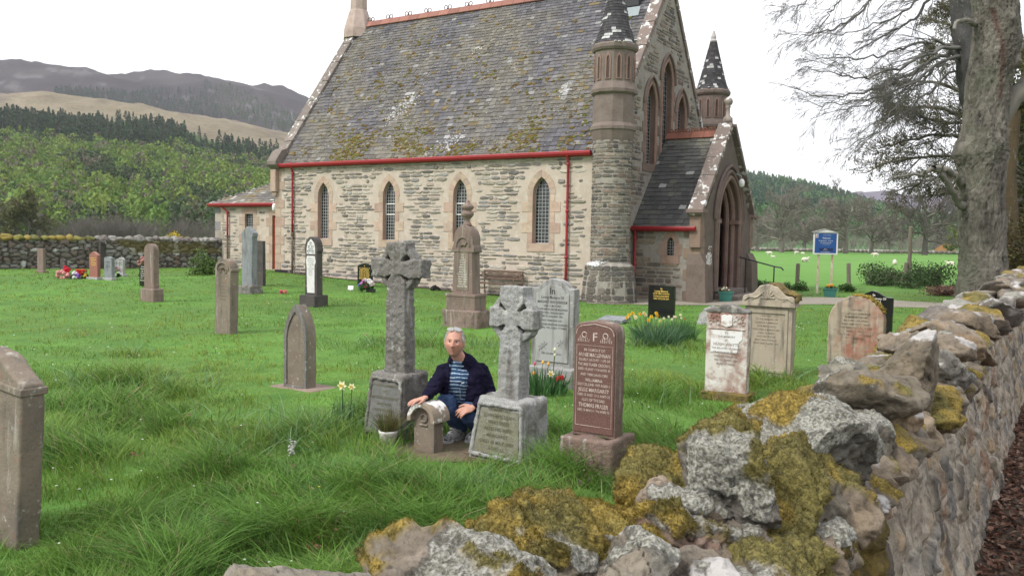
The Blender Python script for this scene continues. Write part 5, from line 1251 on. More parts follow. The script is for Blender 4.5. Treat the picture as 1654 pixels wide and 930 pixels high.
# P, Q
P = PP(405, 474)
gP = gname('gravestone', 'tall blue-grey headstone with gabled top on rough rubble base by the annex', P, .44)
b = MB(); b.box(-.24, .26, -.05, .36, -.06, .20); rough(b.build('base', M['granite_d'], gP), .018, .04, 6, 4, bevel=.02)
b = MB(); b.prism([(-.19, .18), (.19, .18), (.19, 1.42), (.215, 1.46), (.215, 1.54), (.0, 1.70), (-.215, 1.54), (-.215, 1.46), (-.19, 1.42)], .06, .24); b.build('slab', M['greyst'], gP, bevel=.008)
stone(PP(425, 463), .42, .10, [(-.21, 0), (.21, 0), (.21, 1.26), (-.21, 1.28)], M['darkst'], 'gravestone', 'dark upright slab immediately behind the tall blue-grey headstone', tilt=(0, -1))
# R black small, flowers
P = PP(600, 463)
gR, o = stone(P, .58, .08, arch(.56, .70, .09), M['polish'], 'gravestone', 'small black headstone with gold lettering close to the church wall', bev=.004)
letters(gR, [('+', .06, .62, .06)] + [(t, .042, .55 - i * .062, .42) for i, t in enumerate(('In Loving Memory of', 'JAMES GRANT', 'DIED 4TH MAY', 'AGED 68 YEARS', 'ALSO HIS WIFE', 'MARGARET ROSE', 'AT REST'))], 0, -.001, M['gold'])
# S
P = PP(248, 489)
gS = gname('gravestone', 'red granite round-topped headstone on stout speckled base in the left lawn', P, .50)
b = MB(); b.box(-.25, .25, 0, .27, -.06, .30); rough(b.build('base', M['redst'], gS), .015, .008, 8, 4, bevel=.015)
b = MB(); b.prism([(x, z if z > 0 else .29) for x, z in arch(.34, 1.31, .13)], .06, .20); b.build('slab', M['redst'], gS, bevel=.015)
# T
gT, o = stone(PP(238, 464), .34, .05, arch(.34, .62, .06), M['polish'], 'gravestone', 'low dark headstone with white lettering half hidden behind the red granite one', bev=.004)
letters(gT, [(t, .035, .54 - i * .06, .26) for i, t in enumerate(('In Loving', 'Memory of', 'a dear wife', 'and mother', 'Mary Ross', '1921 - 1998', 'Rest in peace'))], 0, -.001, M['wlet'])
small = [((70, 441), .34, .08, [(-.17, 0), (.17, 0), (.17, .77), (-.17, .77)], 'redst', 'plain square-topped pinkish headstone furthest left before the far wall'),
         ((105, 446), .26, .08, arch(.24, .52, .05), 'darkst', 'small dark headstone just left of the wreath of red flowers'),
         ((158, 452), .44, .10, [(-.2, 0), (.2, 0), (.2, .71), (0, .81), (-.2, .71)], 'redgr', 'polished red granite headstone with shallow pointed top before the far wall'),
         ((163, 434), .52, .16, [(-.25, 0), (.25, 0), (.25, .88), (.28, .90), (.28, .97), (0, 1.12), (-.28, .97), (-.28, .90), (-.25, .88)], 'darkst', 'dark gabled monument standing against the far rubble wall'),
         ((181, 453), .40, .10, shoulders(.36, .64, .68, .2), 'greyst', 'blue-grey headstone on pale plinth between the red and the white ones'),
         ((199, 447), .30, .08, arch(.28, .58, .06), 'granite_s', 'small pale headstone with a pink posy hung on its front')]
SG = []
for px, w, d, pr, m_, lb in small:
    g_, o = stone(PP(*px), w, d, pr, M[m_], 'gravestone', lb, bev=.01); SG.append(g_)
    if m_ in ('redgr', 'greyst', 'redst', 'granite_s'):
        b = MB(); b.box(-w / 2 - .06, w / 2 + .06, -.05, d + .06, -.05, .07); b.build('plinth', M['granite_s'] if m_ != 'redst' else M['redst'], g_, bevel=.01)
    if m_ == 'redgr': letters(g_, [(t, .03, .62 - i * .05, .28) for i, t in enumerate(('IN MEMORY OF', 'JOHN FRASER', 'DIED 1969', 'AND HIS WIFE', 'CATHERINE'))], 0, -.001, M['gold'])
    elif m_ in ('greyst', 'granite_s'): letters(g_, [(t, .026, .52 - i * .05, w * .6) for i, t in enumerate(('IN MEMORY', 'OF', 'ANN ROSS', 'DIED 1958'))], 0, -.001, M['blet'])
# flat tablet in the grass
b = MB(); b.box(-.28, .28, -.22, .22, -.02, .05); o = b.build('flat_tablet', M['greyst'], bevel=.008); P = gg(992, 520); o.location = (P[0], P[1], .04); o.rotation_euler = (math.radians(7), 0, -AV); tag(o, 'flat blue-grey stone tablet lying tilted in the grass', 'grave marker')
# rough field stone left of the white panel stone
M['rock'] = mat('boulder_rock', (1, 1, 1), .9, use_col=True, n1=[(9, (.62, .62, .62), .45, .7, 8, 'MULTIPLY'), (70, (.55, .55, .55), .5, .72, 4, 'MULTIPLY')], bump=1.0, bscale=22, bdist=.02)
def add_lichen(m):
    t = m.node_tree; N = t.nodes; l = t.links.new; b = N['Principled BSDF']; cur = b.inputs['Base Color'].links[0].from_socket
    a = N.new('ShaderNodeVertexColor'); a.layer_name = 'Msk'; sp = N.new('ShaderNodeSeparateColor'); l(a.outputs[0], sp.inputs[0])
    tc_ = N.new('ShaderNodeTexCoord'); n = N.new('ShaderNodeTexNoise'); n.inputs['Scale'].default_value = 42; n.inputs['Detail'].default_value = 9; n.inputs['Roughness'].default_value = .86; l(tc_.outputs['Object'], n.inputs['Vector'])
    ad = N.new('ShaderNodeMath'); ad.operation = 'MULTIPLY_ADD'; l(sp.outputs[0], ad.inputs[0]); ad.inputs[1].default_value = .42; l(n.outputs[0], ad.inputs[2])
    r = N.new('ShaderNodeMapRange'); r.inputs[1].default_value = .76; r.inputs[2].default_value = .89; l(ad.outputs[0], r.inputs[0])
    n2 = N.new('ShaderNodeTexNoise'); n2.inputs['Scale'].default_value = 150; n2.inputs['Detail'].default_value = 3; l(tc_.outputs['Object'], n2.inputs['Vector']); cr2 = N.new('ShaderNodeValToRGB'); cr2.color_ramp.elements[0].position = .35; cr2.color_ramp.elements[0].color = (.14, .135, .10, 1); cr2.color_ramp.elements[1].position = .62; cr2.color_ramp.elements[1].color = (.34, .335, .30, 1); l(n2.outputs[0], cr2.inputs[0])
    mm = N.new('ShaderNodeMix'); mm.data_type = 'RGBA'; l(r.outputs[0], mm.inputs[0]); l(cur, mm.inputs[6]); l(cr2.outputs[0], mm.inputs[7])
    # moss hides the rock and its lichen
    m2 = N.new('ShaderNodeMix'); m2.data_type = 'RGBA'; l(sp.outputs[1], m2.inputs[0]); l(mm.outputs[2], m2.inputs[6]); vc = N.new('ShaderNodeVertexColor'); vc.layer_name = 'Col'
    mv = N.new('ShaderNodeMix'); mv.data_type = 'RGBA'; mv.blend_type = 'MULTIPLY'; mv.inputs[0].default_value = 1; r3 = N.new('ShaderNodeMapRange'); r3.inputs[1].default_value = .3; r3.inputs[2].default_value = .7; r3.inputs[3].default_value = .45; r3.inputs[4].default_value = 1.3; l(n2.outputs[0], r3.inputs[0]); l(vc.outputs[0], mv.inputs[6]); l(r3.outputs[0], mv.inputs[7]); l(mv.outputs[2], m2.inputs[7])
    l(m2.outputs[2], b.inputs['Base Color'])
    b1 = b.inputs['Normal'].links[0].from_node; bp = N.new('ShaderNodeBump'); bp.inputs['Strength'].default_value = .9; bp.inputs['Distance'].default_value = .004; l(r.outputs[0], bp.inputs['Height']); l(b1.outputs[0], bp.inputs['Normal']); l(bp.outputs[0], b.inputs['Normal'])
add_lichen(M['rock'])
def setmask(o, Mk):
    ca = o.data.color_attributes.new('Msk', 'FLOAT_COLOR', 'POINT'); c = np.ones((len(Mk), 4), np.float32); c[:, :3] = Mk; ca.data.foreach_set('color', c.ravel())
# ================================================================ near boundary wall
def vor(a, z, sx, sz, seed):
    u, w = a / sx, z / sz; iu = np.floor(u).astype(np.int64); iw = np.floor(w).astype(np.int64)
    F1 = np.full(u.shape, 9.); F2 = np.full(u.shape, 9.); H = np.zeros(u.shape)
    for du in (-1, 0, 1):
        for dw in (-1, 0, 1):
            cu_, cw = iu + du, iw + dw; zz = np.zeros_like(cu_)
            pu = cu_ + .5 + .48 * _h(cu_, cw, zz, seed); pw = cw + .5 + .45 * _h(cu_, cw, zz + 1, seed)
            d = np.hypot(u - pu, w - pw); h = _h(cu_, cw, zz + 2, seed)
            n = d < F1; F2 = np.where(n, F1, np.minimum(F2, d)); H = np.where(n, h, H); F1 = np.where(n, d, F1)
    return F1, F2, H
near_wall = tag(empty('boundary_wall', (0, 0, 0)), 'mossy lichen-covered rubble wall with boulder coping running through the foreground', 'wall')
def wallface(name, t0, t1, step, q0, sgn, zt, zb, seed):
    ts = np.arange(t0, t1, step); zs = np.arange(zb, zt, step); Tt, Z = np.meshgrid(ts, zs); a = Tt.ravel(); z = Z.ravel(); P = np.stack([a, z, 0 * a], 1)
    wa = a + .05 * fbm(P * 8, 4, seed) ; wz = z + .045 * fbm(P * 8 + 9, 4, seed)
    F1, F2, H = vor(wa, wz, .27, .15, seed); e = F2 - F1
    big = noise(np.stack([H * 50, H * 31, 0 * H], 1), 3)
    st = sm((e - .10 - .22 * (big > -.1)) / .22)
    hgt = st * (.006 + .020 * (H * .5 + .5)) + fbm(P * 14, 4, 4) * .012 + fbm(P * 60, 2, 7) * .003
    pal = np.array([(.17, .15, .12), (.27, .21, .14), (.10, .09, .085), (.33, .27, .20), (.14, .14, .14), (.22, .15, .11), (.20, .19, .17)])
    ci = (np.abs(H * 977) % 1 * len(pal)).astype(int) % len(pal); c = pal[ci] * (1 + .25 * fbm(P * 30, 3, 5))[:, None]
    mor = np.array([.31, .285, .25])[None] * (1 + .22 * fbm(P * 9, 4, 8) + .12 * fbm(P * 70, 2, 9))[:, None]
    col = mor * (1 - st[:, None]) + c * st[:, None]
    col = col * (1 - .5 * np.exp(-((e - .13) / .06) ** 2) * sm((fbm(P * 3, 2, 61) + .35) / .5))[:, None]
    wsp = sm((fbm(P * 11, 3, 14) - .42) / .12)[:, None]; col = col * (1 - wsp * .6) + np.array([.42, .40, .37]) * wsp * .6
    msk = sm((fbm(P * 4, 4, 17) + .55 * (z - .75) - .35 * (a - 1.6)) / .25)[:, None] if sgn > 0 else sm((fbm(P * 4, 4, 17)) / .25)[:, None] * .5
    mc = np.array([.10, .075, .02]) * (1 + .4 * fbm(P * 40, 3, 18))[:, None]; col = col * (1 - msk) + mc * msk; hgt = hgt + msk[:, 0] * (.02 + .006 * fbm(P * 60, 2, 3))
    col = col * np.array([1.04, .98, .88]); q = q0 - sgn * hgt + .02 * fbm(P * 1.3, 2, 20) + (.14 * z if sgn > 0 else 0)
    V = a[:, None] * T_N + q[:, None] * Q_N; V[:, 2] = z
    n = len(ts); i = (np.arange(n - 1)[None] + np.arange(len(zs) - 1)[:, None] * n).ravel(); F = np.stack([i, i + 1, i + n + 1, i + n], 1)
    if sgn < 0: F = F[:, ::-1]
    return mesh_np(name, V, F, M['rock'], near_wall, C=np.clip(col, .01, 1), smooth=True)

wallface('wall_face', .9, 7, .0085, .26, 1, 1.06, .05, 3)
wallface('wall_face', 6.95, 30, .022, .26, 1, 1.08, .05, 3)
wallface('inner_face', -2, 30, .04, .83, -1, 1.04, -.1, 5)
b = MB()
def wbox(mb, t0, t1, q0, q1, z0, z1, c=(.2, .19, .17)):
    v = [tuple(T_N * t + Q_N * q + np.array([0, 0, z])) for z in (z0, z1) for q in (q0, q1) for t in (t0, t1)]
    mb.add(v, [(0, 2, 3, 1), (4, 5, 7, 6), (0, 1, 5, 4), (2, 6, 7, 3), (0, 4, 6, 2), (1, 3, 7, 5)], c)
wbox(b, -2, 4, .44, .79, -.1, .97, (.13, .12, .10)); wbox(b, 4.003, 30, .44, .79, -.1, 1.06, (.13, .12, .10)); b.build('core', M['rock'], near_wall)
TUFT = []
def boulder(P, a, b_, c, yaw=0, pitch=0, roll=0, sub=5, seed=0, moss=0., lich=.5, base=(.24, .22, .20), cuts=9, white=0., peel=None, parent=near_wall, name='coping_stone', label=None, sharp=.62):
    r = np.random.RandomState(seed); V, F = ICO[sub]; V = V.copy()
    for k in range(cuts):
        n = r.normal(0, 1, 3); n /= np.linalg.norm(n); d = r.uniform(sharp, .92); x = V @ n - d; V = V - np.maximum(x, 0)[:, None] * n * .985
    S = np.array([a, b_, c]); V = V * S
    # rotate
    R = (Matrix.Rotation(yaw, 3, 'Z') @ Matrix.Rotation(pitch, 3, 'Y') @ Matrix.Rotation(roll, 3, 'X')); R = np.array(R); base_R = np.stack([T_N, Q_N, [0, 0, 1]], 1)
    so_ = seed * 3.1
    st = r.normal(0, 1, 3) * np.array([.5, .5, 1.6]); st /= np.linalg.norm(st)
    ly = np.abs(((V @ st) * 28 + fbm(V * 9 + so_, 3, 2) * 1.5) % 2 - 1)
    big = fbm(V * (1.6 / max(a, b_)) + so_, 4, 1); med = fbm(V * 22 + so_, 4, 6); fin = fbm(V * 85 + so_, 3, 9)
    ridg = 1.0; crk = sm((.035 - np.abs(fbm(V * 7 + so_ + 9, 3, 22))) / .03)
    Vn = V / (S * S); Vn /= np.linalg.norm(Vn, axis=1)[:, None] + 1e-9
    sz = min(a, b_, c)
    V = V + Vn * (big * sz * .10 + (np.abs(med) * -.016 + .004) * ridg + fin * .0022 + (np.clip(ly * 2 - .6, 0, 1) - .5) * .007 - .010 * crk)[:, None]
    V = (base_R @ (R @ V.T)).T; Nn = (base_R @ (R @ Vn.T)).T
    W_ = V + np.array(P)
    up = Nn[:, 2]
    base = np.array(base) * np.array([.69, .64, .56])
    col = base * (1 + .30 * big + .25 * med)[:, None] + (ly - .5)[:, None] * .03
    col = col * (1 - .45 * crk)[:, None]
    tan = sm((fbm(W_ * 6, 3, 31) - .15) / .3)[:, None]; col = col * (1 - .35 * tan) + np.array([.28, .22, .15]) * .35 * tan
    # crusty lichen
    lm_ = sm((fbm(W_ * 6, 4, 12) + (lich - .82) * 1.3 + .3 * up) / .45) ; V = V + Nn * (lm_ * (.002 + .002 * fbm(W_ * 75, 3, 13)))[:, None]; mk = np.zeros(len(V))
    if white:
        wv = sm((fbm(W_ * 5, 3, 55) + white - 1.05 + .45 * up) / .05)[:, None]; col = col * (1 - wv) + np.array([.44, .42, .40]) * (1 + .12 * med)[:, None] * wv
    # moss cushions
    if moss > 0:
        mk = sm((fbm(W_ * 5.5, 4, 41) * .8 + (moss - .74) * 1.9 + .42 * up) / .14)
        mh = (.010 + .007 * fbm(W_ * 26, 3, 42) + .0035 * fbm(W_ * 110, 2, 43)) * mk
        V = V + Nn * mh[:, None]
        g = sm((fbm(W_ * 9, 3, 44) + .2) / .6)[:, None]
        mcol = np.array([.235, .17, .038]) * g + np.array([.145, .125, .038]) * (1 - g); mcol = mcol * (1 + .35 * fbm(W_ * 90, 2, 45))[:, None]
        mk2 = mk[:, None]; col = col * (1 - mk2) + mcol * mk2
        if sub >= 5:
            idx = np.where((mk > .6) & (up > -.5))[0]
            if len(idx): TUFT.append((V[idx] + P, Nn[idx], mcol[idx]))
    o = mesh_np(name, V, F, M['rock'], parent, C=np.clip(col, .008, 1), smooth=True); o.location = tuple(P)
    setmask(o, np.stack([lm_, mk, mk], 1))
    if label: o['label'] = label
    return o
HERO = [  # px, py, z, a(along), b(across), c, yaw, pitch, roll, moss, lichen, base, white, seed
    (490, 940, 1.21, .12, .17, .07, .3, 0, .1, 0., .5, (.33, .32, .30), .75, 1),
    (745, 938, 1.15, .15, .22, .11, .1, 0, .15, .62, .9, (.30, .27, .24), .3, 2),
    (865, 872, 1.14, .13, .17, .125, .2, .1, -.1, .82, .9, (.24, .24, .22), .25, 3),
    (930, 835, 1.155, .10, .21, .075, -.1, .0, .05, 1.0, .5, (.24, .20, .17), .1, 4),
    (1015, 905, 1.11, .13, .10, .13, .5, .2, .5, .35, .75, (.30, .30, .29), .55, 5),
    (1172, 885, 1.08, .14, .16, .13, .3, .1, .15, .25, .35, (.27, .24, .21), .35, 6),
    (1100, 845, 1.13, .09, .13, .08, 1., .2, .6, .85, .5, (.24, .18, .16), .3, 21),
    (1078, 780, 1.155, .13, .15, .13, .2, -.2, .1, .78, .85, (.28, .26, .23), .3, 7),
    (1110, 795, 1.18, .09, .10, .09, .9, .1, .1, .25, .5, (.36, .31, .27), .55, 22),
    (1190, 775, 1.19, .15, .16, .17, .6, .5, .3, .45, .85, (.19, .185, .18), .05, 8),
    (1320, 790, 1.11, .21, .14, .19, .2, .1, .2, .95, .6, (.20, .19, .17), .1, 9),
    (1250, 850, 1.08, .14, .13, .13, .2, .1, .1, .75, .55, (.22, .20, .18), .2, 23),
    (1205, 695, 1.20, .15, .17, .11, -.2, 0, .1, .92, .8, (.22, .20, .17), .05, 10),
    (1318, 700, 1.21, .22, .20, .19, .2, .1, -.1, .34, 1.05, (.20, .20, .19), .05, 11),
    (1425, 705, 1.13, .17, .13, .16, .1, .1, .1, .30, .55, (.26, .25, .23), .15, 12),
    (1395, 622, 1.25, .19, .22, .13, .2, 0, -.15, .22, .6, (.23, .21, .18), .2, 13),
    (1478, 655, 1.16, .16, .13, .14, .3, .1, .1, .0, .35, (.31, .25, .19), .62, 14),
    (1500, 598, 1.22, .25, .17, .22, .5, .5, .3, .12, .25, (.21, .19, .16), .1, 15),
    (1365, 596, 1.20, .13, .12, .10, .1, .1, .1, .0, .95, (.26, .26, .24), .1, 16),
    (1560, 590, 1.17, .17, .14, .15, .1, .1, .1, .0, .6, (.25, .25, .25), .45, 17),
    (1498, 545, 1.25, .24, .24, .12, .1, .1, .1, .0, .4, (.25, .22, .19), .35, 18),
    (1562, 555, 1.19, .18, .16, .13, .4, .1, .1, .1, .3, (.27, .21, .15), .3, 19),
]
for h in HERO:
    P = gz(h[0], h[1], h[2]); d_ = math.hypot(P[0], P[1])
    q_ = wq(P[0], P[1]); P = P + np.array([0, 0, -.035]) + Q_N * max(0, .60 - q_) * .38; boulder(P, h[3] * 1.12, h[4] * .98, h[5] * .78, h[6], h[7], h[8], 6 if d_ < 2.6 else 5, h[13], h[9], h[10], h[11], white=h[12], cuts=13, sharp=.50 if h[13] in (15, 5, 6, 8, 22, 18, 14) else .60)
rw = np.random.RandomState(12); t = 5.1; k = 0
while t < 30:
    for q in (.50, .74):
        a = rw.uniform(.22, .40); P = T_N * (t + rw.uniform(-.1, .1)) + Q_N * (q + rw.uniform(-.05, .05)); P[2] = 1.09 + rw.uniform(-.02, .06)
        boulder(P, a, rw.uniform(.16, .24), rw.uniform(.08, .15), rw.uniform(-.5, .5), rw.uniform(-.4, .4), rw.uniform(-.3, .3), 4 if t < 10 else 3, 100 + k, 0. if rw.rand() < .75 else .6, rw.uniform(.2, .8), np.array([(.24, .22, .20), (.27, .23, .19), (.21, .20, .20), (.30, .25, .20)][rw.randint(4)]), white=.45 if rw.rand() < .2 else .1, sharp=.42, cuts=12); k += 1
    t += rw.uniform(.36, .5)
# small pinning stones between the hero coping and wall top
for t in np.arange(.7, 5.2, .13):
    for q in (.44, .56, .68, .80):
        P = T_N * (t + rw.uniform(-.05, .05)) + Q_N * (q + rw.uniform(-.03, .03)); P[2] = 1.03 + rw.uniform(-.02, .03)
        boulder(P, rw.uniform(.10, .14), rw.uniform(.10, .13), rw.uniform(.06, .09), rw.uniform(-.5, .5), 0, 0, 5 if t < 2.4 else 4, 400 + k, rw.choice([.0, .5, .8]), rw.uniform(.3, .8), np.array([(.24, .22, .20), (.27, .23, .19)][rw.randint(2)]), white=.2); k += 1
# moss shoots
Vt, Ct = [], []
for Vv, Nv, Cv in TUFT:
    keep = rw.rand(len(Vv)) < .75; Vv, Nv, Cv = Vv[keep], Nv[keep], Cv[keep]
    for rep in range(2):
        n = len(Vv); d = Nv + rw.normal(0, .55, (n, 3)) + np.array([0, 0, .25]); d /= np.linalg.norm(d, axis=1)[:, None]
        s = np.cross(d, rw.normal(0, 1, (n, 3))); s /= np.linalg.norm(s, axis=1)[:, None]; L_ = rw.uniform(.003, .0085, n)[:, None]; p = Vv + rw.normal(0, .0012, (n, 3))
        tri = np.stack([p - s * .0010, p + s * .0010, p + d * L_], 1); Vt.append(tri.reshape(-1, 3))
        c = Cv * rw.uniform(.7, 1.7, n)[:, None]; Ct.append(np.repeat(c, 3, axis=0))
Vt = np.concatenate(Vt); Ct = np.concatenate(Ct)
o = mesh_np('moss', Vt, np.arange(len(Vt)).reshape(-1, 3), M['moss'], near_wall, C=np.clip(Ct, .01, 1)); o['kind'] = 'stuff'
# leaf litter on the lane and under the tree
def litter(name, pts, cols, label, size=(.012, .03)):
    n = len(pts); a = rw.uniform(0, 6.28, n); s = rw.uniform(*size, n); d1 = np.stack([np.cos(a), np.sin(a), rw.normal(0, .35, n)], 1); d2 = np.stack([-np.sin(a), np.cos(a), rw.normal(0, .35, n)], 1)
    P = np.array(pts) + np.array([0, 0, .012]); up = np.array([0, 0, 1.0])
    q = np.stack([P + d1 * s[:, None], P + d2 * s[:, None] * .55 + up * s[:, None] * .3, P - d1 * s[:, None], P - d2 * s[:, None] * .55 + up * s[:, None] * .25], 1).reshape(-1, 3)
    C = np.repeat(np.array(cols)[rw.randint(len(cols), size=n)] * rw.uniform(.6, 1.3, n)[:, None], 4, axis=0)
    return tag(mesh_np(name, q, np.arange(4 * n).reshape(-1, 4), M['leafy'], C=C), label, 'dead leaves', kind='stuff')
LC = [(.16, .075, .05), (.21, .11, .075), (.10, .05, .035), (.26, .17, .12), (.07, .04, .03)]
tt = rw.uniform(.7, 15, 26000) ** 1.0; qq = .27 - rw.uniform(0, 1, 26000) ** 1.5 * 3.0; P = tt[:, None] * T_N + qq[:, None] * Q_N; P[:, 2] = outz(P[:, 0][None], P[:, 1][None])[0]
litter('leaf_litter', P, LC, 'brown dead leaves covering the lane outside the wall')
# ================================================================ trees
M['bark'] = mat('bark', (1, 1, 1), .95, use_col=True, n1=[(3, (.62, .62, .62), .45, .7, 6, 'MULTIPLY'), (12, (.30, .31, .27), .60, .72, 5)], bump=1.0, bscale=42, bdist=.06, stretch=(1, 1, .4))
M['twig'] = mat('twig_bark', (1, 1, 1), .95, use_col=True)
class Tubes:
    def __init__(s): s.V = []; s.F = []; s.C = []; s.n = 0
    def add(s, P, R, seg, c):
        V, F = tube_np(np.array(P, float), np.array(R, float), seg); s.V.append(V); s.F.append(F + s.n); s.n += len(V); s.C.append(np.tile(c, (len(V), 1)))
    def build(s, name, m, parent): return mesh_np(name, np.concatenate(s.V), np.concatenate(s.F), m, parent, C=np.concatenate(s.C), smooth=True)
def branch(T, P0, d0, L_, r0, depth, r, nsub, c, droop=0., spread=.6, minr=.0022, seg=None, n=7, curl=.18, taper=.75, segs=(8, 5, 4, 3, 3), lratio=(.35, .6), frm=.18):
    P = [np.array(P0, float)]; d = np.array(d0, float); d /= np.linalg.norm(d)
    for i in range(n):
        d = d + r.normal(0, curl, 3) * (.5 + .5 / n) + np.array([0, 0, -droop / n]); d /= np.linalg.norm(d); P.append(P[-1] + d * L_ / n)
    R = [max(minr, r0 * (1 - taper * i / n)) for i in range(n + 1)]
    T.add(P, R, segs[min(depth, len(segs) - 1)], c * r.uniform(.85, 1.15))
    if depth >= len(nsub): return
    for k in range(nsub[depth]):
        t = r.uniform(frm, 1.0); x = t * n; i = min(int(x), n - 1); q = P[i] * (1 - x + i) + P[i + 1] * (x - i); dd = P[i + 1] - P[i]; dd /= np.linalg.norm(dd)
        s = np.cross(dd, r.normal(0, 1, 3)); s /= np.linalg.norm(s) + 1e-9
        nd = dd + s * spread * r.uniform(.5, 1.3)
        branch(T, q, nd, L_ * r.uniform(*lratio) * (1.1 - .5 * t), max(minr, R[i] * .55), depth + 1, r, nsub, c, droop, spread, minr, n=max(3, n - 2), curl=curl, taper=taper, segs=segs, lratio=lratio, frm=frm)
# --- the big tree beside the wall
TD = 20.0
def A3(px, py, D=TD): return at(px, py, D)
big = tag(empty('tree', tuple(A3(1590, 516)) ), 'big grey-barked tree with knotted trunk rising beside the end of the wall', 'tree')
big.location = (A3(1590, 516)[0], TD, 0)
loc = np.array(big.location)
tr = [(1594, 520, 53), (1592, 505, 49), (1589, 480, 45), (1588, 440, 39), (1588, 400, 37), (1587, 330, 36), (1586, 270, 37.5), (1584, 245, 42), (1587, 225, 37), (1592, 180, 34), (1597, 130, 35), (1604, 100, 37), (1610, 70, 38), (1609, 40, 36), (1607, 10, 34), (1606, -30, 33), (1606, -90, 31), (1606, -200, 28)]
pc = np.array([A3(p[0], p[1]) for p in tr]) - loc; rad = np.array([p[2] * .93 / FPX * TD for p in tr])
s_i = np.linspace(0, len(tr) - 1, 430); PC = np.stack([np.interp(s_i, np.arange(len(tr)), pc[:, k]) for k in range(3)], 1); RR = np.interp(s_i, np.arange(len(tr)), rad)
Vb, Fb = tube_np(PC, RR, 150)
cen = np.repeat(PC, 150, axis=0); nrm = Vb - cen; nrm /= np.linalg.norm(nrm, axis=1)[:, None]
rid = 1 - np.abs(fbm(Vb * np.array([9, 9, 3.0]), 4, 3)); Vb += nrm * (fbm(Vb * 1.3, 3, 2) * .04 + (rid - .7) * .035 + (1 - np.abs(fbm(Vb * np.array([26, 26, 9.0]), 3, 8)) - .7) * .035)[:, None]
def knob(px, py, r_, h_, off):
    global Vb
    c = A3(px, py) - loc + np.array([0, -off, 0]); d = np.linalg.norm(Vb - c, axis=1); Vb = Vb + nrm * (h_ * np.exp(-(d / r_) ** 2))[:, None]
knob(1595, 236, .16, .06, .5); knob(1553, 245, .2, .09, .2); knob(1612, 38, .16, .08, .5); knob(1628, 105, .12, .08, .4)
cb_ = np.array([.165, .15, .125]) * (1 + .35 * fbm(Vb * np.array([6, 6, 3]), 4, 12) + .5 * (rid - .7) + .5 * (1 - np.abs(fbm(Vb * np.array([26, 26, 9.0]), 3, 8)) - .75))[:, None]
grn = sm((fbm(Vb * 1.8, 3, 15) - .05) / .4)[:, None] * .5; cb_ = cb_ * (1 - grn) + np.array([.15, .155, .11]) * grn
sc_ = A3(1597, 60) - loc; sx = np.interp(Vb[:, 2], [PC[0, 2], PC[-1, 2]], [0, 0]); 
# old dark bleeding wound down the front
wl = np.array([A3(*p) - loc for p in ((1588, 20), (1592, 45), (1599, 80), (1600, 110), (1599, 150), (1597, 165))]); wx = np.interp(-Vb[:, 2], -wl[:, 2], wl[:, 0]); inw = (Vb[:, 2] < wl[0, 2]) & (Vb[:, 2] > wl[-1, 2]) & (nrm[:, 1] < 0)
k = (np.exp(-((Vb[:, 0] - wx) / .05) ** 2) * inw)[:, None]; cb_ = cb_ * (1 - .75 * k) + np.array([.10, .045, .035]) * .75 * k
mesh_np('trunk', Vb, Fb, M['bark'], big, C=np.clip(cb_, .02, 1), smooth=True)
rb = np.random.RandomState(31); BC = np.array([.17, .16, .135])
T = Tubes()
def limb(pts, r0, r1, T_, D0=TD, D1=TD, base=loc, seg=10, c=BC, nsub=(14, 7, 4), L0=.5, droop=.25, r=rb, spread=.55, minr=.0035, curl=.16, jit=.02):
    n = len(pts); P = [A3(p[0], p[1], D0 + (D1 - D0) * i / (n - 1)) - base for i, p in enumerate(pts)]; P = np.array(P)
    si = np.linspace(0, n - 1, n * 4); Q = np.stack([np.interp(si, np.arange(n), P[:, k]) for k in range(3)], 1); Q[1:-1] = (Q[:-2] + Q[1:-1] * 2 + Q[2:]) / 4; Q[1:] += r.normal(0, jit, (len(Q) - 1, 3))
    R = np.linspace(r0, r1, len(Q)); T_.add(Q, R, seg, c)
    L_ = np.linalg.norm(Q[-1] - Q[0])
    for k in range(nsub[0]):
        t = r.uniform(.12, 1) ** .8; x = t * (len(Q) - 1); i = min(int(x), len(Q) - 2); q = Q[i]; dd = Q[i + 1] - Q[i]; dd /= np.linalg.norm(dd) + 1e-9
        s = np.cross(dd, r.normal(0, 1, 3)); s /= np.linalg.norm(s); 
        branch(T_, q, dd + s * spread * r.uniform(.5, 1.2), L_ * L0 * r.uniform(.5, 1) * (1.15 - .6 * t), max(minr, R[i] * .42), 1, r, (0,) + tuple(nsub[1:]), c, droop, spread, minr, n=6, curl=curl, segs=(8, 4, 3, 3, 3), lratio=(.3, .6))
limb([(1606, -20), (1640, -60), (1690, -120)], .45, .25, T, nsub=(2, 2, 1)); limb([(1606, 200), (1645, 150), (1668, 125), (1720, 90)], .24, .16, T, nsub=(4, 3, 2))
limb([(1556, 300), (1549, 290), (1535, 275), (1520, 272), (1508, 270)], .09, .05, T, nsub=(3, 3, 2), D1=19); limb([(1560, 330), (1552, 332), (1545, 318), (1528, 290), (1512, 273), (1495, 278), (1470, 285), (1440, 288)], .10, .02, T, D1=18.5, nsub=(16, 6, 3), L0=.35)
limb([(1575, 40), (1560, 33), (1545, 38), (1535, 48)], .07, .03, T, D1=19, nsub=(3, 3, 2))
T.build('branch', M['twig'], big)
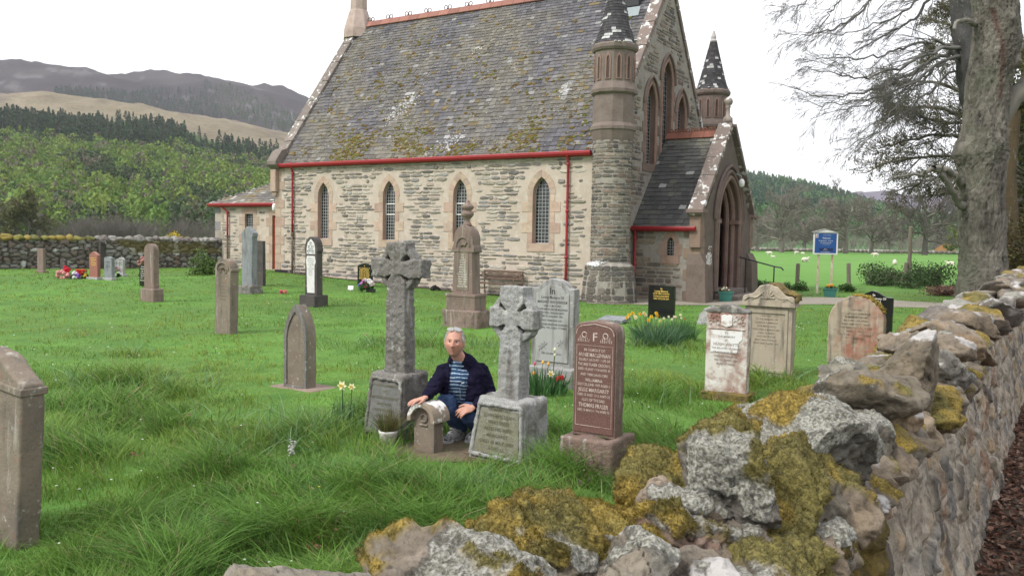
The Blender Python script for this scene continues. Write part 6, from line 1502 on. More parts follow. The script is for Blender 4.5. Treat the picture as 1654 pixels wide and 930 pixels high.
# --- second tree just behind with long drooping branches to the left
T2D = 25.0
t2 = tag(empty('tree', (A3(1592, 478, T2D)[0], T2D, 0)), 'dark leaning bare tree behind the big trunk, long fine branches sweeping left over the sky', 'tree'); l2 = np.array(t2.location)
Tt = Tubes(); pts = [(1600, 500, 30), (1597, 400, 26), (1592, 300, 24), (1588, 200, 24), (1578, 130, 27), (1567, 80, 24), (1561, 40, 22), (1556, 0, 20), (1551, -60, 19), (1545, -160, 16)]
P = np.array([A3(p[0], p[1], T2D) - l2 for p in pts]); R = np.array([p[2] / FPX * T2D for p in pts]); si = np.linspace(0, len(pts) - 1, 50)
Pq = np.stack([np.interp(si, np.arange(len(pts)), P[:, k]) for k in range(3)], 1); Rq = np.interp(si, np.arange(len(pts)), R)
Vb, Fb = tube_np(Pq, Rq, 28); Vb = Vb + (Vb - np.repeat(Pq, 28, axis=0)) * (fbm(Vb * 3, 3, 4) * .18)[:, None]
mesh_np('trunk', Vb, Fb, M['bark'], t2, C=np.clip(np.array([.085, .082, .08]) * (1 + .4 * fbm(Vb * 5, 3, 2))[:, None], .01, 1), smooth=True)
T = Tubes(); KB = dict(base=l2, c=np.array([.13, .125, .115]))
sweep = [([(1562, 80), (1530, 72), (1495, 66), (1465, 75), (1430, 90), (1390, 96), (1350, 93), (1305, 100)], .055, .008),
         ([(1565, 78), (1520, 76), (1480, 95), (1440, 112), (1400, 128), (1355, 120), (1300, 110)], .055, .008),
         ([(1562, 85), (1530, 85), (1500, 100), (1465, 122), (1420, 145), (1370, 152), (1320, 156), (1270, 140)], .065, .008),
         ([(1562, 92), (1535, 92), (1505, 118), (1480, 140), (1450, 165), (1425, 195), (1400, 225), (1365, 240)], .05, .008),
         ([(1560, 88), (1520, 100), (1490, 125), (1455, 150), (1410, 168), (1360, 178), (1310, 190)], .045, .007),
         ([(1560, -40), (1530, -35), (1500, 0), (1480, 28), (1455, 45), (1425, 60), (1390, 78), (1360, 95)], .06, .008),
         ([(1552, -60), (1500, -60), (1450, -30), (1410, 0), (1385, 25), (1350, 45), (1310, 55), (1275, 60)], .06, .008),
         ([(1552, -70), (1480, -80), (1420, -50), (1370, -20), (1345, 15), (1330, 40), (1300, 55)], .05, .007),
         ([(1552, -90), (1470, -110), (1380, -60), (1330, -20), (1300, 5), (1280, 15)], .05, .007),
         ([(1555, -20), (1520, -20), (1480, 5), (1450, 28), (1400, 45), (1350, 60), (1290, 50)], .045, .007),
         ([(1560, 100), (1530, 120), (1500, 150), (1470, 175), (1440, 200), (1400, 225), (1370, 250)], .04, .007),
         ([(1560, 90), (1525, 95), (1480, 130), (1430, 155), (1380, 165), (1330, 172), (1290, 160)], .04, .007)]
for s_, (p, a, b__) in enumerate(sweep):
    D1 = T2D + rb.uniform(-4, 2); limb(p, a, b__, T, T2D, D1, nsub=(22, 6, 4), L0=.34, droop=.22, spread=.42, minr=.0038, curl=.13, jit=.035, **KB)
T.build('branch', M['twig'], t2)
# --- budding trees further back (fine twigs with sparse olive buds)
def buds(T_, parent, n, r, cols, s=(.03, .06), name='leaves'):
    V = np.concatenate(T_.V); P = V[r.randint(len(V), size=n)] + r.normal(0, .10, (n, 3)); a = r.normal(0, 1, (n, 3)); a /= np.linalg.norm(a, axis=1)[:, None]; b_ = np.cross(a, r.normal(0, 1, (n, 3))); b_ /= np.linalg.norm(b_, axis=1)[:, None]
    sz = r.uniform(*s, n)[:, None]; q = np.stack([P + a * sz, P + b_ * sz * .6, P - a * sz, P - b_ * sz * .6], 1).reshape(-1, 3); C = np.repeat(np.array(cols)[r.randint(len(cols), size=n)] * r.uniform(.7, 1.3, n)[:, None], 4, axis=0)
    o = mesh_np(name, q, np.arange(4 * n).reshape(-1, 4), M['leafy'], parent, C=C); return o
t3 = tag(empty('tree', (A3(1640, 470, 34)[0], 34, 0)), 'budding olive-twigged tree spreading between the bare branches and the big trunk', 'tree'); l3 = np.array(t3.location)
T = Tubes(); T.add([A3(1640, 470, 34) - l3 + np.array([0, 0, -1.5]), A3(1634, 330, 34) - l3, A3(1622, 200, 34) - l3, A3(1610, 60, 34) - l3, A3(1600, -60, 34) - l3], [.5, .42, .36, .3, .22], 14, np.array([.12, .11, .09])); T.build('trunk', M['bark'], t3)
T = Tubes()
for p in ([(1620, 200), (1560, 150), (1500, 130), (1440, 135), (1410, 145)], [(1625, 230), (1570, 190), (1500, 170), (1440, 180), (1425, 185)], [(1628, 260), (1580, 230), (1520, 215), (1450, 232), (1420, 240)], [(1630, 290), (1580, 260), (1510, 250), (1440, 262), (1390, 280)], [(1632, 310), (1590, 290), (1520, 285), (1470, 300), (1440, 310)],
          [(1610, 100), (1570, 60), (1530, 40), (1500, 30)], [(1612, 80), (1560, 100), (1520, 90), (1490, 85)], [(1620, 180), (1560, 200), (1500, 195), (1450, 160)], [(1610, 30), (1560, 20), (1510, 5)], [(1634, 330), (1590, 310), (1540, 305), (1500, 315)], [(1625, 120), (1650, 90), (1680, 60)], [(1625, 240), (1650, 230), (1690, 220)]):
    limb(p, .10, .02, T, 34, 34 + rb.uniform(-4, 3), base=l3, c=np.array([.12, .115, .09]), nsub=(26, 7, 5), L0=.30, droop=.0, spread=.85, minr=.008, curl=.2, seg=6)
o_ = T.build('branch', M['twig'], t3); buds(T, t3, 26000, rb, [(.12, .115, .055), (.10, .10, .05), (.15, .12, .07)], (.02, .05))
# ivy-clad dark tree and evergreen on the right behind the trunk
def leafcloud(name, parent, cent, rad, n, r, cols, s, m='leafy', sub=9):
    C0 = np.array(cent) + np.clip(r.normal(0, .7, (sub, 3)), -1, 1) * np.array(rad) * .62; k = r.randint(sub, size=n); d = r.normal(0, 1, (n, 3)); d /= np.linalg.norm(d, axis=1)[:, None]
    P = C0[k] + d * np.array([min(rad), min(rad), min(rad)]) * r.uniform(.35, .8, n)[:, None]; a = r.normal(0, 1, (n, 3)); a /= np.linalg.norm(a, axis=1)[:, None]; b_ = np.cross(a, d); b_ /= np.linalg.norm(b_, axis=1)[:, None] + 1e-9
    sz = r.uniform(*s, n)[:, None]; q = np.stack([P + a * sz, P + b_ * sz * .7, P - a * sz, P - b_ * sz * .7], 1).reshape(-1, 3); C = np.repeat(np.array(cols)[r.randint(len(cols), size=n)] * r.uniform(.6, 1.4, n)[:, None], 4, axis=0)
    return mesh_np(name, q, np.arange(4 * n).reshape(-1, 4), M[m], parent, C=C)
def trunk_only(parent, pts, D, R, c):
    l_ = np.array(parent.location); T = Tubes(); T.add([A3(p[0], p[1], D) - l_ for p in pts], R, 16, np.array(c)); return T.build('trunk', M['bark'], parent)
for lab, px, D, cols, n in (('dark evergreen behind the right side of the big trunk', 1668, 38, [(.035, .055, .02), (.05, .07, .025), (.025, .04, .018)], 16000), ('mossy leaning tree with olive foliage at the right edge of the picture', 1700, 27, [(.08, .085, .025), (.055, .065, .025), (.11, .10, .03)], 9000)):
    e = tag(empty('tree', (A3(px, 460, D)[0], D, 0)), lab, 'tree'); le = np.array(e.location)
    trunk_only(e, [(px - 20, 540), (px - 22, 380), (px - 30, 250), (px - 10, 120), (px, -40)], D, [.42, .34, .28, .22, .16], (.085, .08, .045))
    c = A3(px - 10, 250, D) - le; leafcloud('leaves', e, c, (1.6, 1.6, 3.4), n, rb, cols, (.04, .09), sub=16)
    T = Tubes()
    for k in range(12):
        z = rb.uniform(180, 430); branch(T, A3(px - 22, z, D) - le, (-.6 - rb.rand(), rb.normal(0, .5), rb.uniform(-.3, .5)), rb.uniform(1.2, 2.6), .05, 0, rb, (6, 4), np.array([.10, .10, .06]), .2, .6, .008)
    T.build('branch', M['twig'], e)
e = tag(empty('tree', (A3(1646, 470, 23)[0], 23, 0)), 'ivy-covered slim trunk just right of the big tree', 'tree'); trunk_only(e, [(1641, 520), (1638, 430), (1634, 360), (1630, 280), (1640, 180)], 23, [.22, .2, .18, .16, .14], (.10, .075, .04)); le = np.array(e.location)
leafcloud('leaves', e, A3(1638, 390, 23) - le, (.5, .5, 1.6), 5000, rb, [(.09, .075, .025), (.05, .06, .02), (.07, .05, .02)], (.02, .045), sub=14)
# --- bare parkland trees across the field
def park(name, px, D, h, label, seed, group, cols=(.20, .18, .155), n0=(18, 10, 9), wide=.5, bud=None, minr=.022):
    r = np.random.RandomState(seed); P = A3(px, 400, D); e = tag(empty(name, (P[0], D, -.05)), label, 'tree', group); T = Tubes(); c = np.array(cols)
    T.add([(0, 0, 0), (r.normal(0, .1), 0, h * .14), (r.normal(0, .25), 0, h * .32), (r.normal(0, .4), 0, h * .55)], [h * .036, h * .028, h * .022, h * .008], 8, c * .8); T.build('trunk', M['twig'], e)
    T = Tubes()
    for k in range(n0[0]):
        z = h * (.16 + .36 * k / n0[0]); a = r.uniform(0, 6.28); up = r.uniform(.25, 1.3) * (.4 + k / n0[0])
        branch(T, (0, 0, z), (math.cos(a), math.sin(a), up), h * r.uniform(.34, .50) * (1.1 - .35 * abs(k / n0[0] - .4)), h * .012, 1, r, (0,) + tuple(n0[1:]) + (3,), c, -.05, wide * 1.5, minr, n=6, curl=.2, segs=(5, 4, 3, 3, 3), lratio=(.35, .6))
    T.build('crown', M['twig'], e)
    if bud: buds(T, e, 5000, r, bud, (.10, .22))
    return e
park('bare_tree', 1262, 150, 13.5, 'wide bare tree nearest the church porch across the field', 1, 'bare trees across the field')
park('bare_tree', 1222, 165, 9, 'small bare tree half hidden by the porch wall', 6, 'bare trees across the field')
park('bare_tree', 1300, 175, 10, 'bare tree just left of the blue notice board', 9, 'bare trees across the field')
park('bare_tree', 1366, 150, 14, 'tall round-crowned bare tree directly right of the blue notice board', 2, 'bare trees across the field')
park('bare_tree', 1407, 160, 12, 'bare tree with pale lichened twigs midway between notice board and tall post', 3, 'bare trees across the field')
park('bare_tree', 1435, 185, 9, 'low bare tree left of the tall post', 10, 'bare trees across the field')
park('bare_tree', 1494, 150, 15.5, 'broad bare tree with stout dark trunk right of the tall post', 4, 'bare trees across the field', cols=(.13, .115, .10))
park('bare_tree', 1528, 190, 9, 'small bare tree beside the timber shed', 11, 'bare trees across the field')
park('bare_tree', 1330, 195, 10, 'bare tree directly behind the blue notice board', 12, 'bare trees across the field')
park('leafy_tree', 1549, 172, 6.5, 'fresh yellow-green tree beside the timber shed', 7, None, n0=(14, 7, 4), bud=[(.20, .26, .05), (.16, .21, .05)])
park('bare_tree', 45, 118, 7.5, 'bare tree with olive buds behind the far wall at the left edge', 8, 'bare trees beyond the far wall', bud=[(.13, .13, .05)], cols=(.10, .09, .075))
park('bare_tree', 5, 150, 6.5, 'low bare tree cut off by the left edge of the picture', 18, 'bare trees beyond the far wall', bud=[(.12, .13, .05)])
# scrub rows: one mass
def scrub(name, spots, label, h=(2.5, 4), cols=(.12, .105, .095), dens=16):
    r = np.random.RandomState(5); T = Tubes()
    for x, y in spots:
        hh = r.uniform(*h)
        for k in range(dens):
            a = r.uniform(0, 6.28); branch(T, (x + r.normal(0, .6), y + r.normal(0, .6), 0.1), (math.cos(a) * .5, math.sin(a) * .5, 1), hh * r.uniform(.6, 1), .03, 2, r, (0, 0, 6, 0), np.array(cols) * r.uniform(.8, 1.25), 0, .6, .018, n=4, segs=(3, 3, 3, 3))
    return tag(T.build(name, M['twig'], None), label, 'scrub', kind='stuff')
r_ = np.random.RandomState(2)
scrub('scrub', [(A3(px, 386, D)[0], D) for px, D in [(r_.uniform(70, 345), r_.uniform(138, 158)) for _ in range(70)]], 'grey-brown leafless scrub at the foot of the wooded hill on the left', h=(2.2, 4.6))
scrub('scrub', [(A3(px, 400, D)[0], D) for px, D in [(r_.uniform(1205, 1545), r_.uniform(190, 215)) for _ in range(60)]], 'grey leafless scrub and hedge behind the bare trees beyond the sheep field', h=(2.5, 5.5), dens=12, cols=(.20, .18, .155))
# ================================================================ far wall, fence, sign, pots, sheep, shrubs, flowers
fwall = tag(empty('field_wall', (0, 0, 0)), 'dark dry stone wall with white-spotted stones and mossy coping along the back of the graveyard', 'wall')
W0, W1 = LW0.copy(), LW1 + (LW1 - LW0) / np.linalg.norm(LW1 - LW0) * .2; W0 = W0 - (W1 - W0) / np.linalg.norm(W1 - W0) * 6; wd = (W1 - W0); WLn = np.linalg.norm(wd[:2]); wd = wd / WLn; wn = np.array([wd[1], -wd[0], 0])
step = .05; ts = np.arange(0, WLn, step); zs = np.arange(-.1, 1.06, step * .8); Tt_, Z_ = np.meshgrid(ts, zs); a = Tt_.ravel(); z = Z_.ravel(); P = np.stack([a, z, 0 * a], 1)
F1, F2, H = vor(a + .05 * fbm(P * 3, 2, 1), z + .04 * fbm(P * 3 + 5, 2, 2), .26, .15, 77); st = sm((F2 - F1 - .05) / .2)
pal = np.array([(.17, .15, .13), (.20, .19, .17), (.13, .11, .10), (.26, .25, .23), (.18, .14, .12), (.48, .47, .45), (.15, .13, .12)]); ci = (np.abs(H * 977) % 1 * len(pal)).astype(int) % len(pal)
col = pal[ci] * st[:, None] + np.array([.035, .03, .025]) * (1 - st[:, None]); ms_ = sm((fbm(P * np.array([.3, 2, 1]), 3, 6) + .9 * (z - .75) * (a < WLn * .62)) / .25)[:, None] * (z > .55)[:, None]
col = col * (1 - ms_ * .7) + np.array([.13, .11, .03]) * ms_ * .7
zb = gh(W0[0] + wd[0] * a, W0[1] + wd[1] * a)
V = W0[None] + a[:, None] * wd + (st * .05 + .03 * fbm(P * 6, 3, 2))[:, None] * wn; V[:, 2] = zb + z + .04 * fbm(np.stack([a * 1.5, 0 * a, 0 * a], 1), 2, 4) * (z > 1)
n = len(ts); i = (np.arange(n - 1)[None] + np.arange(len(zs) - 1)[:, None] * n).ravel(); mesh_np('wall_face', V, np.stack([i, i + 1, i + n + 1, i + n], 1), M['rubble'], fwall, C=np.clip(col, .01, 1), smooth=True)
Vb = V + np.array([0, 0, 0]) - wn * .5; mesh_np('back_face', Vb, np.stack([i, i + 1, i + n + 1, i + n], 1)[:, ::-1], M['rubble'], fwall, C=np.clip(col, .01, 1), smooth=True)
b = MB(); rr = np.random.RandomState(6); t = 0; v3, f3 = ICO[3]
while t < WLn:
    s = rr.uniform(.12, .26); p = W0 + wd * t - wn * .22; p[2] = float(gh(p[0], p[1])) + 1.04
    vv = v3 + rr.normal(0, .05, v3.shape) + .22 * fbm(v3 * 1.3 + t, 2, 3)[:, None] * v3; vv = vv * np.array([s, .30, rr.uniform(.09, .17)]); ca, sa = wd[0], wd[1]
    vv = np.stack([vv[:, 0] * ca - vv[:, 1] * sa, vv[:, 0] * sa + vv[:, 1] * ca, vv[:, 2]], 1) + p
    c = np.array([(.20, .19, .17), (.26, .25, .23), (.15, .13, .12)][rr.randint(3)]); 
    if t < WLn * .68 and rr.rand() < .7: c = np.array([(.17, .16, .04), (.22, .17, .04), (.12, .12, .04)][rr.randint(3)])
    b.add(vv, f3, c); t += s * 1.5
b.build('coping', M['rubble'], fwall, smooth=True)
# low wall and post-and-rail line on the far side of the sheep field
b = MB(); r = np.random.RandomState(9)
for px in np.arange(1195, 1560, 2.6):
    p = A3(px, 400, 172); p[2] = .35; s = r.uniform(.3, .55); b.add(v1 * np.array([s * 1.3, s, s * .8]) + p, f1, np.array([(.20, .18, .15), (.28, .26, .23), (.12, .11, .09)][r.randint(3)]))
tag(b.build('field_wall', M['rubble']), 'low broken stone wall on the far side of the sheep field', 'wall')
M['wood'] = mat('weathered_wood', (.21, .18, .14), .9, n1=[(6, (.14, .12, .10), .45, .7, 5), (30, (.30, .28, .24), .55, .75, 4)], bump=.4, stretch=(4, 4, .6))
M['palew'] = mat('peeling_post', (.55, .42, .34), .8, n1=[(7, (.36, .20, .12), .52, .62, 5), (3, (.62, .58, .54), .5, .6, 4)], bump=.2)
def gpnt(px, py): p = gg(px, py); return np.array([p[0], p[1], float(gh(p[0], p[1]))])
for (px, py, h, lean, lab) in ((1287, 466, .95, 1, 'weathered round fence post left of the blue notice board'), (1371, 466, .98, -3, 'leaning weathered fence post right of the blue notice board'), (1462, 461, .98, 0, 'brown fence post touching the foot of the tall grey post')):
    b = MB(); b.lathe([(.075, -.1), (.075, h - .04), (.06, h)], 12, 0, 0); o = b.build('fence_post', M['wood']); P = gpnt(px, py); o.location = tuple(P); o.rotation_euler = (0, math.radians(lean), 0); tag(o, lab, 'fence post', 'posts of the field fence')
b = MB(); b.lathe([(.09, -.1), (.075, 2.46), (.04, 2.5)], 12, 0, 0); o = b.build('pole', M['wood']); P = gpnt(1467, 461); o.location = tuple(P); tag(o, 'tall grey wooden post standing by the field fence', 'post')
for px, py, h in ((1455, 407, 2.9), (1482, 405, 2.2)):
    b = MB(); b.lathe([(.10, -.1), (.08, h * 1.7)], 8, 0, 0); b.box(-.5, .5, -.05, .05, h * 1.5, h * 1.5 + .12); o = b.build('utility_pole', M['wood']); o.location = tuple(gpnt(px, py + 4) * np.array([1, 1, 0])); tag(o, 'thin distant utility pole seen %s the tall grey post' % ('just left of' if px < 1460 else 'just right of'), 'utility pole')
# notice board
P = gpnt(1330, 474); D = P[1]; k_ = D / FPX
sb_ = tag(empty('notice_board', tuple(P), math.radians(-8)), 'blue church notice board in white gabled frame on two thin posts', 'sign')
zt = lambda py: at(1330, py, D)[2] - P[2]
hw = 19 * k_
b = MB(); b.box(-.20 * 1 - .03 + .0, -.20 + .03, .02, .08, -.1, zt(408)); b.build('post', M['palew'], sb_)
b = MB(); b.box(.22, .28, .02, .08, -.1, zt(408)); b.build('post', M['palew'], sb_)
b = MB(); z0_, z1_ = zt(411), zt(375); b.box(-hw, hw, -.03, .03, z0_, z1_); b.prism([(-hw - .04, z1_ - .01), (hw + .04, z1_ - .01), (0, z1_ + .10)], -.06, .06)
b.add([(-hw - .06, -.09, z1_ + .0), (0, -.09, z1_ + .125), (0, .09, z1_ + .125), (-hw - .06, .09, z1_)], [(0, 1, 2, 3)]); b.add([(hw + .06, -.09, z1_), (0, -.09, z1_ + .125), (0, .09, z1_ + .125), (hw + .06, .09, z1_)], [(3, 2, 1, 0)]); b.build('frame', M['whitep'], sb_, bevel=.004)
M['blue'] = mat('blue_panel', (.012, .075, .26), .35, spec=.5); M['navy'] = mat('navy_panel', (.010, .02, .09), .35, spec=.5)
b = MB(); b.box(-hw + .05, hw - .05, -.036, -.031, z0_ + .05, z1_ - .04); b.build('panel', M['blue'], sb_)
b = MB(); b.box(-hw * .5, hw * .62, -.040, -.037, z0_ + .12, z0_ + .22); b.build('strip', M['navy'], sb_)
b = MB(); b.box(-hw + .07, -hw + .15, -.041, -.037, z1_ - .19, z1_ - .06); b.build('emblem', M['whitep'], sb_); b = MB(); b.box(-hw + .088, -hw + .132, -.044, -.0415, z1_ - .17, z1_ - .13); b.box(-hw + .098, -hw + .122, -.044, -.0415, z1_ - .125, z1_ - .08); b.build('emblem_mark', M['red'], sb_)
hh_ = z1_ - z0_
letters(sb_, [('Church of Scotland', .022, z1_ - .10, .3, .04), ('Welcome', .05, z1_ - .20, .26, .02), ('Sunday Service  12 Noon', .032, z1_ - .29, .46), ('ALL VISITORS WELCOME', .026, z1_ - .36, .36), ('to worship with us here', .018, z1_ - .41, .40), ('Minister', .018, z0_ + .19, .12), ('Parish Church', .018, z0_ + .15, .2), ('www.churchofscotland', .024, z0_ + .085, .30)], 0, -.040, M['whitep'])
# planters
M['tealp'] = mat('teal_plastic', (.035, .16, .13), .5, spec=.4)
def frustum_box(mb, w0, d0, w1, d1, z0, z1):
    v = [(-w0, -d0, z0), (w0, -d0, z0), (w0, d0, z0), (-w0, d0, z0), (-w1, -d1, z1), (w1, -d1, z1), (w1, d1, z1), (-w1, d1, z1)]
    mb.add(v, [(0, 3, 2, 1), (0, 1, 5, 4), (1, 2, 6, 5), (2, 3, 7, 6), (3, 0, 4, 7)])
    mb.add([(-w1 * .96, -d1 * .96, z1 - .04), (w1 * .96, -d1 * .96, z1 - .04), (w1 * .96, d1 * .96, z1 - .04), (-w1 * .96, d1 * .96, z1 - .04)], [(0, 1, 2, 3)])
    for s in (-1, 1): mb.box(-w1 - .015, w1 + .015, s * d1 - .015, s * d1 + .015, z1 - .035, z1); mb.box(s * w1 - .015, s * w1 + .015, -d1, d1, z1 - .033, z1 - .002)
def blades_np(cx, cy, n, r, h, w, rad, lean=.5, cols=((.06, .16, .03),), z=0., seg=4, bend=.5):
    """arching strap leaves -> V,F,C"""
    a = r.uniform(0, 6.283, n); d = np.sqrt(r.uniform(0, 1, n)) * rad; x = cx + d * np.cos(a); y = cy + d * np.sin(a); hh = r.uniform(*h, n); ww = r.uniform(*w, n); la = a + r.normal(0, .8, n); ln = r.uniform(0, lean, n) * (.3 + .7 * d / max(rad, 1e-6))
    V = []; tv = np.linspace(0, 1, seg + 1); fa = r.uniform(0, 6.283, n)
    for t in tv:
        off = hh * (ln * t + bend * ln * t * t); zz = z + hh * (t - .35 * ln * t * t * 1.2); px = x + np.cos(la) * off; py = y + np.sin(la) * off; w_ = ww * (1 - t ** 2.2) * .5 + .0004
        V.append(np.stack([px - np.cos(fa) * w_, py - np.sin(fa) * w_, zz], 1)); V.append(np.stack([px + np.cos(fa) * w_, py + np.sin(fa) * w_, zz], 1))
    V = np.stack(V, 1); m_ = V.shape[1]; b0 = np.arange(n)[:, None] * m_
    F = np.concatenate([b0 + np.array([[2 * k, 2 * k + 1, 2 * k + 3, 2 * k + 2]]) for k in range(seg)])
    C = np.repeat(np.array(cols)[r.randint(len(cols), size=n)] * r.uniform(.75, 1.25, n)[:, None], m_, axis=0)
    tips = np.stack([x + np.cos(la) * hh * ln * (1 + bend), y + np.sin(la) * hh * ln * (1 + bend), z + hh * (1 - .42 * ln)], 1)
    return V.reshape(-1, 3), F, C, tips
M['petal'] = mat('petal', (1, 1, 1), .7, use_col=True, trans=.2)
def flower(mb, P, s, c, kind='daff', r=random):
    P = np.array(P); 
    if kind == 'daff':
        ax_ = np.array([r.uniform(-.6, .6), -1, r.uniform(-.1, .5)]); ax_ /= np.linalg.norm(ax_); u_ = np.cross(ax_, [0, 0, 1]); u_ /= np.linalg.norm(u_); w_ = np.cross(ax_, u_)
        for k in range(6):
            a = k * math.pi / 3; d = u_ * math.cos(a) + w_ * math.sin(a); e = u_ * math.cos(a + .5) + w_ * math.sin(a + .5); f = u_ * math.cos(a - .5) + w_ * math.sin(a - .5)
            mb.add([P, P + e * s * .6 + ax_ * s * .15, P + d * s + ax_ * s * .1, P + f * s * .6 + ax_ * s * .15], [(0, 1, 2, 3)], c[0])
        V, F = tube_np(np.array([P, P + ax_ * s * .3, P + ax_ * s * .6]), np.array([.22, .28, .38]) * s, 8); mb.add(V, [tuple(q) for q in F], c[1])
    else:
        mb.lathe([(.15 * s, 0), (.5 * s, .35 * s), (.55 * s, .8 * s), (.4 * s, 1.3 * s), (.12 * s, 1.5 * s)], 7, 0, 0, c[0]); n = 7 * 5
        for i in range(len(mb.V) - n, len(mb.V)): mb.V[i] = tuple(np.array(mb.V[i]) + P)
def plant(name, label, cat, P, leaves, flowers, group=None, stem=(.05, .12, .03)):
    g = tag(empty(name, tuple(P)), label, cat, group); r = np.random.RandomState(int(abs(P[0]) * 100)); random.seed(4)
    V, F, C, tips = blades_np(0, 0, *leaves[:1], r, *leaves[1:]); mesh_np('leaves', V, F, M['blade'], g, C=C)['kind'] = 'stuff'
    for (x, y, z, s, c, kd) in flowers:
        b = MB(); flower(b, (x, y, z), s, c, kd); b.tube([(x * .6, y * .6, 0), (x * .9, y, z * .6), (x, y + .005, z)], .0035, 4, stem); b.build('flower', M['petal'], g)
    return g
Y, W_, O, R_, PK = (.75, .55, .04), (.78, .74, .52), (.75, .25, .02), (.45, .01, .015), (.6, .12, .18)
LV = ((.055, .14, .045), (.08, .17, .06), (.045, .11, .035)); LVB = ((.10, .18, .10), (.07, .15, .07), (.13, .21, .12), (.055, .12, .05))
rf_ = random.Random(3)
P = gpnt(1060, 556); fl = [(rf_.uniform(-.48, .1), rf_.uniform(-.15, .2), rf_.uniform(.38, .52), .038, ((Y, O) if i % 3 else (W_, Y)), 'daff') for i in range(13)] + [(rf_.uniform(-.1, .45), rf_.uniform(-.1, .2), rf_.uniform(.36, .48), .028, (W_, W_), 'daff') for i in range(8)]
plant('daffodils', 'large clump of yellow and cream daffodils in front of the square black headstone', 'daffodils', P, (430, (.22, .50), (.012, .020), .36, .9, LVB, 0., 4), fl)
P = gpnt(1100, 548); plant('daffodils', 'leafy clump of daffodils gone over, right of the flowering clump', 'daffodils', P, (380, (.22, .40), (.008, .014), .24, .6, LV, 0., 4), [(.05, 0, .36, .03, ((.35, .22, .08), (.35, .22, .08)), 'daff'), (-.08, .05, .38, .03, ((.35, .22, .08), (.35, .22, .08)), 'daff')])
P = gpnt(876, 634); tl = [(-.16, -.02, .33, .03, (W_,), 'tulip'), (-.09, 0, .30, .028, (PK,), 'tulip'), (.0, .03, .31, .03, ((.75, .45, .10),), 'tulip'), (.06, .0, .30, .03, ((.75, .45, .08),), 'tulip'), (-.10, -.06, .20, .03, ((.75, .3, .03),), 'tulip'), (.09, -.04, .22, .045, (W_, Y), 'daff'), (.13, .02, .46, .028, (W_,), 'tulip'), (.13, .03, .40, .026, (W_,), 'tulip'), (.17, -.05, .13, .045, (R_,), 'tulip'), (.21, -.03, .14, .045, (R_,), 'tulip')]
plant('tulips', 'mixed red, pink, white and yellow tulips before the pale headstone with black lettering', 'tulips', P, (200, (.16, .30), (.012, .024), .26, .5, LV, 0., 4), tl)
P = gpnt(556, 688); plant('daffodils', 'pair of pale cream daffodils rising from the long grass left of the tall cross', 'daffodils', P, (26, (.20, .34), (.007, .011), .09, .3, LVB, 0., 4), [(-.02, 0, .365, .05, ((.80, .78, .50), (.8, .68, .2)), 'daff'), (.06, .03, .35, .038, ((.80, .78, .50), (.8, .68, .2)), 'daff')])
# fair pot with heather
P = gpnt(627, 719); pt = tag(empty('plant_pot', tuple(P)), 'white patterned pot of twiggy heather at the foot of the tall cross', 'plant pot'); b = MB(); b.lathe([(.055, 0), (.075, .10), (.08, .11), (.08, .125), (.07, .125), (.068, .11)], 18, 0, 0)
b.build('pot', mat('white_pot', (.62, .60, .57), .6, n1=[(30, (.45, .42, .38), .5, .6, 3)]), pt, smooth=True); r = np.random.RandomState(1)
V, F, C, _t = blades_np(0, 0, 260, r, (.12, .24), (.003, .006), .06, .8, ((.13, .12, .04), (.09, .13, .04), (.16, .12, .05)), .10); mesh_np('plant', V, F, M['blade'], pt, C=C)
# planters by the porch and notice board
for (px, py, lab, fc) in ((1172, 487, 'teal plastic planter with pale flowers beside the porch steps', W_), (1340, 480, 'teal plastic planter with orange flowers under the blue notice board', (.8, .38, .02))):
    P = gpnt(px, py); pt = tag(empty('planter', tuple(P), math.radians(-15)), lab, 'planter'); b = MB(); frustum_box(b, .15, .12, .20, .16, 0, .29); b.build('pot', M['tealp'], pt)
    b = MB(); frustum_box(b, .1, .1, .185, .15, .2, .30); r = random.Random(px); leafcloud('plant', pt, (0, 0, .29), (.22, .18, .07), 260, np.random.RandomState(px), [(.08, .13, .03), (.12, .13, .05)], (.015, .03), sub=5)
    b = MB(); 
    for k in range(16 if fc != W_ else 8): q = (r.uniform(-.13, .13) * (1 if fc == W_ else .7), r.uniform(-.12, .08), r.uniform(.32, .40)); b.add(v1 * .028 + np.array(q), f1, fc)
    b.build('flowers', M['petal'], pt)
def bunch(name, label, cat, P, items, green=120, gr=(.15, .12, .08)):
    g = tag(empty(name, tuple(P)), label, cat); b = MB()
    for (x, y, z, s, c) in items:
        for k in range(9): b.add(v1 * s * .34 + np.array([x, y, z * .85]) + np.array([rf_.uniform(-s, s) * .5 for _ in range(3)]), f1, np.array(c) * rf_.uniform(.75, 1.1))
    b.build('flowers', M['petal'], g); leafcloud('leaves', g, (0, 0, gr[2]), gr, green, np.random.RandomState(3), [(.04, .10, .03), (.06, .12, .04)], (.02, .05), sub=4); return g
P = gpnt(117, 450); bunch('wreath', 'red, pink and white memorial flowers heaped before the small dark headstone', 'flowers', P, [(-.30, 0, .12, .20, (.68, .33, .30)), (-.15, 0, .30, .16, (.55, .01, .03)), (.10, 0, .20, .15, (.70, .70, .72)), (.25, .0, .20, .16, (.52, .03, .02)), (.20, -.1, .10, .12, (.25, .12, .45)), (.38, 0, .12, .08, (.7, .5, .05)), (.15, -.2, .03, .10, (.7, .7, .7)), (-.05, -.1, .12, .12, (.66, .30, .30))])
P = gpnt(138, 450); bunch('flowers', 'small orange flowers at the foot of the polished red headstone', 'flowers', P, [(0, 0, .13, .09, (.40, .14, .03)), (0, 0, .25, .07, (.30, .12, .04))], 90, (.08, .08, .06))
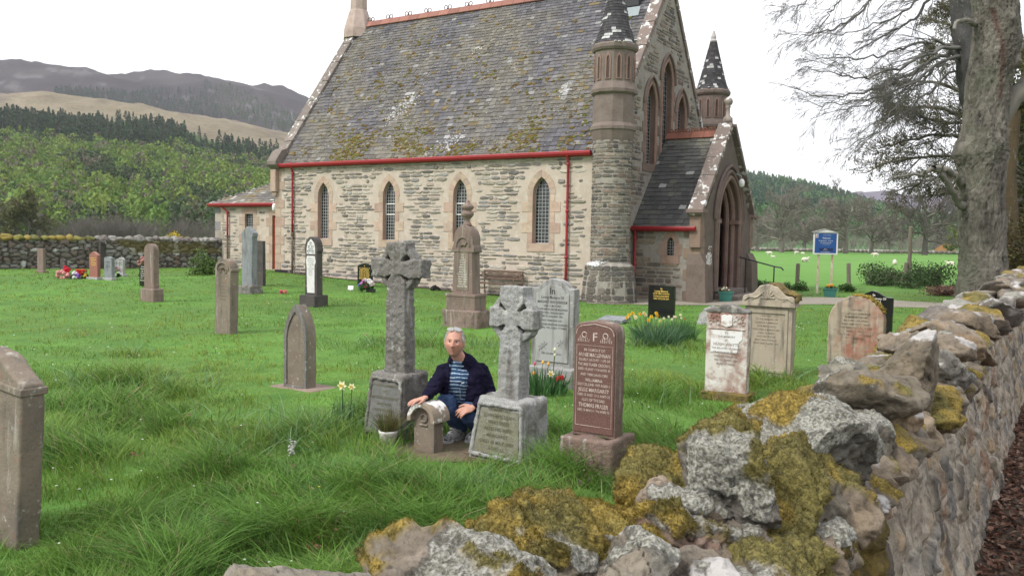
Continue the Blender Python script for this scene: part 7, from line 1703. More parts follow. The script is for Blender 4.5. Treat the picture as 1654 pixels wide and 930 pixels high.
P = gpnt(591, 471); g = bunch('flowers', 'purple, pink and white flowers in dark container before the small black headstone', 'flowers', P, [(-.16, 0, .20, .10, (.16, .22, .5)), (-.08, 0, .30, .14, (.45, .18, .42)), (-.02, -.05, .20, .12, (.50, .03, .12)), (.12, 0, .30, .15, (.72, .70, .68)), (.2, 0, .26, .12, (.68, .55, .56)), (.02, 0, .36, .1, (.7, .66, .64))], 300, (.20, .14, .12)); b = MB(); b.box(.02, .26, -.08, .1, 0, .08); b.build('container', M['black'], g)
P = gpnt(566, 469); b = MB(); b.box(-.075, .075, -.005, .005, .02, .14); b.tube([(0, .006, -.02), (0, .006, .1)], .008, 5); o = b.build('name_card', M['whitep']); o.location = tuple(P); o.rotation_euler = (-.4, 0, 0); tag(o, 'small white card on a stake left of the flowers by the church wall', 'card')
P = gpnt(457, 474); bunch('flowers', 'single pink cut flower lying on the lawn near the annex', 'flowers', P, [(0, 0, .06, .11, (.62, .13, .17)), (.06, -.02, .04, .08, (.62, .13, .17))], 20, (.08, .05, .02))
P = gpnt(192, 452); bunch('flowers', 'pale pink posy leaning on the small pale headstone', 'flowers', P, [(-.02, -.02, .38, .10, (.60, .42, .44)), (.08, -.02, .33, .08, (.62, .5, .5)), (-.08, -.02, .28, .07, (.42, .36, .48)), (-.3, -.05, .10, .07, (.66, .6, .5))], 40, (.06, .05, .12))
P = gpnt(229, 461); bunch('flowers', 'dusty pink blooms behind the low dark headstone with white lettering', 'flowers', P + np.array([-.1, .4, 0]), [(0, 0, .85, .16, (.42, .20, .18)), (.15, 0, .95, .14, (.50, .28, .25)), (-.12, 0, .7, .12, (.40, .20, .17)), (.1, 0, .75, .12, (.45, .23, .2))], 160, (.14, .1, .30))
P = gpnt(470, 752); b = MB(); 
for k in range(26): q = np.array([rf_.uniform(-.022, .022) + (.012 if k > 14 else 0), rf_.uniform(-.02, .02), .02 + k * .0045]); b.add(v1 * rf_.uniform(.006, .013) + q, f1, np.array([.52, .52, .47]) * rf_.uniform(.7, 1.1))
o = b.build('dried_flower', M['petal']); o.location = tuple(P + np.array([0, 0, .06])); tag(o, 'small bleached dried flower head caught in the foreground grass', 'dried flower')
# bench, dark stone, rail
wfr = church
def W3(s, v, z=0.): return tuple(CO + S_ * s + V_ * v + np.array([0, 0, z]))
bn = tag(empty('bench', W3(-2.0, -.42, -.01), -AV), 'weathered low brown bench standing against the church wall behind the urn memorial', 'bench')
b = MB(); 
for k in range(4): b.box(-.78, .62, -.20 + k * .11, -.11 + k * .11, .36, .39)
b.build('seat', M['rust'], bn)
b = MB(); 
for k in range(3): b.box(-.78, .62, .26, .285, .48 + k * .1, .55 + k * .1)
b.build('backrest', M['rust'], bn)
for x in (-.74, .58):
    b = MB(); b.tube([(x, -.22, 0), (x, -.22, .37), (x, -.2, .58), (x, .1, .60), (x, .28, .74), (x, .26, .36), (x, .30, 0)], .02, 6); b.tube([(x, -.22, .35), (x, .26, .35)], .02, 6); b.build('bench_end', M['rust'], bn)
P = W3(-4.35, -.45); boulder(np.array(P) + np.array([0, 0, .08]), .17, .15, .13, seed=77, sub=4, base=(.02, .018, .018), lich=-1, parent=None, name='dark_boulder'); tag(bpy.data.objects['dark_boulder'], 'near-black rounded stone on the ground at the foot of the church wall', 'boulder')
hr = tag(empty('handrail', W3(PB + .35, 0, 0), -AV), 'black metal handrail beside the porch steps', 'handrail'); yr = PYC + .55
b = MB(); b.tube([(-.15, yr, 1.24), (.95, yr, .98), (1.13, yr, .96), (1.20, yr, .88)], .021, 8); b.build('rail', M['black'], hr)
for x, zt_ in ((.06, 1.19), (.92, .98)): b = MB(); b.tube([(x, yr, -.05), (x, yr, zt_)], .02, 8); b.build('post', M['black'], hr)
# timber shed beyond the field
P = gpnt(1526, 410); P = np.array([P[0], P[1], 0]); k_ = P[1] / FPX; sh = tag(empty('shed', tuple(P), math.radians(-22)), 'small orange timber shed with grey roof at the far edge of the field', 'shed')
w = 14 * k_; M['cedar'] = mat('orange_timber', (.36, .19, .085), .8, n1=[(2, (.26, .14, .07), .45, .7, 4)], stretch=(6, 6, .3)); M['sheet'] = mat('grey_sheet_roof', (.085, .09, .10), .9, spec=.1)
b = MB(); b.prism([(-w, 0), (w, 0), (w, 1.35), (0, 2.45), (-w, 1.35)], 0, 3.2); b.build('walls', M['cedar'], sh)
b = MB(); b.box(w * .25, w * .75, -.03, .0, .05, .95); b.box(w + .001, w + .03, .5, 1.1, .3, .9); b.build('opening', M['black'], sh)
b = MB()
for s in (-1, 1):
    q = [(s * (w + .2), 1.22), (0, 2.46), (0, 2.54), (s * (w + .2), 1.30)]; v = [(x, y, z) for y in (-.1, 3.5) for x, z in q]; b.add(v, [(0, 1, 2, 3), (7, 6, 5, 4), (0, 4, 5, 1), (1, 5, 6, 2), (2, 6, 7, 3), (3, 7, 4, 0)])
b.build('roof', M['sheet'], sh)
# sheep
M['wool'] = mat('wool', (.62, .58, .48), 1, n1=[(9, (.50, .46, .38), .45, .7, 4)], bump=.5)
def sheep_mesh(lying):
    b = MB(); vv = ICO[3][0]; z = .30 if lying else .56
    b.add(vv * np.array([.48, .22, .24]) + np.array([0, 0, z]), ICO[3][1]); b.add(vv * np.array([.17, .13, .16]) + np.array([-.42, 0, z + .06]), ICO[3][1])
    b.add(vv * np.array([.15, .085, .10]) + np.array([-.62, 0, z + (.22 if lying else -.02)]), ICO[3][1]); b.add(vv * np.array([.07, .02, .035]) + np.array([-.55, .10, z + (.28 if lying else .05)]), ICO[3][1]); b.add(vv * np.array([.07, .02, .035]) + np.array([-.55, -.10, z + (.28 if lying else .05)]), ICO[3][1])
    b.add(vv * np.array([.05, .04, .14]) + np.array([.46, 0, z - .08]), ICO[3][1])
    for x in (-.30, .32):
        for y in (-.11, .11):
            if lying: b.tube([(x, y, .18), (x - .15, y * 1.6, .06), (x - .32, y * 1.5, .05)], [.07, .05, .035], 8)
            else: b.tube([(x, y, z - .1), (x + (.04 if x > 0 else -.01), y, .26), (x, y, .0)], [.085, .05, .035], 8)
    o = b.build('sheep', M['wool']); return rough(o, .022, .018, 14, 2)
s1, s2 = sheep_mesh(False), sheep_mesh(True)
shp = [(1243, 413, 0, 1, 'sheep standing head down nearest the porch in the field'), (1249, 416, 1, .6, 'small lamb lying next to the sheep nearest the porch'), (1286, 412, 0, 1, 'sheep grazing left of the notice board'), (1297, 412, 0, .75, 'smaller sheep just left of the notice board frame'), (1300, 423, 1, 1.1, 'sheep lying flat below the left edge of the notice board'), (1414, 416, 0, 1.1, 'sheep grazing in mid field between notice board and tall post'), (1445, 428, 1, 1.1, 'sheep lying down left of the tall post'), (1468, 417, 0, .8, 'sheep partly behind the tall post'), (1536, 429, 1, .95, 'sheep lying curled near the big tree')]
used = [False, False]
for (px, py, ly, sc, lab) in shp:
    src = s2 if ly else s1; o = src if not used[ly] else src.copy()
    if used[ly]: COL.objects.link(o)
    used[ly] = True; P = gg(px, py); o.location = (P[0], P[1], 0.0); o.scale = (sc * .72,) * 3; o.rotation_euler = (0, 0, rf_.uniform(-1.2, 1.2) + (math.pi if rf_.random() < .5 else 0)); tag(o, lab, 'sheep', 'sheep in the field')
# shrubs
def bush(name, label, cat, P, rad, n, cols, s, sub=14):
    g = tag(empty(name, tuple(P)), label, cat); leafcloud('foliage', g, (0, 0, rad[2] * .45), rad, n, np.random.RandomState(int(abs(P[0] * 10))), cols, s, sub=sub)
    T = Tubes(); r = np.random.RandomState(2)
    for k in range(8): a = r.uniform(0, 6.28); T.add([(0, 0, 0), (math.cos(a) * rad[0] * .3, math.sin(a) * rad[1] * .3, rad[2] * .4), (math.cos(a) * rad[0] * .6, math.sin(a) * rad[1] * .6, rad[2] * .7)], [.02, .015, .008], 5, np.array([.10, .08, .06]))
    T.build('stems', M['twig'], g); return g
P = gpnt(1238, 470); bush('bush', 'low dark green bush behind the handrail', 'bush', P, (1.0, .5, .28), 2600, [(.045, .09, .03), (.06, .12, .035), (.03, .06, .02)], (.02, .045))
P = gpnt(1296, 470); bush('bush', 'grass tussock around the fence post left of the notice board', 'tussock', P, (.35, .3, .22), 700, [(.06, .13, .03), (.08, .15, .04)], (.02, .05), 6)
P = gpnt(1374, 472); bush('bush', 'grass tussock around the leaning fence post', 'tussock', P, (.4, .3, .2), 700, [(.06, .13, .03), (.08, .15, .04)], (.02, .05), 6)
P = gpnt(1505, 466); bush('bramble', 'long bramble mound along the fence left of the big trunk', 'bramble', P + np.array([.3, 2.0, 0]), (2.8, 1.2, .62), 9000, [(.06, .11, .035), (.08, .13, .05), (.045, .08, .03), (.10, .10, .06)], (.03, .06), 30)
P = gpnt(1466, 466); bush('bramble', 'small bramble clump at the foot of the tall grey post', 'bramble', P + np.array([.3, .2, 0]), (.8, .5, .5), 1400, [(.06, .11, .035), (.08, .13, .05), (.045, .08, .03)], (.025, .05))
P = gpnt(331, 444); bush('bush', 'small green shrub at the corner of the annex', 'bush', P, (.55, .4, .55), 1500, [(.10, .16, .04), (.07, .12, .03)], (.025, .05))
for px, py, sz, lab, cc in ((283, 386, 1.0, 'yellow flowering gorse bush beyond the far wall', [(.62, .42, .02), (.5, .36, .02), (.10, .14, .03)]), (303, 386, .6, 'smaller half-yellow gorse bush right of the brighter one', [(.40, .30, .03), (.08, .12, .03)]), (262, 386, .35, 'tiny yellow gorse bush left of the brighter one', [(.55, .38, .02), (.10, .14, .03)])):
    p = A3(px, 386, 110); bush('gorse', lab, 'gorse', (p[0], p[1], .1), (1.6 * sz, 1.2, .9 * sz), 1500, cc, (.06, .14))
r_ = np.random.RandomState(5); pts = []
for i in range(2600):
    q = gpnt(1528 + r_.normal(0, 14), 474 + r_.uniform(-3, 5)); q[2] += r_.uniform(0, .22) ; pts.append(q)
litter('leaf_heap', pts, LC + [(.30, .20, .15)], 'heap of brown dead leaves left of the big trunk', (.03, .06))
# earth strip, soil by the crosses
strip('verge', [(*W3(s, -.35 - .1 * math.sin(s * 3))[:2], *W3(s, .02)[:2]) for s in np.linspace(-12, .7, 50)], M['soil'], .014, gnd, 3)
M['soil2'] = mat('bare_earth', (.15, .115, .08), .95, n1=[(8, (.10, .075, .05), .45, .7, 5), (3, (.10, .12, .04), .5, .65, 5), (60, (.26, .22, .17), .6, .75, 3)], bump=.8, bscale=60, bdist=.02)
def patch(name, cx, cy, rx, ry, m, lift=.006, seed=0):
    a = np.linspace(0, 2 * np.pi, 40)[:-1]; V = []; 
    for k in range(9):
        t = k / 8
        for q in a: w = 1 + .25 * float(noise(np.array([[math.cos(q) * 1.5 + seed, math.sin(q) * 1.5, 0]]))[0]); V.append((cx + rx * t * w * math.cos(q), cy + ry * t * w * math.sin(q), 0))
    V = np.array(V, float); V[:, 2] = gnd(V[:, 0][None], V[:, 1][None])[0] + lift
    F = [(i * 39 + j, i * 39 + (j + 1) % 39, (i + 1) * 39 + (j + 1) % 39, (i + 1) * 39 + j) for i in range(8) for j in range(39)]
    return tag(mesh_np(name, V, F, m, smooth=True), kind='structure')
patch('soil_patch', -.42, 6.72, .62, .42, M['soil2'])
# ================================================================ man
MO = np.array([-.43, 7.02, gp(-.43, 7.02)])
man = tag(empty('person', tuple(MO)), 'grey-haired man crouching between the two celtic crosses in navy fleece, striped shirt and jeans', 'person')
def ell(mb, c, r, R=None, sub=4, f=None):
    V, F = ICO[sub]; V = V * np.array(r)
    if f is not None: V = f(V)
    if R is not None: V = (np.array(R) @ V.T).T
    mb.add(V + np.array(c), F)
def cap(mb, pts, rad, seg=18, sub=3):
    pts = [np.array(p, float) for p in pts]; P = []; R = []
    for i in range(len(pts) - 1):
        for t in np.linspace(0, 1, 7)[:-1]: P.append(pts[i] * (1 - t) + pts[i + 1] * t); R.append(rad[i] * (1 - t) + rad[i + 1] * t)
    P.append(pts[-1]); R.append(rad[-1]); P = np.array(P)
    for _ in range(2): P[1:-1] = (P[:-2] + 2 * P[1:-1] + P[2:]) / 4
    V, F = tube_np(P, np.array(R), seg); mb.add(V, [tuple(q) for q in F] + [tuple(range(seg))[::-1], tuple(len(V) - seg + k for k in range(seg))])
    for i in (0, -1): ell(mb, P[i], (R[i] * .99,) * 3, sub=sub)
def fuse(mb, name, mt, parent, vox, smooth=6, wr=0, wf=20, seed=0, colf=None, cut=None, sf=.5):
    o = mb.build(name, mt, parent); bake(o, [('REMESH', dict(mode='VOXEL', voxel_size=vox)), ('SMOOTH', dict(factor=sf, iterations=smooth))]); me = o.data; V, N = getv(me)
    if wr: V = V + N * ((np.abs(fbm(V * np.array([wf, wf, wf * 1.6]), 3, seed)) - .3) * wr)[:, None]
    if cut is not None:
        F = [tuple(p.vertices) for p in me.polygons]; F = [f for f in F if not all(cut(V[list(f)]))]; used_ = sorted({i for f in F for i in f}); mp_ = {i: k for k, i in enumerate(used_)}
        C = colf(V[used_]) if colf else None; bpy.data.objects.remove(o); o = mesh_np(name, V[used_], [tuple(mp_[i] for i in f) for f in F], mt, parent, C=C, smooth=True); return o
    me.vertices.foreach_set('co', V.astype(np.float32).ravel()); me.polygons.foreach_set('use_smooth', np.ones(len(me.polygons), bool)); me.update()
    if colf:
        ca = me.color_attributes.new('Col', 'FLOAT_COLOR', 'POINT'); c = np.ones((len(V), 4), np.float32); c[:, :3] = colf(V); ca.data.foreach_set('color', c.ravel())
    return o
HC = np.array([-.035, -.06, .828]); HR = np.array(Matrix.Rotation(math.radians(-4), 3, 'Z') @ Matrix.Rotation(math.radians(-8), 3, 'X') @ Matrix.Rotation(math.radians(3), 3, 'Y'))
def headf(V):
    x, y, z = V[:, 0].copy(), V[:, 1].copy(), V[:, 2].copy(); fr = sm(-y / .05)
    lo = sm(-(z + .01) / .10); x = x * (1 - .11 * lo); y = np.where(y > 0, y * (1 - .40 * lo), y * (1 - .05 * lo))
    g = lambda cx, cz, sx, sz: np.exp(-((x - cx) / sx) ** 2 - ((z - cz) / sz) ** 2)
    y = y - fr * (.023 * g(0, -.022, .012, .024) + .017 * g(0, -.036, .014, .010) + .010 * g(0, .002, .010, .02))          # nose
    for s in (-1, 1):
        y = y + fr * (.013 * g(s * .030, .004, .016, .011)); y = y - fr * (.006 * g(s * .028, .027, .022, .008)); y = y - fr * .005 * g(s * .042, -.025, .018, .018)
        y = y - fr * .006 * g(s * .013, -.036, .008, .007)
    y = y - fr * (.006 * g(0, -.062, .022, .006) + .006 * g(0, -.076, .020, .006) + .012 * g(0, -.100, .024, .014)); y = y + fr * .005 * g(0, -.069, .024, .0035) + fr * .004 * g(0, -.085, .022, .005)
    return np.stack([x, y, z], 1)
bm_ = MB(); ell(bm_, HC, (.077, .094, .118), HR, 5, headf)
for s in (-1, 1):
    ell(bm_, HC + HR @ np.array([s * .076, .008, -.005]), (.009, .018, .032), HR @ np.array(Matrix.Rotation(s * .35, 3, 'Z')), 3)
SHL, SHR = np.array([-.13, .035, .57]), np.array([.185, .09, .572]); ELL, ELR = np.array([-.185, -.16, .475]), np.array([.265, .02, .375]); WRL, WRR = np.array([-.232, -.335, .425]), np.array([.150, -.165, .315])
HPL, HPR = np.array([-.02, .27, .27]), np.array([.17, .27, .27]); KNL, KNR = np.array([-.115, -.17, .345]), np.array([.085, -.175, .265]); ANL, ANR = np.array([.015, .06, .10]), np.array([.16, .10, .085])
cap(bm_, [(-.03, -.02, .75), (.0, .01, .69), (.02, .04, .62)], [.052, .056, .07])
cap(bm_, [(.07, .27, .28), (.06, .20, .40), (.035, .10, .52), (.025, .075, .57)], [.13, .125, .12, .085]); cap(bm_, [SHL, (.03, .05, .61), SHR], [.055, .08, .055])
for a_, b__, c_ in ((SHL, ELL, WRL), (SHR, ELR, WRR)): cap(bm_, [a_, b__, c_], [.052, .040, .027])
for a_, b__, c_ in ((HPL, KNL, ANL), (HPR, KNR, ANR)): cap(bm_, [a_, b__, c_], [.085, .058, .038])
for a_, t_ in ((ANL, np.array([-.075, -.10, .025])), (ANR, np.array([.10, -.08, .025]))): cap(bm_, [a_, a_ * .5 + t_ * .5, t_], [.038, .036, .028])
def hand(wr, d, side, up, curl, spread, thumb):
    """d: direction of fingers, side: towards thumb, up: back of the hand"""
    d, side, up = [np.array(q, float) / np.linalg.norm(q) for q in (d, side, up)]
    R = np.stack([side, d, up], 1); ell(bm_, wr + d * .045, (.040, .052, .014), R, 4); ell(bm_, wr + d * .015, (.030, .03, .018), R, 3)
    for k, (o_, L_) in enumerate(((.030, .070), (.010, .079), (-.011, .073), (-.030, .058))):
        a = spread * (1.5 - k) * .5; dd = d * math.cos(a) + side * math.sin(a); p0 = wr + d * .085 + side * o_ * .95; P = [p0 - dd * .03]
        P.append(p0 + dd * L_ * .05); c = 0; q = p0
        for j, f in enumerate((.45, .32, .25)):
            c += curl[j]; q = q + (dd * math.cos(c) - up * math.sin(c)) * L_ * f; P.append(q)
        cap(bm_, P, [.0095, .0095, .0088, .0080, .0068], 10, 2)
    t0 = wr + d * .03 + side * .030; t1 = t0 + side * .022 * thumb[0] + d * .022 - up * .004; t2 = t1 + d * .028 + side * .010 * thumb[0] - up * .008; cap(bm_, [t0, t1, t2, t2 + d * .018 - up * .004], [.014, .012, .0105, .008], 10, 2)
hand(np.array([-.235, -.350, .424]), (-.55, -.35, -.12), (.35, -.6, .02), (0, -.05, 1), (.15, .25, .15), .35, (1.2,))
hand(np.array([.135, -.175, .318]), (-.9, -.42, -.28), (-.35, .5, .45), (.1, -.55, .75), (.25, .45, .35), .22, (1,))
def skincol(V):
    c = np.tile(np.array([.47, .25, .185]), (len(V), 1)) * (1 + .10 * fbm(V * 40, 3, 3))[:, None]; L_ = (V - HC) @ HR
    g = lambda cx, cz, sx, sz: (np.exp(-((L_[:, 0] - cx) / sx) ** 2 - ((L_[:, 2] - cz) / sz) ** 2) * (L_[:, 1] < -.03))[:, None]
    hd = (V[:, 2] > .70)[:, None]
    for k, q in ((.6, g(0, -.069, .020, .005)), (.35, g(0, -.034, .016, .014)), (.35, g(-.042, -.025, .018, .016)), (.35, g(.042, -.025, .018, .016))): c = c * (1 - k * q * hd) + np.array([.46, .14, .11]) * k * q * hd
    for s in (-1, 1): q = g(s * .030, .005, .013, .006) * hd; c = c * (1 - .6 * q) + np.array([.16, .07, .055]) * .6 * q
    return np.clip(c, .02, 1)
M['skin'] = mat('skin', (1, 1, 1), .55, use_col=True, spec=.35); M['skin'].node_tree.nodes['Principled BSDF'].inputs['Subsurface Weight'].default_value = .06
body = fuse(bm_, 'body', M['skin'], man, .0042, 3, colf=skincol, sf=.4)
for s in (-1, 1):
    b = MB(); e = HC + HR @ np.array([s * .0295, -.0728, .004]); ell(b, e, (.0125, .0095, .0052), HR, 3); o = b.build('eye', mat('eye_white', (.55, .52, .50), .3), body, smooth=True)
    b = MB(); ell(b, e + HR @ np.array([-.001, -.0075, .0]), (.0060, .0035, .0060), HR, 2); b.build('iris', mat('iris', (.03, .03, .035), .3), o, smooth=True)
# hair
r = np.random.RandomState(3); M['hair'] = mat('grey_hair', (1, 1, 1), .8, use_col=True, spec=.3)
V, F = ICO[5]; Vh = headf(V * np.array([.074, .094, .118])); n_ = V.copy(); L_ = Vh
hl = .052 - .0 * L_[:, 0]; side_ = (np.abs(L_[:, 0]) > .052) | (L_[:, 1] > .01)
mk = ((L_[:, 2] > .088) & (L_[:, 1] < .02)) | ((L_[:, 2] > -.045 + .05 * (L_[:, 1] < .0)) & side_ & (L_[:, 1] > -.028 - .016 * (L_[:, 2] > .015))) | ((L_[:, 1] > .035) & (L_[:, 2] > -.075))
mkf = mk[F].all(1); Fm = F[mkf]; us, inv = np.unique(Fm, return_inverse=True); Vs = Vh[us] + n_[us] * (.0045 + .003 * fbm(Vh[us] * 60, 3, 2))[:, None]; Vs = (HR @ Vs.T).T + HC
Cc = np.array([.50, .49, .47]) * (1 + .30 * fbm(Vh[us] * np.array([160, 60, 60]), 2, 4))[:, None]
hair = mesh_np('hair', Vs, inv.reshape(Fm.shape), M['hair'], body, C=np.clip(Cc, .1, .9), smooth=True)
ids = np.where(mk)[0]; ids = ids[r.randint(len(ids), size=5200)]; P = Vh[ids] + n_[ids] * .005 + r.normal(0, .0015, (len(ids), 3)); d = n_[ids] * .6 + np.array([.5, .05, -.25]) * np.sign(Vh[ids][:, :1] + .02) + r.normal(0, .3, (len(ids), 3)); d /= np.linalg.norm(d, axis=1)[:, None]
sd_ = np.cross(d, r.normal(0, 1, d.shape)); sd_ /= np.linalg.norm(sd_, axis=1)[:, None]; Lh = r.uniform(.008, .015, len(ids))[:, None]; tri = np.stack([P - sd_ * .0011, P + sd_ * .0011, P + d * Lh], 1).reshape(-1, 3); tri = (HR @ tri.T).T + HC
mesh_np('strands', tri, np.arange(len(tri)).reshape(-1, 3), M['hair'], hair, C=np.repeat(np.array([.56, .55, .53]) * r.uniform(.6, 1.25, len(ids))[:, None], 3, axis=0))
b = MB()
for s in (-1, 1):
    for k in range(26): t = r.rand(); p = HC + HR @ np.array([s * (.014 + .030 * t), -.0835 + .012 * t, .0205 + .006 * math.sin(t * 3) + r.normal(0, .0012)]); q = HR @ np.array([s * .010, -.002, .001 * r.normal()]); b.tube([p - q * .5, p + q * .5], .0014, 3, np.array([.16, .13, .11]) * r.uniform(.8, 1.2))
b.build('eyebrows', M['hair'], body)
gl_ = tag(empty('spectacles', tuple(MO)), 'thin rimmed spectacles pushed up on the head of the crouching man', 'spectacles')
b = MB()
for s in (-1, 1):
    c = HC + HR @ np.array([s * .032, -.064, .106]); b.tube([c + HR @ np.array([.026 * math.cos(a), .010 * math.sin(a) * .6, .016 * math.sin(a)]) for a in np.linspace(0, 6.283, 20)], .0016, 5, m=0)
    b.tube([HC + HR @ np.array([s * .058, -.060, .104]), HC + HR @ np.array([s * .080, -.02, .065]), HC + HR @ np.array([s * .083, .03, .04])], .0016, 5)
b.tube([HC + HR @ np.array([-.006, -.068, .107]), HC + HR @ np.array([.006, -.068, .107])], .0016, 5); b.build('frame', mat('spectacle_frame', (.35, .30, .26), .3, metal=.6), gl_)
M['lens'] = mat('spectacle_lens', (.75, .78, .80), .08, spec=.8); M['lens'].node_tree.nodes['Principled BSDF'].inputs['Transmission Weight'].default_value = .8
for s in (-1, 1):
    b = MB(); c = HC + HR @ np.array([s * .032, -.0645, .106]); b.add([c + HR @ np.array([.025 * math.cos(a), .0055 * math.sin(a), .015 * math.sin(a)]) for a in np.linspace(0, 6.283, 17)[:-1]], [tuple(range(16))]); b.build('lens', M['lens'], gl_)
# jeans
b = MB()
for a_, b__, c_, rr_ in ((HPL, KNL, ANL, (.105, .078, .060)), (HPR, KNR, ANR, (.105, .076, .058))): cap(b, [a_, b__, c_], rr_)
ell(b, (.075, .27, .28), (.17, .14, .13)); M['denim'] = mat('denim', (.040, .075, .165), .9, n1=[(12, (.025, .042, .10), .45, .65, 5), (7, (.055, .085, .16), .55, .72, 4)], bump=.3, bscale=120)
fuse(b, 'jeans', M['denim'], man, .008, 5, wr=.012, wf=16, seed=3)
# shirt
def stripes(V):
    z = V[:, 2] + .06 * np.abs(V[:, 0] + .03) + .004 * fbm(V * 20, 2, 3); k = (z / .030) % 1; c = np.tile(np.array([.022, .045, .10]), (len(V), 1)); c[k < .34] = (.05, .13, .24); c[(k > .10) & (k < .24)] = (.42, .50, .55); return c
b = MB(); cap(b, [(.03, .17, .28), (.02, .08, .40), (.0, .03, .52), (.0, .03, .585), (-.005, .02, .625)], [.140, .150, .146, .118, .080]); M['shirt'] = mat('striped_shirt', (1, 1, 1), .9, use_col=True, bump=.2, bscale=150)
fuse(b, 'shirt', M['shirt'], man, .0055, 4, wr=.008, wf=15, seed=8, colf=stripes)
# fleece jacket, open at the front
b = MB(); cap(b, [(.08, .25, .30), (.07, .19, .38), (.045, .11, .50), (.035, .075, .60)], [.165, .170, .165, .130]); cap(b, [SHL, (.03, .05, .615), SHR], [.064, .082, .066])
ell(b, (-.085, .00, .46), (.075, .10, .17)); ell(b, (.13, .02, .45), (.11, .12, .19)); ell(b, (.17, .06, .36), (.10, .12, .12))
for a_, b__, c_, rr_ in ((SHL, ELL, WRL + (ELL - WRL) * .06, (.068, .058, .042)), (SHR, ELR, WRR + (ELR - WRR) * .06, (.070, .060, .043))): cap(b, [a_, b__, c_], rr_)
cap(b, [(-.07, -.035, .665), (-.065, .05, .70), (.0, .10, .715), (.065, .06, .70), (.05, -.02, .655)], [.022, .026, .028, .026, .022])
def opening(V):
    z = V[:, 2]; xl = np.interp(z, [.30, .42, .55, .64, .70], [-.080, -.082, -.075, -.070, -.055]); xr = np.interp(z, [.30, .42, .55, .64, .70], [.016, .010, .000, .012, .022])
    return (V[:, 0] > xl) & (V[:, 0] < xr) & (V[:, 1] < .02) & (z > .20) & (z < .70)
M['fleece'] = mat('navy_fleece', (.009, .008, .021), 1, n1=[(40, (.015, .013, .032), .45, .65, 4)], bump=.7, bscale=220, spec=.08)
jk = fuse(b, 'jacket', M['fleece'], man, .0075, 5, wr=.016, wf=11, seed=5, cut=opening)
sol = jk.modifiers.new('s', 'SOLIDIFY'); sol.thickness = .006; sol.offset = -1
b = MB(); b.tube([(.030, -.128, .50), (.052, -.122, .508)], .0022, 4); b.build('logo', M['whitep'], jk)
b = MB(); b.tube([(.018, -.145, .47), (.022, -.150, .43), (.024, -.146, .38)], .002, 4); b.build('zip', M['greyst'], jk)
# shoes
M['trainer'] = mat('trainer_upper', (.30, .30, .31), .7, n1=[(26, (.06, .06, .07), .50, .56, 2), (40, (.5, .5, .5), .58, .64, 2)], bump=.2); M['sole'] = mat('trainer_sole', (.42, .42, .41), .7, n1=[(30, (.12, .12, .12), .5, .6, 2)])
for a_, t_ in ((ANL, np.array([-.085, -.115, .030])), (ANR, np.array([.10, -.09, .03]))):
    b = MB(); h_ = a_ + (a_ - t_) * .12; h_[2] = .045; cap(b, [h_, (a_ * .45 + t_ * .55) * np.array([1, 1, .0]) + np.array([0, 0, .050]), t_ + np.array([0, 0, .006])], [.044, .046, .034]); cap(b, [a_ + np.array([0, 0, .005]), (a_ * .6 + t_ * .4)], [.046, .040])
    sh_ = fuse(b, 'shoe', M['trainer'], man, .006, 4)
    d_ = (t_ - h_) * np.array([1, 1, 0]); Ls = np.linalg.norm(d_); d_ /= Ls; n2 = np.array([-d_[1], d_[0], 0]); b = MB(); prof_ = [(-.055, .0), (-.04, .036), (.05, .042), (Ls * .75, .047), (Ls + .02, .036), (Ls + .042, .0)]
    pts = [h_ * np.array([1, 1, 0]) + d_ * q + n2 * w_ for q, w_ in prof_] + [h_ * np.array([1, 1, 0]) + d_ * q - n2 * w_ for q, w_ in prof_[-2:0:-1]]
    n = len(pts); b.add([tuple(p + np.array([0, 0, .0])) for p in pts] + [tuple(p + np.array([0, 0, .026])) for p in pts], [tuple(range(n))[::-1], tuple(range(n, 2 * n))] + [(i, (i + 1) % n, (i + 1) % n + n, i + n) for i in range(n)]); b.build('sole', M['sole'], sh_, bevel=.005)
    b = MB(); m_ = a_ * .55 + t_ * .45 + np.array([0, 0, .045]); 
    for k in range(4): c = m_ + d_ * (-.03 + k * .022) + np.array([0, 0, .012 - k * .007]); b.tube([c - n2 * .022, c + np.array([0, 0, .008]), c + n2 * .022], .0028, 4)
    b.build('laces', M['whitep'], sh_)
# ================================================================ grass
rg = np.random.RandomState(99)
def keepmask(x, y):
    P = np.stack([x, y], 1) - CO[:2]; s = P @ S_[:2]; v = P @ V_[:2]
    k = ~((s > NL - .1) & (s < 1.9) & (v > -.32) & (v < 9)) & ~((s > 1) & (s < PB + .8) & (v > PY0 - .2) & (v < PY1 + .3)) & ~((s > AX0 - .2) & (s < NL) & (v > AY0 - .1) & (v < 7))
    k &= wq(x, y) > .90
    k &= ((x + .42) / .52) ** 2 + ((y - 6.72) / .34) ** 2 > 1
    for (px, py, rx, ry) in ((490, 622, .38, .26), (992, 520, .34, .24), (508, 494, .3, .25), (950, 800, .2, .12)):
        c = gg(px, py); dx, dy = x - c[0], y - c[1]; a_ = dx * S_[0] + dy * S_[1]; b_ = dx * V_[0] + dy * V_[1]; k &= (a_ / rx) ** 2 + (b_ / ry) ** 2 > 1
    pl = np.interp(x, lo[:, 0], lo[:, 1]); ph_ = np.interp(x, np.sort(hi[:, 0]), hi[np.argsort(hi[:, 0]), 1]); k &= ~((x > lo[0, 0]) & (x < lo[-1, 0]) & (y > pl - .1) & (y < ph_ + .1))
    return k
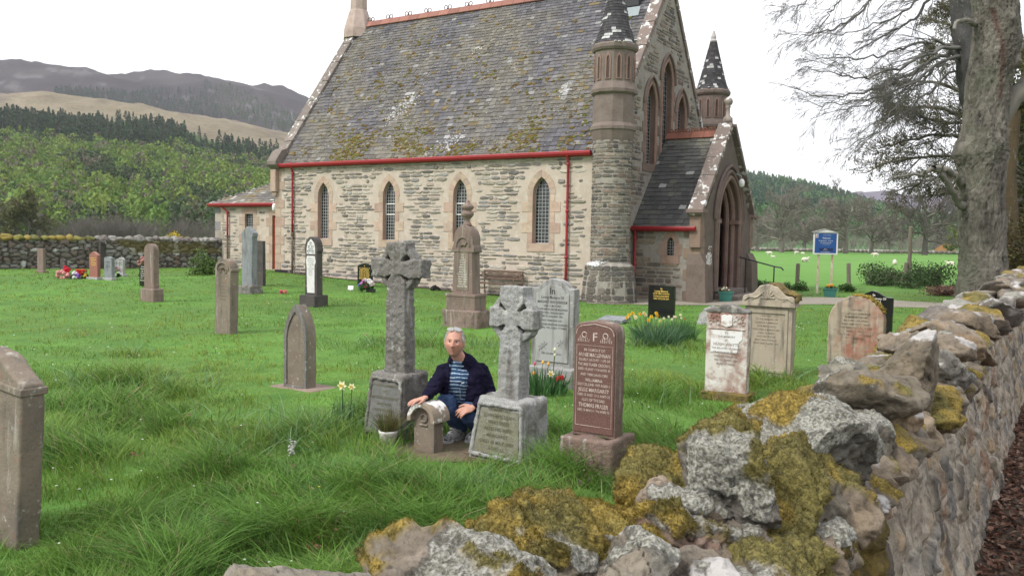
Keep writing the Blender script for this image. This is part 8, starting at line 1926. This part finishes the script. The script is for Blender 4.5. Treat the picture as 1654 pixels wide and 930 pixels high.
def lush(x, y):
    P = np.stack([x, y, 0 * x], 1); r = np.hypot(x, y); n = fbm(P * .9, 3, 71); n2 = fbm(P * 3.2, 2, 72)
    l = sm((8.6 - y + 1.6 * n) / 2.2) * (1 - .75 * sm((-x - 1.9 + n * .6) / .8) * sm((6.4 - y) / .8))
    for (px, py, rr_, a_) in ((190, 622, .9, .8), (700, 560, .9, .55), (1060, 640, .9, .6), (905, 560, .7, .5), (1240, 618, .5, .8), (215, 575, .25, .9), (1090, 560, .8, .5), (840, 700, .5, .8)):
        c = gg(px, py); l = np.maximum(l, a_ * np.exp(-((x - c[0]) ** 2 + (y - c[1]) ** 2) / rr_ ** 2))
    l = l * (1 - .75 * np.exp(-((x + .35) / 1.0) ** 4 - ((y - 6.55) / .5) ** 4))
    return np.clip(l * (.55 + .8 * sm((n2 + .35) / .7)), 0, 1)
def blades(n, r0, r1, name, hb, wb, a0=-.72, a1=.78, label='', clump=True):
    r = r0 * (r1 / r0) ** rg.rand(n); a = rg.uniform(a0, a1, n); x, y = r * np.sin(a), r * np.cos(a); k = keepmask(x, y); x, y, r = x[k], y[k], r[k]; l = lush(x, y); n = len(x)
    P = np.stack([x, y, 0 * x], 1)
    if clump: kk = rg.rand(n) < .45 + .6 * l; x, y, r, l, P = x[kk], y[kk], r[kk], l[kk], P[kk]; n = len(x)
    z = gnd(x[None], y[None])[0] - .004
    h = (hb[0] + (hb[1] - hb[0]) * l) * rg.uniform(.4, 1.45, n) * (.55 + 1.0 * sm((fbm(P * 2.4, 2, 95) + .35) / .7)); w = (wb[0] + (wb[1] - wb[0]) * l) * np.maximum(1, r / 5.5) * rg.uniform(.7, 1.2, n)
    la = 3.0 * fbm(P * 1.1, 2, 81) + rg.normal(0, 1.25, n) + 3.4; ln = rg.uniform(.15, .85, n) + .45 * l; fa = rg.uniform(0, 6.283, n)
    V = []; 
    for t in (0, .45, .8, 1):
        off = h * ln * t * t * 1.0; zz = z + h * (t - .30 * ln * t * t); w_ = w * .5 * (1, .9, .5, .02)[(0, .45, .8, 1).index(t)]; V.append(np.stack([x + np.cos(la) * off - np.cos(fa) * w_, y + np.sin(la) * off - np.sin(fa) * w_, zz], 1)); V.append(np.stack([x + np.cos(la) * off + np.cos(fa) * w_, y + np.sin(la) * off + np.sin(fa) * w_, zz], 1))
    V = np.stack(V, 1)[:, :7]; b0 = np.arange(n)[:, None] * 7; F4 = np.concatenate([b0 + np.array([[0, 1, 3, 2]]), b0 + np.array([[2, 3, 5, 4]])]); F3 = b0 + np.array([[4, 5, 6]])
    g = fbm(P * .5, 3, 91); g2 = fbm(P * 4, 2, 92); base = np.array([.135, .235, .038]); yel = np.array([.205, .27, .05]); dk = np.array([.082, .19, .030]); bl = np.array([.11, .21, .07])
    w1 = sm((g + .45) / .9)[:, None]; c = base * (1 - w1) + yel * w1; w2 = (l * .65)[:, None]; c = c * (1 - w2) + dk * w2; w3 = (sm((g2 - .1) / .4) * l * .5)[:, None]; c = c * (1 - w3) + bl * w3
    dead = rg.rand(n) < .05; c[dead] = np.array([.26, .22, .11]); c = c * rg.uniform(.7, 1.35, n)[:, None]
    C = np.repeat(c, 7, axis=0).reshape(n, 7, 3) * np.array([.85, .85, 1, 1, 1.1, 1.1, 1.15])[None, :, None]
    return tag(mesh_np(name, V.reshape(-1, 3), [F4, F3], M['blade'], C=C.reshape(-1, 3)), label, 'grass', kind='stuff')
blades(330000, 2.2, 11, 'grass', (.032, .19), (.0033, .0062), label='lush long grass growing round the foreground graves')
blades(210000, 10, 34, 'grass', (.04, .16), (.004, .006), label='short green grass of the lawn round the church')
# broad pale bulb leaves in patches
Vs, Fs, Cs, b0 = [], [], [], 0
for (px, py, rad_, n) in ((120, 622, .5, 60), (210, 628, .5, 70), (290, 628, .45, 50), (215, 572, .16, 22), (500, 690, .5, 90), (430, 720, .5, 90), (560, 560, .4, 30), (620, 560, .5, 60), (690, 545, .5, 70), (780, 560, .5, 60), (860, 560, .4, 40), (1010, 625, .5, 34), (1060, 645, .5, 40), (1235, 618, .25, 26), (560, 700, .5, 70), (1010, 560, .4, 30), (330, 680, .4, 30), (700, 800, .5, 40), (1265, 612, .25, 20), (1110, 570, .3, 20)):
    c = gg(px, py); V, F, C, _t = blades_np(c[0], c[1], n, rg, (.14, .30), (.006, .012), rad_, 1.5, ((.16, .27, .12), (.20, .30, .15), (.10, .20, .06)), 0., 4, .6); k = wq(V[:, 0], V[:, 1]) > .9
    Vs.append(V); Fs.append(F + b0); Cs.append(C); b0 += len(V)
tag(mesh_np('bulb_leaves', np.concatenate(Vs), np.concatenate(Fs), M['blade'], C=np.concatenate(Cs)), 'patches of broad pale arching bulb leaves in the grass', 'leaves', kind='stuff')
# daisies, dandelions, fallen leaves
b = MB(); r = np.random.RandomState(4)
for k in range(420):
    rr_ = 3.2 * (22 / 3.2) ** r.rand(); a = r.uniform(-.65, .6); x, y = rr_ * math.sin(a), rr_ * math.cos(a)
    if not keepmask(np.array([x]), np.array([y]))[0]: continue
    z = gp(x, y) + r.uniform(.03, .07); s = .009 * max(1, rr_ / 9); c = (.72, .72, .70) if r.rand() < .88 else (.75, .55, .03); b.add([(x + s * math.cos(q), y + s * math.sin(q), z) for q in np.linspace(0, 6.283, 9)[:-1]] + [(x, y, z + .004)], [(i, (i + 1) % 8, 8) for i in range(8)], c)
tag(b.build('daisies', M['petal']), 'scattered daisies and a few dandelions in the lawn', 'daisies', kind='stuff')
pts = []
for (px, py) in ((320, 893), (218, 905), (360, 712), (300, 680), (470, 770), (510, 895), (530, 850), (505, 805), (215, 745), (120, 680), (545, 860), (390, 700), (250, 690), (860, 790), (800, 770), (760, 745), (140, 545), (590, 545)):
    c = gpnt(px, py)
    for k in range(9): pts.append(c + np.array([r.normal(0, .035), r.normal(0, .05), .03 + r.uniform(0, .02)]))
litter('fallen_leaves', pts, [(.22, .11, .06), (.30, .17, .10), (.16, .08, .05)], 'a few curled brown leaves lying in the grass', (.010, .022))
# ================================================================ air
hm = bpy.data.materials.new('haze_air'); hm.use_nodes = True; t_ = hm.node_tree; t_.nodes.remove(t_.nodes['Principled BSDF']); pv = t_.nodes.new('ShaderNodeVolumePrincipled'); pv.inputs['Color'].default_value = (.93, .95, 1, 1); pv.inputs['Density'].default_value = .00015; pv.inputs['Anisotropy'].default_value = 0
t_.links.new(pv.outputs[0], t_.nodes['Material Output'].inputs['Volume'])
b = MB(); b.box(-4300, 4300, -1600, 4300, -6, 620); tag(b.build('haze', hm), kind='stuff')
